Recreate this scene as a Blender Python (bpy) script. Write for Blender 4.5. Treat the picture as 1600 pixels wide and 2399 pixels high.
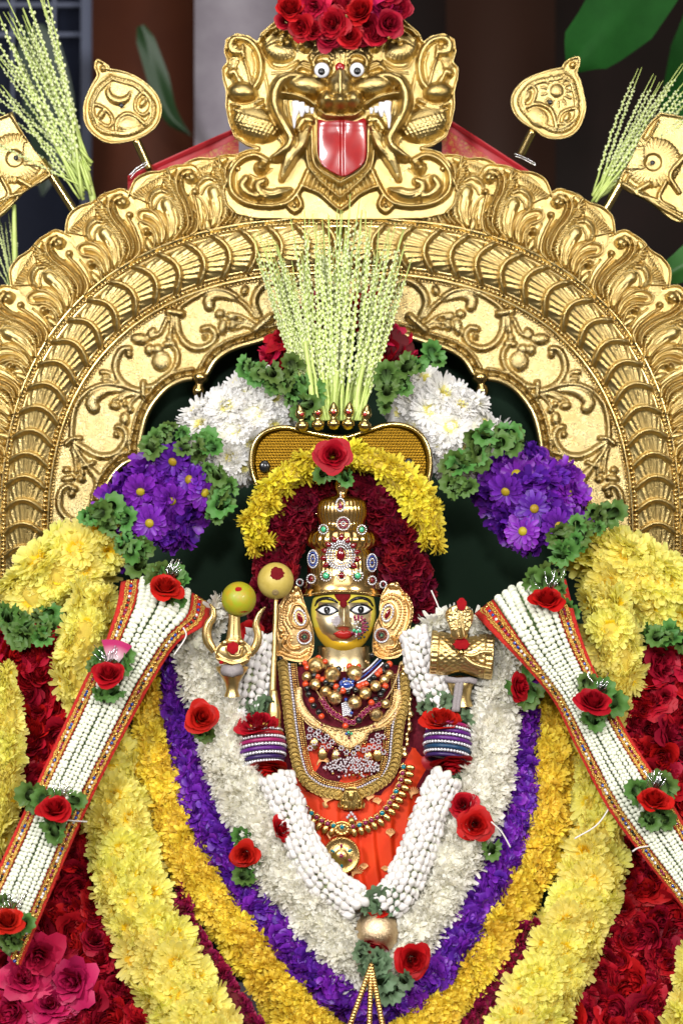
import bpy, math, random
import numpy as np
from mathutils import Vector, Matrix
for _o in list(bpy.data.objects): bpy.data.objects.remove(_o)
SC = bpy.context.scene
COL = SC.collection
# ---------------------------------------------------------------- camera
S = 1 / 1500.0            # metres per photo pixel on the plane y = 0
D = 3.0                   # camera distance to that plane
ZC = 1.35
cam = bpy.data.cameras.new('camera'); co = bpy.data.objects.new('camera', cam); COL.objects.link(co)
co.location = (0, -D, ZC); co.rotation_euler = (math.pi / 2, 0, 0)
cam.sensor_fit = 'VERTICAL'; cam.sensor_height = 36; cam.lens = 36 * D / (2399 * S)
cam.clip_start = .05; cam.clip_end = 100
cam.dof.use_dof = True; cam.dof.focus_distance = D - .10; cam.dof.aperture_fstop = 2.9
SC.camera = co
# ---------------------------------------------------------------- world, lamps, exposure
w = bpy.data.worlds.new('World'); SC.world = w; w.use_nodes = True
bg = w.node_tree.nodes['Background']; bg.inputs[0].default_value = (1.0, .90, .74, 1); bg.inputs[1].default_value = .10
def lamp(name, loc, aim, size, power, col, sy=None, spread=180):
    l = bpy.data.lights.new(name, 'AREA'); l.energy = power; l.color = col
    l.shape = 'RECTANGLE' if sy else 'DISK'; l.size = size
    if sy: l.size_y = sy
    l.spread = math.radians(spread)
    o = bpy.data.objects.new(name, l); COL.objects.link(o); o.location = loc
    o.rotation_euler = (Vector(aim) - Vector(loc)).to_track_quat('-Z', 'Y').to_euler()
    return o
lamp('softbox_lamp', (-1.55, -2.7, 2.35), (0, 0, 1.25), .7, 66, (1, .985, .965))
lamp('softbox_lamp', (1.65, -2.6, 2.15), (0, 0, 1.25), .6, 44, (1, .955, .90))
lamp('flash_lamp', (0, -2.95, 1.95), (0, 0, 1.1), .2, 27, (1, .98, .96))
lamp('ceiling_bounce_lamp', (0, -2.0, 3.7), (0, 0, 1.2), 2.0, 34, (1, .97, .93), 1.6)
SC.view_settings.view_transform = 'Standard'; SC.view_settings.look = 'None'
SC.view_settings.exposure = .24; SC.view_settings.gamma = 1; SC.view_settings.use_curve_mapping = False
SC.cycles.max_bounces = 7; SC.cycles.glossy_bounces = 4; SC.cycles.diffuse_bounces = 3
SC.cycles.transmission_bounces = 4; SC.cycles.transparent_max_bounces = 6
SC.cycles.caustics_reflective = False; SC.cycles.caustics_refractive = False
SC.cycles.sample_clamp_indirect = 4; SC.cycles.use_denoising = True
# ---------------------------------------------------------------- helpers
RND = random.Random(7); NR = np.random.RandomState(7)
K = 1600 / 1568.0         # full-view reading to photo pixels
def fy(Y): return (D + Y) / D
def P(px, py, Y=0.):
    f = S * fy(Y)
    return Vector(((px - 800) * f, Y, ZC - (py - 1199.5) * f))
def PD(x, y, Y=0.): return P(x * K, y * K, Y)
def np_mesh(name, V, F, smooth=True, attr=None):
    """V (n,3); F (m,3|4) int array or list of arrays; attr (n,3) colour attribute 'pet'"""
    V = np.asarray(V, np.float32)
    Fs = F if isinstance(F, list) else [F]
    Fs = [np.asarray(f, np.int32) for f in Fs if len(f)]
    me = bpy.data.meshes.new(name)
    me.vertices.add(len(V)); me.vertices.foreach_set('co', V.ravel())
    nl = sum(f.size for f in Fs); npoly = sum(len(f) for f in Fs)
    me.loops.add(nl); me.polygons.add(npoly)
    me.loops.foreach_set('vertex_index', np.concatenate([f.ravel() for f in Fs]))
    tot = np.concatenate([np.full(len(f), f.shape[1], np.int32) for f in Fs])
    me.polygons.foreach_set('loop_start', np.concatenate([[0], np.cumsum(tot)[:-1]]).astype(np.int32))
    if smooth: me.polygons.foreach_set('use_smooth', np.ones(npoly, bool))
    me.update(calc_edges=True); me.validate()
    if attr is not None:
        a = me.attributes.new('pet', 'FLOAT_COLOR', 'POINT')
        c = np.ones((len(V), 4), np.float32); c[:, :3] = attr
        a.data.foreach_set('color', c.ravel())
    return me
class MB:
    """collects pieces of geometry into one mesh"""
    def __init__(s): s.V = []; s.F3 = []; s.F4 = []; s.A = []; s.n = 0
    def add(s, V, F, A=None):
        V = np.asarray(V, float)
        for f in (F if isinstance(F, list) else [F]):
            f = np.asarray(f, int)
            if not len(f): continue
            (s.F3 if f.shape[1] == 3 else s.F4).append(f + s.n)
        s.V.append(V); s.n += len(V)
        s.A.append(np.zeros((len(V), 3)) if A is None else np.asarray(A, float))
    def mesh(s, name, smooth=True, attr=False):
        F = []
        if s.F3: F.append(np.concatenate(s.F3))
        if s.F4: F.append(np.concatenate(s.F4))
        return np_mesh(name, np.concatenate(s.V), F, smooth, np.concatenate(s.A) if attr else None)
WM = {}
def ob(name, me, m=None, parent=None, loc=None, rot=None, scl=None, mtx=None, kind=None):
    """one mesh object; loc / mtx are in world space whatever the parent is"""
    o = bpy.data.objects.new(name, me); COL.objects.link(o)
    if m is not None and len(me.materials) == 0: me.materials.append(m)
    Wm = mtx if mtx is not None else Matrix.Translation(loc if loc is not None else (0, 0, 0))
    if mtx is None and rot is not None: Wm = Wm @ rot.to_4x4()
    if mtx is None and scl is not None: Wm = Wm @ Matrix.Diagonal((scl, scl, scl, 1))
    WM[o.name] = Wm
    if parent is not None: o.parent = parent; o.matrix_basis = WM[parent.name].inverted() @ Wm
    else: o.matrix_basis = Wm
    if kind: o['kind'] = kind
    return o
def thing(name, label, cat, loc=(0, 0, 0), group=None):
    o = bpy.data.objects.new(name, None); COL.objects.link(o); o.location = loc
    o.empty_display_size = .02; WM[o.name] = Matrix.Translation(loc)
    return tag(o, label, cat, group)
def tag(o, label, cat, group=None):
    o['label'] = label; o['category'] = cat
    if group: o['group'] = group
    return o
def frame(n, up=Vector((0, 0, 1)), spin=0.):
    """rotation whose +Z is n"""
    n = Vector(n).normalized()
    x = up.cross(n)
    if x.length < 1e-4: x = Vector((1, 0, 0)).cross(n)
    x.normalize(); y = n.cross(x)
    if spin:
        c, s_ = math.cos(spin), math.sin(spin); x, y = x * c + y * s_, y * c - x * s_
    return Matrix((x, y, n)).transposed()
def mtx(loc, R, s): return Matrix.Translation(loc) @ R.to_4x4() @ Matrix.Diagonal((s[0], s[1], s[2], 1) if hasattr(s, '__len__') else (s, s, s, 1))
def spline(pts, step):
    """Catmull-Rom through rows of pts, resampled about every `step` (first two columns are the metric)"""
    p = np.asarray(pts, float)
    if len(p) == 2: q = p[0] + (p[1] - p[0]) * np.linspace(0, 1, 40)[:, None]
    else:
        e = np.vstack([2 * p[0] - p[1], p, 2 * p[-1] - p[-2]]); q = []
        t = np.linspace(0, 1, 24, endpoint=False)[:, None]
        for i in range(len(p) - 1):
            a, b, c, d = e[i:i + 4]
            q.append(.5 * (2 * b + (c - a) * t + (2 * a - 5 * b + 4 * c - d) * t ** 2 + (3 * b - a - 3 * c + d) * t ** 3))
        q = np.vstack(q + [p[-1:]])
    L = np.concatenate([[0], np.cumsum(np.hypot(*(np.diff(q[:, :2], axis=0).T)))])
    n = max(2, int(round(L[-1] / step)) + 1)
    tt = np.linspace(0, L[-1], n)
    return np.stack([np.interp(tt, L, q[:, k]) for k in range(q.shape[1])], 1)
# ---- primitives as (V, F)
def sphere(r=1., nu=10, nv=6, sz=None):
    V = [(0, 0, 1)]; F3 = []; F4 = []
    for j in range(1, nv):
        a = math.pi * j / nv
        for i in range(nu):
            b = 2 * math.pi * i / nu; V.append((math.sin(a) * math.cos(b), math.sin(a) * math.sin(b), math.cos(a)))
    V.append((0, 0, -1))
    for i in range(nu): F3.append((0, 1 + i, 1 + (i + 1) % nu))
    for j in range(nv - 2):
        for i in range(nu):
            a = 1 + j * nu; F4.append((a + i, a + nu + i, a + nu + (i + 1) % nu, a + (i + 1) % nu))
    a = 1 + (nv - 2) * nu; e = len(V) - 1
    for i in range(nu): F3.append((a + i, e, a + (i + 1) % nu))
    V = np.array(V) * r
    if sz: V = V * np.array(sz)
    return V, [np.array(F3), np.array(F4)]
def lathe(prof, n=24, flute=None):
    """prof rows (r, z) bottom to top, axis Z; flute(theta array, row index)->radius factor"""
    th = np.linspace(0, 2 * math.pi, n, endpoint=False); V = []; F = []
    for k, (r, z) in enumerate(prof):
        rr = r * (flute(th, k) if flute else np.ones(n))
        V.append(np.stack([rr * np.cos(th), rr * np.sin(th), np.full(n, z)], 1))
    m = len(prof); i = np.arange(n); j = (i + 1) % n
    for k in range(m - 1): F.append(np.stack([k * n + i, k * n + j, (k + 1) * n + j, (k + 1) * n + i], 1))
    return np.vstack(V), np.vstack(F)
def tube(pts, rad, n=8, cap=True):
    """pts (m,3), rad scalar or (m,)"""
    p = np.asarray(pts, float); m = len(p); r = np.broadcast_to(np.asarray(rad, float), (m,))
    t = np.gradient(p, axis=0); t /= np.linalg.norm(t, axis=1)[:, None] + 1e-12
    u = np.cross(t[0], (0, 1, .01)); u /= np.linalg.norm(u); V = []
    th = np.linspace(0, 2 * math.pi, n, endpoint=False)
    for i in range(m):
        u = u - t[i] * (u @ t[i]); u /= np.linalg.norm(u); v = np.cross(t[i], u)
        V.append(p[i] + r[i] * (np.cos(th)[:, None] * u + np.sin(th)[:, None] * v))
    i = np.arange(n); j = (i + 1) % n
    F = [np.stack([k * n + i, k * n + j, (k + 1) * n + j, (k + 1) * n + i], 1) for k in range(m - 1)]
    V = np.vstack(V); Fs = [np.vstack(F)]
    if cap:
        V = np.vstack([V, p[0], p[-1]]); a = m * n
        Fs.append(np.vstack([np.stack([np.full(n, a), j, i], 1), np.stack([np.full(n, a + 1), (m - 1) * n + i, (m - 1) * n + j], 1)]))
    return V, Fs
def xf(VF, M=None, loc=(0, 0, 0), s=1.):
    V, F = VF; V = V * np.asarray(s)
    if M is not None: V = V @ np.array(M).T
    return V + np.asarray(loc), F
def boxv(sx, sy, sz):
    V = np.array([(x, y, z) for x in (-.5, .5) for y in (-.5, .5) for z in (-.5, .5)]) * (sx, sy, sz)
    return V, np.array([(0, 1, 3, 2), (4, 6, 7, 5), (0, 4, 5, 1), (2, 3, 7, 6), (0, 2, 6, 4), (1, 5, 7, 3)])
# ---------------------------------------------------------------- relief sheets (hammered metal): heights in photo pixels
def inpoly(x, y, poly):
    c = np.zeros(x.shape, bool); q = np.asarray(poly); n = len(q)
    for i in range(n):
        (x1, y1), (x2, y2) = q[i], q[(i + 1) % n]
        if y1 == y2: continue
        k = (y1 > y) != (y2 > y)
        c ^= k & (x < (x2 - x1) * (y - y1) / (y2 - y1) + x1)
    return c
class HF:
    def __init__(s, x0, y0, x1, y1, step=2.):
        s.x0, s.y0, s.st = x0, y0, step
        s.nx = int(math.ceil((x1 - x0) / step)) + 1; s.ny = int(math.ceil((y1 - y0) / step)) + 1
        s.xs = x0 + np.arange(s.nx) * step; s.ys = y0 + np.arange(s.ny) * step
        s.X, s.Y = np.meshgrid(s.xs, s.ys); s.H = np.zeros(s.X.shape)
    def win(s, x, y, r):
        i0 = max(0, int((x - r - s.x0) / s.st)); i1 = min(s.nx, int((x + r - s.x0) / s.st) + 2)
        j0 = max(0, int((y - r - s.y0) / s.st)); j1 = min(s.ny, int((y + r - s.y0) / s.st) + 2)
        return (slice(j0, j1), slice(i0, i1)) if i1 > i0 and j1 > j0 else None
    def ball(s, x, y, r, h, z=0.):
        k = s.win(x, y, r)
        if k is None: return
        q = 1 - ((s.X[k] - x) ** 2 + (s.Y[k] - y) ** 2) / (r * r)
        np.maximum(s.H[k], np.where(q > 0, z + h * np.sqrt(np.maximum(q, 0)), -1e9), out=s.H[k])
    def stroke(s, pts, r0, r1=None, h=None, z=0., h1=None):
        """rounded ridge along a curve; radius r0 at the start to r1 at the end"""
        r1 = r0 if r1 is None else r1; h = r0 if h is None else h
        q = spline(pts, s.st * .8); n = len(q)
        for i, (x, y) in enumerate(q[:, :2]):
            t = i / max(1, n - 1); r = r0 + (r1 - r0) * t; hh = h if h1 is None else h + (h1 - h) * t
            s.ball(x, y, max(r, s.st * .9), hh, z)
    def drop(s, pts, rad, h, z=0.):
        """ridge with radius interpolated over a list"""
        q = spline(pts, s.st * .8); n = len(q); rr = np.interp(np.linspace(0, 1, n), np.linspace(0, 1, len(rad)), rad)
        for (x, y), r in zip(q[:, :2], rr): s.ball(x, y, max(r, s.st * .9), h * r / max(rad), z)
    def beads(s, pts, r, gap=2.2, h=None, z=0.):
        for x, y in spline(pts, r * gap)[:, :2]: s.ball(x, y, r, h or r, z)
    def dome(s, x, y, rx, ry, ang, h, z=0., pw=.5, add=False):
        k = s.win(x, y, max(rx, ry))
        if k is None: return
        a = math.radians(ang); dx = s.X[k] - x; dy = s.Y[k] - y
        q = 1 - ((dx * math.cos(a) + dy * math.sin(a)) / rx) ** 2 - ((dy * math.cos(a) - dx * math.sin(a)) / ry) ** 2
        v = np.maximum(q, 0) ** pw * h
        if add: s.H[k] += v
        else: np.maximum(s.H[k], np.where(q > 0, z + v, -1e9), out=s.H[k])
    def cut(s, pts, r0, d, r1=None):
        """engraved groove"""
        r1 = r0 if r1 is None else r1
        q = spline(pts, s.st * .8); n = len(q); W = np.zeros_like(s.H)
        for i, (x, y) in enumerate(q[:, :2]):
            r = max(r0 + (r1 - r0) * i / max(1, n - 1), s.st); k = s.win(x, y, r)
            if k is None: continue
            v = 1 - ((s.X[k] - x) ** 2 + (s.Y[k] - y) ** 2) / (r * r)
            np.maximum(W[k], np.maximum(v, 0), out=W[k])
        s.H -= d * W
    def blur(s, n=1):
        for _ in range(n):
            p = np.pad(s.H, 1, mode='edge')
            s.H = (p[1:-1, 1:-1] * 4 + (p[:-2, 1:-1] + p[2:, 1:-1] + p[1:-1, :-2] + p[1:-1, 2:]) * 2 + p[:-2, :-2] + p[:-2, 2:] + p[2:, :-2] + p[2:, 2:]) / 16
    def edge_rim(s, poly, w, h):
        q = spline(np.vstack([poly, poly[:1]]), s.st * 1.2)
        for x, y in q[:, :2]: s.ball(x, y, w, h)
    def mesh(s, name, poly, cx, cy, k, thick=8., attr=None, mirror=False, bend=None):
        """poly: outline; local frame x right, z up, -y toward the viewer; k metres per px"""
        poly = np.asarray(poly, float)
        xc = s.X[:-1, :-1] + s.st / 2; yc = s.Y[:-1, :-1] + s.st / 2
        M = inpoly(xc, yc, poly)
        vid = np.full(s.X.shape, -1); used = np.zeros(s.X.shape, bool)
        for a in (0, 1):
            for b in (0, 1): used[a:s.ny - 1 + a, b:s.nx - 1 + b] |= M
        vid[used] = np.arange(used.sum())
        cnt = np.zeros(s.X.shape, int)
        for a in (0, 1):
            for b in (0, 1): cnt[a:s.ny - 1 + a, b:s.nx - 1 + b] += M
        jj, ii = np.nonzero(M)
        F = np.stack([vid[jj, ii], vid[jj + 1, ii], vid[jj + 1, ii + 1], vid[jj, ii + 1]], 1)
        x = s.X[used].copy(); y = s.Y[used].copy(); h = s.H[used].copy()
        bd = cnt[used] < 4
        dense = []
        pl = np.vstack([poly, poly[:1]])
        for i in range(len(poly)):
            m = max(2, int(np.hypot(*(pl[i + 1] - pl[i])) / (s.st * .5)))
            dense.append(pl[i] + (pl[i + 1] - pl[i]) * np.linspace(0, 1, m, endpoint=False)[:, None])
        dense = np.vstack(dense); bi = np.nonzero(bd)[0]
        for c in range(0, len(bi), 400):
            b = bi[c:c + 400]
            d2 = (x[b, None] - dense[None, :, 0]) ** 2 + (y[b, None] - dense[None, :, 1]) ** 2
            m = d2.argmin(1); x[b] = dense[m, 0]; y[b] = dense[m, 1]
        # skirt: edges used by one face only
        E = np.vstack([F[:, [0, 1]], F[:, [1, 2]], F[:, [2, 3]], F[:, [3, 0]]]); Es = np.sort(E, 1)
        key = Es[:, 0].astype(np.int64) * (len(x) + 1) + Es[:, 1]
        _, inv, cn = np.unique(key, return_inverse=True, return_counts=True)
        B = E[cn[inv] == 1]
        back = h * 0 - thick
        if bend is not None: o = bend(x, y); h = h + o; back = back + o
        V = np.stack([(x - cx) * k, -h * k, -(y - cy) * k], 1)
        bv = np.unique(B); mp = np.full(len(x), -1); mp[bv] = len(x) + np.arange(len(bv))
        Vb = V[bv].copy(); Vb[:, 1] = -back[bv] * k
        Fk = np.stack([B[:, 1], B[:, 0], mp[B[:, 0]], mp[B[:, 1]]], 1)
        V = np.vstack([V, Vb]); F = np.vstack([F, Fk])
        A = None
        if attr is not None:
            A = attr(np.concatenate([x, x[bv]]), np.concatenate([y, y[bv]]))
        if mirror: V[:, 0] *= -1; F = F[:, ::-1]
        return np_mesh(name, V, F, True, A)
def mirror_mesh(me, name):
    m = me.copy(); m.name = name; m.transform(Matrix.Diagonal((-1, 1, 1, 1))); m.flip_normals(); return m
# ---------------------------------------------------------------- materials
def nodes(m): m.use_nodes = True; return m.node_tree.nodes, m.node_tree.links, m.node_tree.nodes['Principled BSDF']
def set_in(b, **kw):
    for k, v in kw.items():
        k = k.replace('_', ' ')
        if k in b.inputs: b.inputs[k].default_value = v
def rgba(c): return (c[0], c[1], c[2], 1)
def noise(N, L, scale, detail=4, rough=.6, obj=True):
    tc = N.new('ShaderNodeTexCoord'); n = N.new('ShaderNodeTexNoise')
    n.inputs['Scale'].default_value = scale; n.inputs['Detail'].default_value = detail; n.inputs['Roughness'].default_value = rough
    L.new(tc.outputs['Object'], n.inputs['Vector']); return n
def metal(name, c1, c2, rough=.22, bump=.15, bscale=260, nscale=14, rvar=.12):
    m = bpy.data.materials.new(name); N, L, b = nodes(m)
    n = noise(N, L, nscale); r = N.new('ShaderNodeValToRGB')
    r.color_ramp.elements[0].position = .3; r.color_ramp.elements[1].position = .7
    r.color_ramp.elements[0].color = rgba(c1); r.color_ramp.elements[1].color = rgba(c2)
    L.new(n.outputs['Fac'], r.inputs['Fac']); L.new(r.outputs['Color'], b.inputs['Base Color'])
    mr = N.new('ShaderNodeMapRange'); mr.inputs['To Min'].default_value = rough - rvar / 2; mr.inputs['To Max'].default_value = rough + rvar
    n2 = noise(N, L, nscale * 3.1); L.new(n2.outputs['Fac'], mr.inputs['Value']); L.new(mr.outputs['Result'], b.inputs['Roughness'])
    set_in(b, Metallic=1.)
    if bump:
        n3 = noise(N, L, bscale, 3); bp = N.new('ShaderNodeBump'); bp.inputs['Strength'].default_value = bump; bp.inputs['Distance'].default_value = .002
        L.new(n3.outputs['Fac'], bp.inputs['Height']); L.new(bp.outputs['Normal'], b.inputs['Normal'])
    return m
def plain(name, c, rough=.5, c2=None, nscale=60, bump=0., bscale=300, metallic=0., coat=0., sheen=0., spec=.5):
    m = bpy.data.materials.new(name); N, L, b = nodes(m)
    set_in(b, Roughness=rough, Metallic=metallic, Coat_Weight=coat, Sheen_Weight=sheen, Specular_IOR_Level=spec)
    if c2 is None: b.inputs['Base Color'].default_value = rgba(c)
    else:
        n = noise(N, L, nscale); r = N.new('ShaderNodeValToRGB')
        r.color_ramp.elements[0].position = .35; r.color_ramp.elements[1].position = .68
        r.color_ramp.elements[0].color = rgba(c); r.color_ramp.elements[1].color = rgba(c2)
        L.new(n.outputs['Fac'], r.inputs['Fac']); L.new(r.outputs['Color'], b.inputs['Base Color'])
    if bump:
        n3 = noise(N, L, bscale, 3); bp = N.new('ShaderNodeBump'); bp.inputs['Strength'].default_value = bump; bp.inputs['Distance'].default_value = .002
        L.new(n3.outputs['Fac'], bp.inputs['Height']); L.new(bp.outputs['Normal'], b.inputs['Normal'])
    return m
def petal(name, tip, base, heart, rough=.55, trans=.3, var=.25, sheen=0., hue=.012, brown=None, vein=.12, spec=.35):
    """pet attribute: r along the petal, g toward the flower's heart, b per petal"""
    m = bpy.data.materials.new(name); N, L, b = nodes(m)
    at = N.new('ShaderNodeAttribute'); at.attribute_name = 'pet'; sp = N.new('ShaderNodeSeparateColor'); L.new(at.outputs['Color'], sp.inputs['Color'])
    r = N.new('ShaderNodeValToRGB'); r.color_ramp.elements[0].color = rgba(base); r.color_ramp.elements[1].color = rgba(tip)
    r.color_ramp.elements[1].position = .75; L.new(sp.outputs[0], r.inputs['Fac'])
    mx = N.new('ShaderNodeMix'); mx.data_type = 'RGBA'; pw = N.new('ShaderNodeMath'); pw.operation = 'POWER'; pw.inputs[1].default_value = 2.2
    L.new(sp.outputs[1], pw.inputs[0]); L.new(pw.outputs[0], mx.inputs[0]); L.new(r.outputs['Color'], mx.inputs[6]); mx.inputs[7].default_value = rgba(heart)
    col = mx.outputs[2]
    if brown:
        n = noise(N, L, 3.1, 5, .7); mr = N.new('ShaderNodeMapRange'); mr.inputs['From Min'].default_value = .56; mr.inputs['From Max'].default_value = .72
        mr.inputs['To Max'].default_value = .55; L.new(n.outputs['Fac'], mr.inputs['Value'])
        m2 = N.new('ShaderNodeMix'); m2.data_type = 'RGBA'; L.new(mr.outputs['Result'], m2.inputs[0]); L.new(col, m2.inputs[6]); m2.inputs[7].default_value = rgba(brown); col = m2.outputs[2]
    oi = N.new('ShaderNodeObjectInfo'); ad = N.new('ShaderNodeMath'); ad.operation = 'MULTIPLY_ADD'
    ad.inputs[1].default_value = .5; L.new(sp.outputs[2], ad.inputs[0]); 
    hf = N.new('ShaderNodeMath'); hf.operation = 'MULTIPLY'; hf.inputs[1].default_value = .5; L.new(oi.outputs['Random'], hf.inputs[0]); L.new(hf.outputs[0], ad.inputs[2])
    mv = N.new('ShaderNodeMapRange'); mv.inputs['To Min'].default_value = 1 - var; mv.inputs['To Max'].default_value = 1 + var * .6; L.new(ad.outputs[0], mv.inputs['Value'])
    mh = N.new('ShaderNodeMapRange'); mh.inputs['To Min'].default_value = .5 - hue; mh.inputs['To Max'].default_value = .5 + hue; L.new(oi.outputs['Random'], mh.inputs['Value'])
    hs = N.new('ShaderNodeHueSaturation'); L.new(col, hs.inputs['Color']); L.new(mv.outputs['Result'], hs.inputs['Value']); L.new(mh.outputs['Result'], hs.inputs['Hue'])
    L.new(hs.outputs['Color'], b.inputs['Base Color']); set_in(b, Roughness=rough, Sheen_Weight=sheen, Specular_IOR_Level=spec)
    if sheen: b.inputs['Sheen Tint'].default_value = rgba(tip)
    if trans:
        t = N.new('ShaderNodeBsdfTranslucent'); L.new(hs.outputs['Color'], t.inputs['Color']); ms = N.new('ShaderNodeMixShader'); ms.inputs[0].default_value = trans
        out = N['Material Output']; L.new(b.outputs[0], ms.inputs[1]); L.new(t.outputs[0], ms.inputs[2]); L.new(ms.outputs[0], out.inputs['Surface'])
    return m
M = {}
M['gold'] = metal('pale_gold_sheet', (.53, .42, .19), (.47, .33, .115), .27, .45, 420, 22)
M['gold_smooth'] = metal('polished_brass', (.55, .43, .20), (.50, .35, .125), .18, .05, 120)
M['gold_grain'] = metal('grained_gold_sheet', (.53, .43, .215), (.48, .35, .14), .25, .7, 420, 26)
M['jewel_gold'] = metal('jewellery_gold', (.74, .50, .19), (.66, .40, .14), .24, .2, 700)
M['pale_jewel'] = metal('pale_jewellery_gold', (.74, .55, .29), (.66, .46, .21), .33, .5, 1100)
M['old_gold'] = metal('antique_gold', (.50, .35, .11), (.60, .42, .15), .28, .3, 700)
M['crown_gold'] = metal('crown_gold', (.72, .47, .19), (.68, .42, .16), .17, .05, 300)
M['face_gold'] = metal('face_brass', (.78, .64, .38), (.74, .58, .32), .25, .04, 200)
M['silver'] = metal('silver', (.85, .85, .88), (.75, .76, .8), .18, .1, 500)
M['hood'] = metal('amber_gold_plate', (.105, .055, .005), (.13, .07, .006), .3, .0, 500)
M['green_cloth'] = plain('dark_green_cloth', (.004, .022, .009), .9, (.006, .029, .012), 6, .1, 900)
M['wall_brown'] = plain('brown_door_panel', (.085, .022, .008), .5, (.06, .014, .006), 3)
M['wall_dark'] = plain('dark_wood_wall', (.008, .003, .002), .6, (.013, .004, .003), 4)
M['pillar'] = plain('grey_stone_pillar', (.24, .21, .25), .7, (.33, .30, .34), 9, .3, 30)
M['night'] = plain('dark_blue_window_panel', (.006, .009, .022), .5, (.012, .016, .034), 3)
M['steel'] = plain('blue_grey_steel', (.16, .18, .26), .5)
M['enamel_red'] = plain('red_enamel', (.27, .003, .006), .25, (.36, .007, .008), 40, coat=.5)
M['enamel_white'] = plain('white_enamel', (.82, .82, .86), .2)
M['black'] = plain('black_paint', (.006, .006, .008), .22)
M['kumkum'] = plain('vermilion_powder', (.30, .006, .012), .95, (.36, .012, .014), 200, .6, 1500, spec=.1)
M['kumkum_dark'] = plain('maroon_vermilion', (.13, .006, .010), .95, (.16, .010, .012), 200, .5, 1500, spec=.1)
M['lips'] = plain('red_lip_paint', (.42, .012, .010), .25, coat=.4)
M['ruby'] = plain('ruby_glass', (.16, .002, .008), .08, coat=.6)
M['emerald'] = plain('green_glass', (.05, .42, .20), .07, coat=1.)
M['sapphire'] = plain('blue_glass', (.01, .05, .30), .08, coat=1.)
M['teal'] = plain('teal_stone', (.0, .17, .22), .2, coat=.5)
M['magenta'] = plain('magenta_stone', (.22, .010, .06), .25, coat=.3)
M['diamond'] = plain('white_stone', (.80, .79, .84), .08, coat=1., metallic=.35)
M['pearl'] = plain('pearl', (.52, .47, .50), .22, coat=.4)
M['bead_red'] = plain('coral_bead', (.62, .055, .012), .2, coat=.5)
M['bead_black'] = plain('black_bead', (.008, .008, .010), .12, coat=.5)
M['bell'] = metal('bell_gold', (.78, .60, .31), (.70, .51, .24), .28, .15, 900)
M['coin'] = metal('coin_gold', (.58, .42, .14), (.50, .34, .10), .32, .5, 1600)
M['saree'] = plain('orange_silk', (.60, .034, .006), .6, (.68, .050, .008), 30, .15, 1800, spec=.2)
M['blouse'] = plain('maroon_brocade', (.085, .004, .012), .7, (.14, .010, .020), 220, .3, 900, spec=.12)
M['red_silk'] = plain('red_silk', (.42, .008, .016), .5, (.34, .005, .012), 14, sheen=.2)
M['red_trim'] = plain('red_velvet_trim', (.55, .020, .006), .8, (.42, .008, .006), 260, .5, 900)
M['zari'] = plain('gold_thread', (.60, .34, .07), .35, (.75, .48, .12), 500, .5, 1500, metallic=.8)
M['zari_print'] = plain('pale_gold_print', (.68, .34, .13), .4, (.80, .46, .2), 500, .3, 1500, metallic=.5)
M['thread'] = plain('white_thread', (.72, .68, .66), .8)
M['rope'] = plain('grey_cotton_cord', (.27, .24, .25), .9, (.36, .32, .32), 300, .6, 900)
M['foil'] = plain('silver_foil', (.85, .85, .9), .12, metallic=1.)
M['core'] = plain('garland_core', (.020, .035, .012), .9)
M['core_y'] = plain('yellow_garland_core', (.62, .48, .06), .9, (.50, .36, .05), 60)
M['core_w'] = plain('white_garland_core', (.75, .72, .6), .9, (.66, .66, .5), 60)
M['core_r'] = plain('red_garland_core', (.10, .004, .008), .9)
M['core_p'] = plain('purple_garland_core', (.05, .008, .13), .9)
M['bud'] = plain('tuberose_bud', (.80, .80, .70), .45, (.72, .76, .60), 160)
M['jasmine'] = petal('jasmine_bud', (.90, .86, .84), (.86, .85, .76), (.66, .74, .42), .5, .2, .14)
M['lime'] = None
M['stem'] = plain('fresh_green_stem', (.42, .54, .12), .45, (.52, .60, .20), 60)
M['grain'] = plain('areca_flower_grain', (.76, .79, .50), .5, (.60, .68, .32), 300)
M['leaf_dark'] = plain('banana_leaf', (.006, .05, .006), .75, (.009, .07, .009), 12, spec=.15)
M['yellow'] = petal('pale_yellow_petal', (.96, .90, .26), (.94, .80, .08), (.96, .66, .005), .55, .42, .08, brown=(.86, .72, .20))
M['lemon'] = petal('bright_yellow_petal', (.92, .80, .07), (.82, .62, .02), (.85, .58, .01), .55, .3, .15)
M['golden'] = petal('golden_petal', (.95, .74, .09), (.90, .60, .02), (.88, .55, .01), .55, .3, .16, brown=(.74, .46, .08))
M['white'] = petal('white_petal', (.95, .94, .94), (.90, .89, .80), (.90, .82, .25), .55, .4, .06, brown=(.80, .70, .58), hue=.005)
M['cream'] = petal('cream_petal', (.96, .945, .88), (.94, .90, .72), (.92, .84, .45), .55, .45, .05, brown=(.84, .72, .56), hue=.005)
M['purple'] = petal('purple_petal', (.17, .022, .42), (.09, .010, .26), (.10, .01, .30), .38, .2, .4, hue=.02)
M['aster'] = petal('violet_aster_petal', (.20, .025, .45), (.13, .015, .34), (.46, .34, .02), .4, .2, .35, hue=.02)
M['rose'] = petal('red_rose_petal', (.47, .006, .022), (.22, .003, .010), (.34, .004, .015), .55, .15, .5, sheen=.1, hue=.006)
M['rose_bright'] = petal('scarlet_rose_petal', (.46, .006, .010), (.20, .002, .005), (.30, .003, .007), .5, .12, .35, spec=.2, hue=.004)
M['rose_pink'] = petal('pink_rose_petal', (.60, .014, .085), (.36, .006, .03), (.46, .010, .05), .5, .15, .35, sheen=.1)
M['maroon'] = petal('maroon_velvet_petal', (.22, .004, .022), (.10, .002, .009), (.15, .003, .012), .6, .12, .6, sheen=.4, hue=.012)
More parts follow.
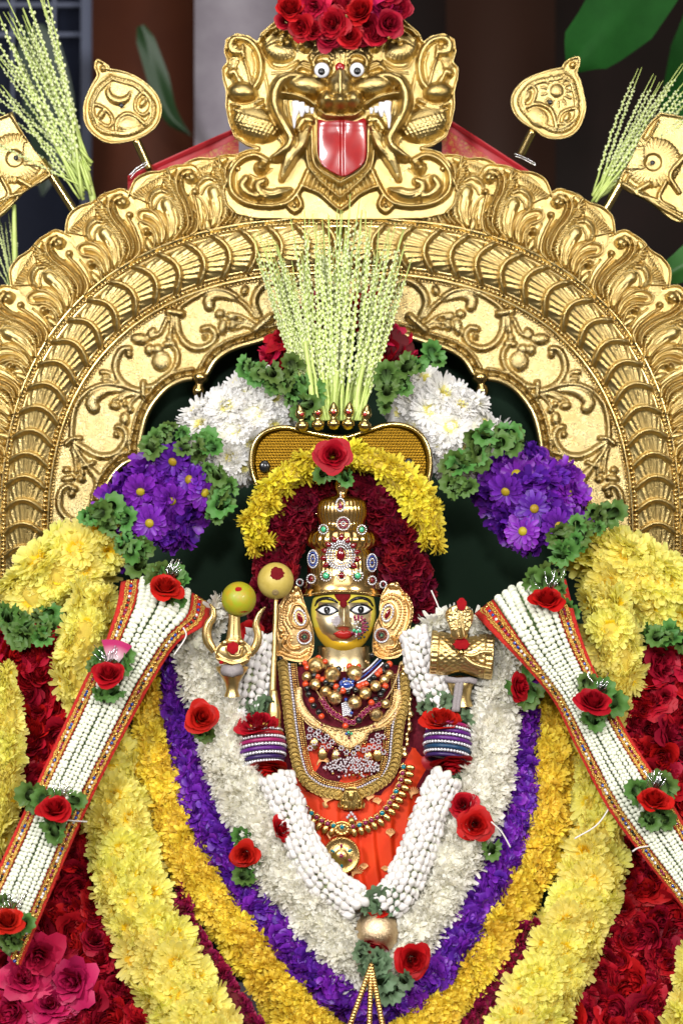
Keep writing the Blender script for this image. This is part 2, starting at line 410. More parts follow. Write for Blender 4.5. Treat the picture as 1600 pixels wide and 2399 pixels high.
M['crimson'] = petal('crimson_petal', (.34, .012, .07), (.16, .006, .03), (.2, .01, .04), .5, .12, .4)
M['leaf'] = petal('geranium_leaf', (.105, .225, .045), (.065, .165, .035), (.18, .29, .11), .5, .22, .6, hue=.03)
M['leaf_grey'] = petal('grey_green_leaf', (.12, .19, .10), (.08, .14, .07), (.10, .2, .07), .55, .1, .3)
# ---------------------------------------------------------------- flower meshes (unit radius, axis +Z)
def patch(nu, nv, f):
    u, v = np.meshgrid(np.linspace(-1, 1, nu), np.linspace(0, 1, nv)); Vx = f(u.ravel(), v.ravel())
    i, j = np.meshgrid(np.arange(nu - 1), np.arange(nv - 1)); a = (j * nu + i).ravel()
    return Vx, np.stack([a, a + 1, a + nu + 1, a + nu], 1), v.ravel()
def rotz(V, a): c, s_ = math.cos(a), math.sin(a); return V @ np.array([[c, s_, 0], [-s_, c, 0], [0, 0, 1]])
def mum(seed, layers, wid, curl=.25, nv=5, jit=.12, droop=0., round_=.5, disk=None):
    """layers: (count, elevation deg, length, heart)"""
    R = np.random.RandomState(seed); mb = MB()
    for n, el, ln, g in layers:
        off = R.rand() * 6.28
        for i in range(n):
            az = off + 2 * math.pi * (i + R.uniform(-.3, .3)) / n
            e = math.radians(el + R.uniform(-9, 9)); l = ln * (1 + R.uniform(-jit, jit)); w_ = wid * (1 + R.uniform(-.2, .25)) * (.55 + .45 * ln)
            cu = (curl if el < 12 else -curl * 1.5) * R.uniform(.4, 1.4); tw = R.uniform(-.35, .35)
            def f(u, v):
                v = np.interp(v, np.linspace(0, 1, 5), [0, .35, .7, .92, 1.]); prof = np.interp(v, [0, .35, .7, .92, 1.], [.38, .78, 1., .2 + .62 * round_, .06 + .44 * round_])
                x = u * w_ * prof; y = l * v * np.cos(cu * v); z = l * (np.sin(cu * v) * v - droop * v * v) + .35 * w_ * u * u * prof
                x2 = x * math.cos(tw) - 0 * z; z = z + x * math.sin(tw) * v
                ce, se = math.cos(e), math.sin(e)
                return np.stack([x2, y * ce - z * se + .05, y * se + z * ce], 1)
            V, F, v = patch(3, nv, f)
            mb.add(rotz(V, az), F, np.stack([v, np.full(len(v), g) * (1 - .6 * v * (g < .9)), np.full(len(v), R.rand())], 1))
    if disk:
        V, F = sphere(disk, 10, 5, (1, 1, .55)); mb.add(V + (0, 0, .12), F, np.tile((0, 1, .6), (len(V), 1)))
    return mb
def rose(seed, n=20, open_=.5, ruffle=.06, nu=6, nv=5, tall=.75):
    R = np.random.RandomState(seed); mb = MB()
    for i in range(n):
        t = i / (n - 1); az = i * 2.4 + R.uniform(-.25, .25); span = 1.25 - .35 * t + R.uniform(-.1, .1)
        r0 = .05 + .52 * t ** .8; fl = open_ * t ** 1.4 * (1 + R.uniform(-.2, .25)); h = tall * (1 - .42 * t) * (1 + R.uniform(-.07, .07)); p1, p2 = R.rand(2) * 6.28
        def f(u, v):
            vv = v * (1 - .20 * np.abs(u) ** 3)
            rad = r0 * (.35 + .65 * np.sqrt(vv)) + fl * vv ** 3 + ruffle * vv ** 2 * np.sin(3.1 * u + p1) * (.3 + t)
            ang = az + u * span * (.75 + .25 * np.sin(1.57 * vv))
            z = -.35 + h * vv * 1.25 - fl * .55 * vv ** 5 + ruffle * .7 * vv ** 2 * np.sin(4.3 * u + p2)
            return np.stack([rad * np.cos(ang), rad * np.sin(ang), z], 1)
        V, F, v = patch(nu, nv, f)
        mb.add(V, F, np.stack([v, np.full(len(v), 1 - t) * .8, np.full(len(v), R.rand())], 1))
    return mb
def ruffle_ball(seed, n=26):
    """crumpled velvety head"""
    R = np.random.RandomState(seed); mb = MB()
    for i in range(n):
        d = R.normal(size=3); d[2] = abs(d[2]) * .9 + .12; d /= np.linalg.norm(d)
        fr = np.array(frame(d, spin=R.rand() * 6.28)); a, b_ = R.rand(2) * 6.28; sc = R.uniform(.45, .7)
        def f(u, v):
            x = u * sc * (.35 + .65 * v); y = .16 * np.sin(2.6 * u + a) * v + .09 * np.sin(6 * u + b_) * v; z = v * (1 - .2 * u * u) + .06 * np.sin(5 * u + a)
            return np.stack([x, y, z], 1)
        V, F, v = patch(7, 4, f)
        mb.add((V * (1, 1, .62) + (0, 0, .30)) @ fr.T * .95, F, np.stack([v, np.zeros(len(v)), np.full(len(v), R.rand())], 1))
    return mb
def leaf_mesh(seed, lobes=5, n=41, cut=.40):
    """lobed leaf fan, stalk at the origin, blade toward +Y, face +Z"""
    R = np.random.RandomState(seed); a = np.linspace(-2.5, 2.5, n)
    lob = np.abs(np.cos(a * 1.26 + .15 * R.randn())) ** .55
    rad = (1 - cut) + cut * lob; rad *= 1 - .14 * np.abs(a) / 2.5
    V = [(0, 0, 0)]; A = [(0, .6, R.rand())]; cx = .38; ph = R.rand(3) * 6; tilt = R.uniform(-.1, .22)
    for k, q in enumerate((.45, .8, 1.)):
        if k == 2: rad = rad + .06 * np.sign(np.sin(np.arange(n) * math.pi / 2 + .8))
        x = np.sin(a) * rad * q * .68; y = cx + np.cos(a) * rad * q * .66
        z = .035 * np.sin(a * 5.2 + ph[0]) * q ** 2 + tilt * q * q + .05 * np.cos(a * 2.5 + ph[1]) * q - .16 * (y - .3) ** 2
        V += list(np.stack([x, y, z], 1)); A += [(.2 + .8 * q, 0 if k else .25, .5)] * n
    F3 = [(0, 1 + i, 2 + i) for i in range(n - 1)]; F4 = [(1 + k * n + i, 1 + n + k * n + i, 2 + n + k * n + i, 2 + k * n + i) for k in range(2) for i in range(n - 1)]
    mb = MB(); mb.add(V, [np.array(F3)[:, ::-1], np.array(F4)], A); return mb
def bud_mesh(kind=0):
    if kind == 0:   # squat tuberose bead
        V, F = lathe([(.02, -.62), (.5, -.55), (.86, -.28), (.95, .05), (.80, .38), (.45, .58), (.02, .62)], 9)
        mb = MB(); mb.add(V, F, np.tile((.8, 0, .5), (len(V), 1))); return mb
    prof = [(.02, -1.), (.34, -.85), (.70, -.45), (.86, .0), (.74, .42), (.46, .78), (.20, 1.08), (.01, 1.34)]
    V, F = lathe(prof, 12, lambda th, k: 1 + .13 * np.cos(4 * th + k * .55 + kind)); V[:, 0] += .10 * kind * (V[:, 2] ** 2 - .4)
    z = V[:, 2]; mb = MB(); mb.add(V, F, np.stack([np.clip((z + .9) / 1.4, 0, 1), np.clip(-(z + .45) * 1.6, 0, 1), np.full(len(V), .5)], 1)); return mb
PALE = [(20, -4, 1, 0), (22, 10, .98, 0), (20, 22, .88, .08), (18, 34, .74, .3), (15, 46, .56, .65), (12, 60, .38, .95), (8, 76, .24, 1.)]
FULL = [(16, -12, .95, 0), (19, 6, 1, 0), (19, 22, .96, .05), (16, 38, .88, .15), (13, 54, .76, .3), (9, 70, .56, .45)]
ASTER = [(17, 0, 1, 0), (17, 16, .95, 0), (14, 32, .7, 0)]
PURP = [(8, -8, .85, 0), (9, 18, .95, 0), (9, 42, .9, 0), (7, 64, .75, 0)]
def var(fn, mat_, n, nm):
    out = []
    for i in range(n):
        me = fn(i).mesh(nm, True, True); me.materials.append(M[mat_]); out.append(me)
    return out
FL = {
 'yellow': var(lambda i: mum(11 + i, PALE, .125, .25, round_=.95), 'yellow', 4, 'yellow_mum'),
 'yellow_full': var(lambda i: mum(21 + i, FULL, .135, .45, round_=.95), 'yellow', 3, 'yellow_mum'),
 'lemon': var(lambda i: mum(31 + i, FULL, .115, .4, round_=.8), 'lemon', 3, 'lemon_mum'),
 'golden': var(lambda i: mum(41 + i, FULL, .13, .45, round_=.9), 'golden', 4, 'golden_mum'),
 'white': var(lambda i: mum(51 + i, PALE, .115, .25, round_=.8), 'white', 3, 'white_mum'),
 'cream': var(lambda i: mum(61 + i, FULL, .125, .5, round_=.85), 'cream', 4, 'cream_mum'),
 'purple': var(lambda i: mum(71 + i, PURP, .33, .55, jit=.25, round_=1.35), 'purple', 4, 'purple_flower'),
 'aster': var(lambda i: mum(81 + i, ASTER, .17, .1, droop=.1, round_=1., disk=.27), 'aster', 3, 'aster'),
 'aster_full': var(lambda i: mum(91 + i, FULL, .20, .4, jit=.3, round_=1.2), 'purple', 3, 'full_aster'),
 'rose': var(lambda i: rose(101 + i, 30, .42 + .06 * (i % 3), .15, 7, 5, .7), 'rose', 6, 'rose'),
 'rose_bud': var(lambda i: rose(171 + i, 24, .20 + .05 * i, .07, 7, 6, .85), 'rose', 4, 'rose_bud'),
 'rose_bright': var(lambda i: rose(111 + i, 24, .34 + .05 * i, .07, 8, 6, .8), 'rose_bright', 4, 'scarlet_rose'),
 'rose_pink': var(lambda i: rose(121 + i, 28, .5, .15, 7, 5), 'rose_pink', 3, 'pink_rose'),
 'maroon': var(lambda i: ruffle_ball(131 + i, 22), 'maroon', 4, 'maroon_head'),
 'crimson': var(lambda i: ruffle_ball(141 + i, 18), 'crimson', 3, 'crimson_head'),
 'leaf': var(lambda i: leaf_mesh(151 + i), 'leaf', 4, 'leaf'),
 'leaf_grey': var(lambda i: leaf_mesh(161 + i, 5, 41, .22), 'leaf_grey', 2, 'grey_leaf'),
 'jasmine': var(lambda i: bud_mesh(1 + i), 'jasmine', 3, 'jasmine_bud'),
 'bud': var(lambda i: bud_mesh(0), 'bud', 1, 'tuberose_bud'),
}
def fl(kind, name, parent, loc, n, size, spin=None, up=None):
    """one flower (a part): size = radius in metres, n = facing"""
    me = FL[kind][RND.randrange(len(FL[kind]))]
    R = frame(n, up or Vector((0, 0, 1)), RND.uniform(0, 6.28) if spin is None else spin)
    return ob(name, me, None, parent, mtx=mtx(loc, R, size))
# ================================================================ the setting
def slab(name, x0, x1, y0, y1, Y, th, m, kind='structure', parent=None):
    a = P(x0, y0, Y); b = P(x1, y1, Y); V, F = boxv(abs(b.x - a.x), th, abs(a.z - b.z))
    return ob(name, np_mesh(name, V, F, False), m, parent, loc=((a.x + b.x) / 2, Y + th / 2, (a.z + b.z) / 2), kind=kind)
slab('wall', -900, 2600, -900, 3200, 2.0, .1, M['wall_dark'])
slab('door_panel', 216, 470, -700, 3200, 1.55, .04, M['wall_brown'])
slab('door_panel', 1045, 1300, -700, 3200, 1.72, .03, plain('dark_brown_panel', (.030, .010, .005), .5))
slab('pillar', 456, 650, -700, 3200, 1.30, .2, M['pillar'])
win_ = slab('window_panel', -500, 214, -700, 3200, 1.7, .04, M['night'])
slab('window_frame', 190, 222, -700, 3200, 1.62, .04, M['steel'], None, win_)
for y in (10, 80): slab('window_bar', -500, 200, y - 4, y + 4, 1.66, .02, M['steel'], None, win_)
for x in (30, 128): slab('window_bar', x - 3, x + 3, -600, 420, 1.67, .015, M['steel'], None, win_)
# dark green cloth behind the arch opening
def cloth_mesh():
    nx, nz = 60, 60; x = np.linspace(-.52, .52, nx); z = np.linspace(.55, 1.80, nz); X, Z = np.meshgrid(x, z)
    Yv = .27 + .010 * np.sin(X * 21 + Z * 3) + .006 * np.sin(X * 47 - Z * 5 + 1) + .02 * np.abs(X)
    i, j = np.meshgrid(np.arange(nx - 1), np.arange(nz - 1)); a = (j * nx + i).ravel()
    return np_mesh('green_backcloth', np.stack([X, Yv, Z], -1).reshape(-1, 3), np.stack([a, a + 1, a + nx + 1, a + nx], 1))
tag(ob('green_backcloth', cloth_mesh(), M['green_cloth']), 'dark green cloth hanging behind the arch opening', 'cloth')
# banana leaves behind
def long_leaf(pts, width, Y, name, label, m, drop=.06):
    q = spline(pts, 18); n = len(q); V = []; A = []
    t = np.gradient(q, axis=0); t /= np.linalg.norm(t, axis=1)[:, None]; nrm = np.stack([-t[:, 1], t[:, 0]], 1)
    cols = np.linspace(-1, 1, 9)
    for i in range(n):
        u = i / (n - 1); ww = width * np.interp(u, [0, .12, .45, .8, 1], [.35, .85, 1, .7, .02])
        for c in cols:
            p = q[i] + nrm[i] * c * ww; dep = Y + drop * abs(c) + .006 * math.sin(i * .35 + 2 * c)
            V.append(P(p[0], p[1], dep))
    i, j = np.meshgrid(np.arange(8), np.arange(n - 1)); a = (j * 9 + i).ravel()
    me = np_mesh(name, np.array(V), np.stack([a, a + 1, a + 10, a + 9], 1)); me.materials.append(m)
    c = Vector(np.array(V).mean(0)); me.transform(Matrix.Translation(-c)); return tag(ob(name, me, loc=c), label, 'leaf')
long_leaf([(1560, -90), (1500, -20), (1420, 70), (1370, 120), (1330, 175)], 92, .55, 'banana_leaf', 'broad green banana leaf hanging above the emblem with the sun', M['leaf_dark'], .02)
long_leaf([(1690, -40), (1640, 120), (1590, 260), (1560, 330)], 70, .8, 'banana_leaf', 'dark banana leaf at the picture edge behind the areca sprays', M['leaf_dark'], .02)
long_leaf([(1680, 560), (1620, 610), (1570, 640), (1540, 660)], 42, .35, 'banana_leaf', 'green leaf tip beside the outer rim of the arch', plain('bright_leaf', (.03, .14, .02), .5), .02)
long_leaf([(330, 60), (370, 180), (400, 270), (450, 320)], 26, 1.15, 'hanging_leaf', 'dark narrow leaf hanging before the brown panel', plain('dim_leaf', (.012, .04, .01), .5), .01)
long_leaf([(80, 60), (110, 200), (120, 330), (100, 460)], 60, 1.3, 'hanging_leaf', 'shadowy broad leaf behind the large areca spray', plain('shadow_leaf', (.01, .03, .012), .5), .01)
# red silk cloth stretched behind the mask
def red_cloth(x0, y0, x1, y1, xb, yb, label):
    """quad panel between the top edge (x0,y0)-(x1,y1) and the lower edge down to (xb,yb)"""
    n = 26; mbs = MB(); brd = MB(); Y0 = .20
    for k, (lo, hi, Yo) in enumerate(((0, .30, 0), (.30, 1., .001))):
        V = []
        for i in range(n):
            for j in range(6):
                t = i / (n - 1); s_ = lo + (hi - lo) * j / 5
                x = x0 + (x1 - x0) * t; y = y0 + (y1 - y0) * t + s_ * 95
                V.append(P(x, y, Y0 + Yo + .006 * math.sin(t * 9 + s_ * 2) - .012 * (s_ < .08)))
        i, j = np.meshgrid(np.arange(n - 1), np.arange(5)); a = (i * 6 + j).ravel(); F = np.stack([a, a + 1, a + 7, a + 6], 1)
        (mbs if k == 0 else brd).add(np.array(V), F)
    root = thing('red_silk_cloth', label, 'cloth', P(x0, y0, Y0))
    ob('cloth', mbs.mesh('cloth'), M['red_silk'], root)
    me = brd.mesh('border'); me.materials.append(M['brocade'])
    ob('border', me, None, root)
def brocade():
    m = bpy.data.materials.new('gold_brocade_border'); N, L, b = nodes(m)
    tc = N.new('ShaderNodeTexCoord'); v = N.new('ShaderNodeTexVoronoi'); v.feature = 'DISTANCE_TO_EDGE'; v.inputs['Scale'].default_value = 120
    L.new(tc.outputs['Object'], v.inputs['Vector']); n = noise(N, L, 240, 3)
    ad = N.new('ShaderNodeMath'); ad.operation = 'MULTIPLY_ADD'; ad.inputs[1].default_value = .45; L.new(n.outputs['Fac'], ad.inputs[0]); L.new(v.outputs['Distance'], ad.inputs[2])
    r = N.new('ShaderNodeValToRGB'); r.color_ramp.interpolation = 'CONSTANT'
    for p_, c in ((0, (.36, .006, .014)), (.31, (.42, .17, .02)), (.36, (.36, .006, .014)), (.46, (.40, .15, .02))):
        e = r.color_ramp.elements.new(p_) if p_ else r.color_ramp.elements[0]; e.color = rgba(c)
    r.color_ramp.elements[-1].color = rgba((.36, .006, .014)); L.new(ad.outputs[0], r.inputs['Fac']); L.new(r.outputs['Color'], b.inputs['Base Color']); set_in(b, Roughness=.45); return m
M['brocade'] = brocade()
red_cloth(300, 412, 560, 295, 0, 0, 'red silk cloth with gold border tied beside the emblem with the moon')
red_cloth(1262, 415, 1035, 268, 0, 0, 'red silk cloth with gold border tied beside the emblem with the sun')
# ================================================================ gilded arch
YA = .14; KA = S * fy(YA); CX, CY = 797., 1275.
def arch(a, b, leg=1560, step=6.):
    """left half of the arch curve from the apex down the leg, photo pixels"""
    th = np.linspace(math.pi / 2, 0, 260); x = CX - a * np.maximum(np.cos(th), 0) ** .8; y = CY - b * np.maximum(np.sin(th), 0) ** .8
    q = np.stack([x, y], 1); q = np.vstack([q, [[CX - a, leg]]])
    L = np.concatenate([[0], np.cumsum(np.hypot(*np.diff(q, axis=0).T))]); n = int(L[-1] / step)
    tt = np.linspace(0, L[-1], n); return np.stack([np.interp(tt, L, q[:, 0]), np.interp(tt, L, q[:, 1])], 1)
def both(q): return np.vstack([q[::-1], np.stack([2 * CX - q[1:, 0], q[1:, 1]], 1)])
arch_root = thing('gilded_arch', 'embossed gold arch with a lion face crest framing the statue', 'arch', P(CX, 2399, YA))
def sweep_band(name, a0, b0, a1, b1, prof, m, leg=1560):
    """band between two arch curves; prof rows (t across 0..1, height px)"""
    A = both(arch(a0, b0, leg, 1)); B = both(arch(a1, b1, leg, 1)); n = 520
    A = A[np.linspace(0, len(A) - 1, n).astype(int)]; B = B[np.linspace(0, len(B) - 1, n).astype(int)]; V = []
    for t, h in prof:
        q = A + (B - A) * t
        V.append(np.array([P(x, y, YA) - Vector((0, h * KA, 0)) for x, y in q]))
    k = len(prof); V = np.vstack(V); i, j = np.meshgrid(np.arange(n - 1), np.arange(k - 1)); a = (j * n + i).ravel()
    return ob(name, np_mesh(name, V, np.stack([a, a + 1, a + n + 1, a + n], 1)), m, arch_root)
sweep_band('rope_channel', 679, 630, 800, 768, [(0, -6), (.0, 9), (.03, 13), (.07, 9), (.09, 3), (.14, 2), (.17, 9), (.2, 3), (.5, 0), (.8, 3), (.83, 9), (.86, 3), (.91, 2), (.94, 8), (.97, 9), (1., 4), (1., -6)], M['gold_smooth'], 2440)
sweep_band('back_plate', 790, 755, 872, 872, [(0, -9), (.02, -5), (.98, -5), (1, -9)], M['gold_grain'])
def bead_row(name, a, b, r, gap, h):
    mb = MB(); V, F = sphere(1, 8, 5)
    for x, y in both(arch(a, b, 1560, r * gap)):
        if -40 < x < 1640 and y < 1480: mb.add(V * r * KA + np.array(P(x, y, YA)) - (0, h * KA, 0), F)
    ob(name, mb.mesh(name), M['gold_smooth'], arch_root, kind='stuff')
bead_row('bead_row', 692, 643, 5.2, 2.1, 6); bead_row('bead_row', 787, 753, 4.6, 2.1, 5); bead_row('bead_row', 676, 627, 3.6, 2.2, 5)
# ---- rope of overlapping fluted scales
def rope_scale():
    h = HF(-54, -64, 54, 34, 2.); X, Y = h.X, h.Y
    rim = -34 + 26 * (X / 46.) ** 2                                   # leading edge
    d = Y - rim; body = 24 * np.sqrt(np.maximum(0, 1 - (X / 50.) ** 2))
    base = body * (1 - .45 * np.clip(d / 70, 0, 1)); rib = 0
    a = np.arctan2(X * 1.0, (96 - Y) * .9) * 46
    rib = 3.2 * np.abs(np.sin(a * .52)) ** .7 * np.clip(d / 9, 0, 1) * np.clip((40 - np.abs(X)) / 12, 0, 1)
    h.H = np.where(d > 0, base - 6 + rib, 0)
    q = [(x, -34 + 26 * (x / 46.) ** 2) for x in np.linspace(-46, 46, 9)]
    for x, y in spline(q, 1.3): h.ball(x, y + 1, 5.5, 7, 22 * math.sqrt(max(0, 1 - (x / 49.) ** 2)))
    h.beads([(x, y + 9) for x, y in q[1:-1]], 2.2, 2.6, 3, 19)
    h.blur(1)
    top = [(x, -40 + 26 * (x / 46.) ** 2) for x in np.linspace(-47, 47, 15)]
    return h.mesh('rope_scale', [(-47, 30)] + top + [(47, 30)], 0, 0, KA, 4)
RS = rope_scale(); RS.materials.append(M['gold'])
def place_on_arch(q, i, me, name, off=0., sx=1., dy=0., mirror=False, mmesh=None, scl=1.):
    """put a mesh (x along the arch toward the apex, z outward) at sample i of a left-half curve"""
    t = q[max(0, i - 3)] - q[min(len(q) - 1, i + 3)]; t = t / np.hypot(*t)       # toward the apex
    n = np.array([t[1], -t[0]]); b = q[i] + n * off
    loc = P(b[0], b[1], YA) - Vector((0, dy * KA, 0)); R = Matrix(((t[0], 0, n[0]), (0, 1, 0), (-t[1], 0, -n[1])))
    if mirror:
        Mx = Matrix.Diagonal((-1, 1, 1)); loc = Vector((2 * P(CX, 0, YA).x - loc.x, loc.y, loc.z)); R = Mx @ R @ Mx; me = mmesh or me
    return ob(name, me, None, arch_root, mtx=Matrix.Translation(loc) @ R.to_4x4() @ Matrix.Diagonal((sx * scl, scl, scl, 1)))
mid = arch(739, 699, 1480, 2.)
Rrot = Matrix.Rotation(math.pi / 2, 3, 'Y')
n_ = 30; s_len = len(mid) * 2.
RSr = RS.copy(); RSr.transform(Matrix.Rotation(math.radians(90), 4, 'Y'))        # leading edge toward the apex
RSl = mirror_mesh(RSr, 'rope_scale_mirrored')
i_ = 24.
while i_ < len(mid) - 10:
    y_ = mid[int(i_)][1]
    wfac = np.interp(y_, [580, 900, 1275], [1.13, 1.06, .98])
    for mir in (False, True):
        place_on_arch(mid, int(i_), RSr, 'rope_scale', 0, 1., 1.5, mir, RSl, wfac)
    i_ += np.interp(y_, [580, 900, 1275], [31, 28, 26.5])
# ---- acanthus plumes
def zc(pts, x0, y0, sc): p = np.asarray(pts, float); return p / sc + (x0, y0)
TB = np.array([.726, -.688]); NB = np.array([-.688, -.726])
def pl(pts):
    p = (np.asarray(pts, float)[:, :2] - (950, 1130)) / 5.227
    return np.stack([p @ TB, -(p @ NB)], 1)
def plume():
    h = HF(-112, -190, 116, 16, 1.5)
    out = pl([(895, 315), (800, 258), (710, 240), (620, 285), (500, 360), (385, 480), (250, 560), (155, 680), (138, 780), (150, 930)])
    poly = np.vstack([spline(out, 5), [(-76, 6), (78, 6)]])
    h.dome(4, -78, 92, 86, 0, 9, 0, .8)
    for a in np.linspace(0, 1, 13):                                   # fan of fine lines
        e = pl([(185 + 270 * a, 900 - 400 * a)])[0]; b = pl([(420 + 60 * a, 900 - 160 * a)])[0]
        h.stroke([b, e], 2.2, 2.2, 6, 7, 4)
    h.drop(pl([(920, 1080), (930, 960), (865, 850), (765, 740), (645, 630), (535, 540), (500, 470), (540, 400)]), [4, 7, 10, 12, 13, 12, 10, 5], 9, 5)
    q = spline(pl([(915, 1050), (905, 940), (840, 835), (735, 725), (615, 615), (515, 520), (520, 450)]), 7.)
    for k in range(len(q) - 1):
        t = q[k + 1] - q[k]; t /= np.hypot(*t); n = np.array([-t[1], t[0]]); ww = np.interp(k / len(q), [0, .3, 1], [4, 9, 13])
        h.stroke([q[k] - n * ww + t * 7, q[k], q[k] + n * ww - t * 5], 2.6, 2.2, 7, 11, 5)
    h.stroke(pl([(965, 1080), (985, 980), (945, 880), (835, 745), (700, 640), (620, 520), (610, 430), (650, 350), (730, 318)]), 2.8, 2.8, 8, 12)
    b2 = pl([(1005, 1040), (1020, 930), (975, 820), (875, 710), (755, 605), (682, 515), (662, 430), (695, 372), (750, 350)])
    h.stroke(b2, 4.6, 5, 8, 8); h.beads(b2[:7], 2.8, 2.5, 6, 13)
    p = pl([(768, 410)])[0]; h.ball(p[0], p[1], 15, 20, 3); p = pl([(745, 440)])[0]; h.ball(p[0], p[1], 7, 10, 20)
    h.stroke(pl([(1050, 1050), (1095, 960), (1060, 830), (975, 700), (905, 615), (865, 570)]), 3.6, 3.4, 9, 6)
    p = pl([(880, 545)])[0]; h.ball(p[0], p[1], 8.5, 13, 6)
    h.drop(pl([(845, 1210), (835, 1080), (780, 960), (700, 875), (635, 820)]), [4, 10, 15, 17, 16], 17, 4)
    for f in (-.6, -.2, .2, .6):
        h.stroke(pl([(845 + 20 * f, 1190), (835 + 70 * f, 1080), (775 + 80 * f, 965 - 40 * f), (705 + 56 * f, 895 - 40 * f)]), 2.3, 2., 8, 15, 5)
    h.stroke(pl([(885, 1200), (912, 1050), (865, 925), (750, 800), (640, 740), (550, 770), (515, 850), (525, 930)]), 2.8, 2.6, 9, 7)
    h.stroke(pl([(500, 970), (435, 880), (430, 780), (495, 705), (580, 700)]), 4.6, 4.4, 8, 7); h.beads(pl([(480, 920), (437, 850), (450, 770), (510, 715)]), 2., 2.6, 4, 14)
    h.stroke(pl([(780, 1230), (740, 1130), (640, 1030), (540, 980), (430, 992), (360, 1045), (366, 1110), (430, 1142), (560, 1142), (660, 1195), (735, 1300)]), 3.4, 3.4, 9, 6)
    h.stroke(pl([(770, 1270), (690, 1130), (560, 1060), (440, 1065)]), 3.6, 3.6, 7, 4)
    p = pl([(545, 1232)])[0]; h.ball(p[0], p[1], 11, 14, 2); h.ball(p[0], p[1], 5.5, 8, 14)
    b7 = pl([(590, 1200), (655, 1235), (690, 1310), (710, 1375)]); h.stroke(b7, 3.6, 3.6, 6, 5); h.beads(b7, 2.2, 2.4, 4, 9)
    p = pl([(1190, 850)])[0]; h.dome(p[0], p[1], 9, 20, 8, 10, 2)
    h.H *= 1.15
    for g in ([(1025, 1040), (1055, 950), (1015, 825), (925, 705), (830, 620)], [(985, 1060), (1000, 960), (960, 860), (855, 730), (720, 625), (640, 520)], [(940, 1090), (955, 980), (905, 870), (800, 745), (670, 640), (565, 530), (560, 430)], [(865, 1210), (875, 1060), (820, 945), (720, 840)], [(480, 1000), (395, 900), (385, 770), (470, 660), (600, 660), (700, 740)], [(800, 1220), (780, 1120), (700, 1010), (600, 950), (480, 960)], [(700, 1180), (600, 1105), (450, 1100)], [(1110, 1000), (1140, 900), (1090, 740), (1010, 620)]):
        h.cut(pl(g), 2.4, 6)
    for x, y in spline(out, 1.5): h.ball(x, y, 4, 5, 4)
    return h.mesh('plume', poly, 0, 0, KA, 7)
PLM = plume(); PLM.materials.append(M['gold']); PLR = mirror_mesh(PLM, 'plume_mirrored')
oc = arch(797, 765, 1480, 2.)
i0 = int(np.argmin(np.abs(oc[:, 0] - 424))); alt = 0
for k in (-.72, 0, 1, 2, 3, 4, 5, 6):
    i = i0 + int(k * 143 / 2)
    if i >= len(oc): break
    for mir in (False, True): place_on_arch(oc, i, PLM, 'acanthus_plume', 0, 1., (-2 + (k % 2) * .8) if k >= 0 else -9, mir, PLR, 1.)
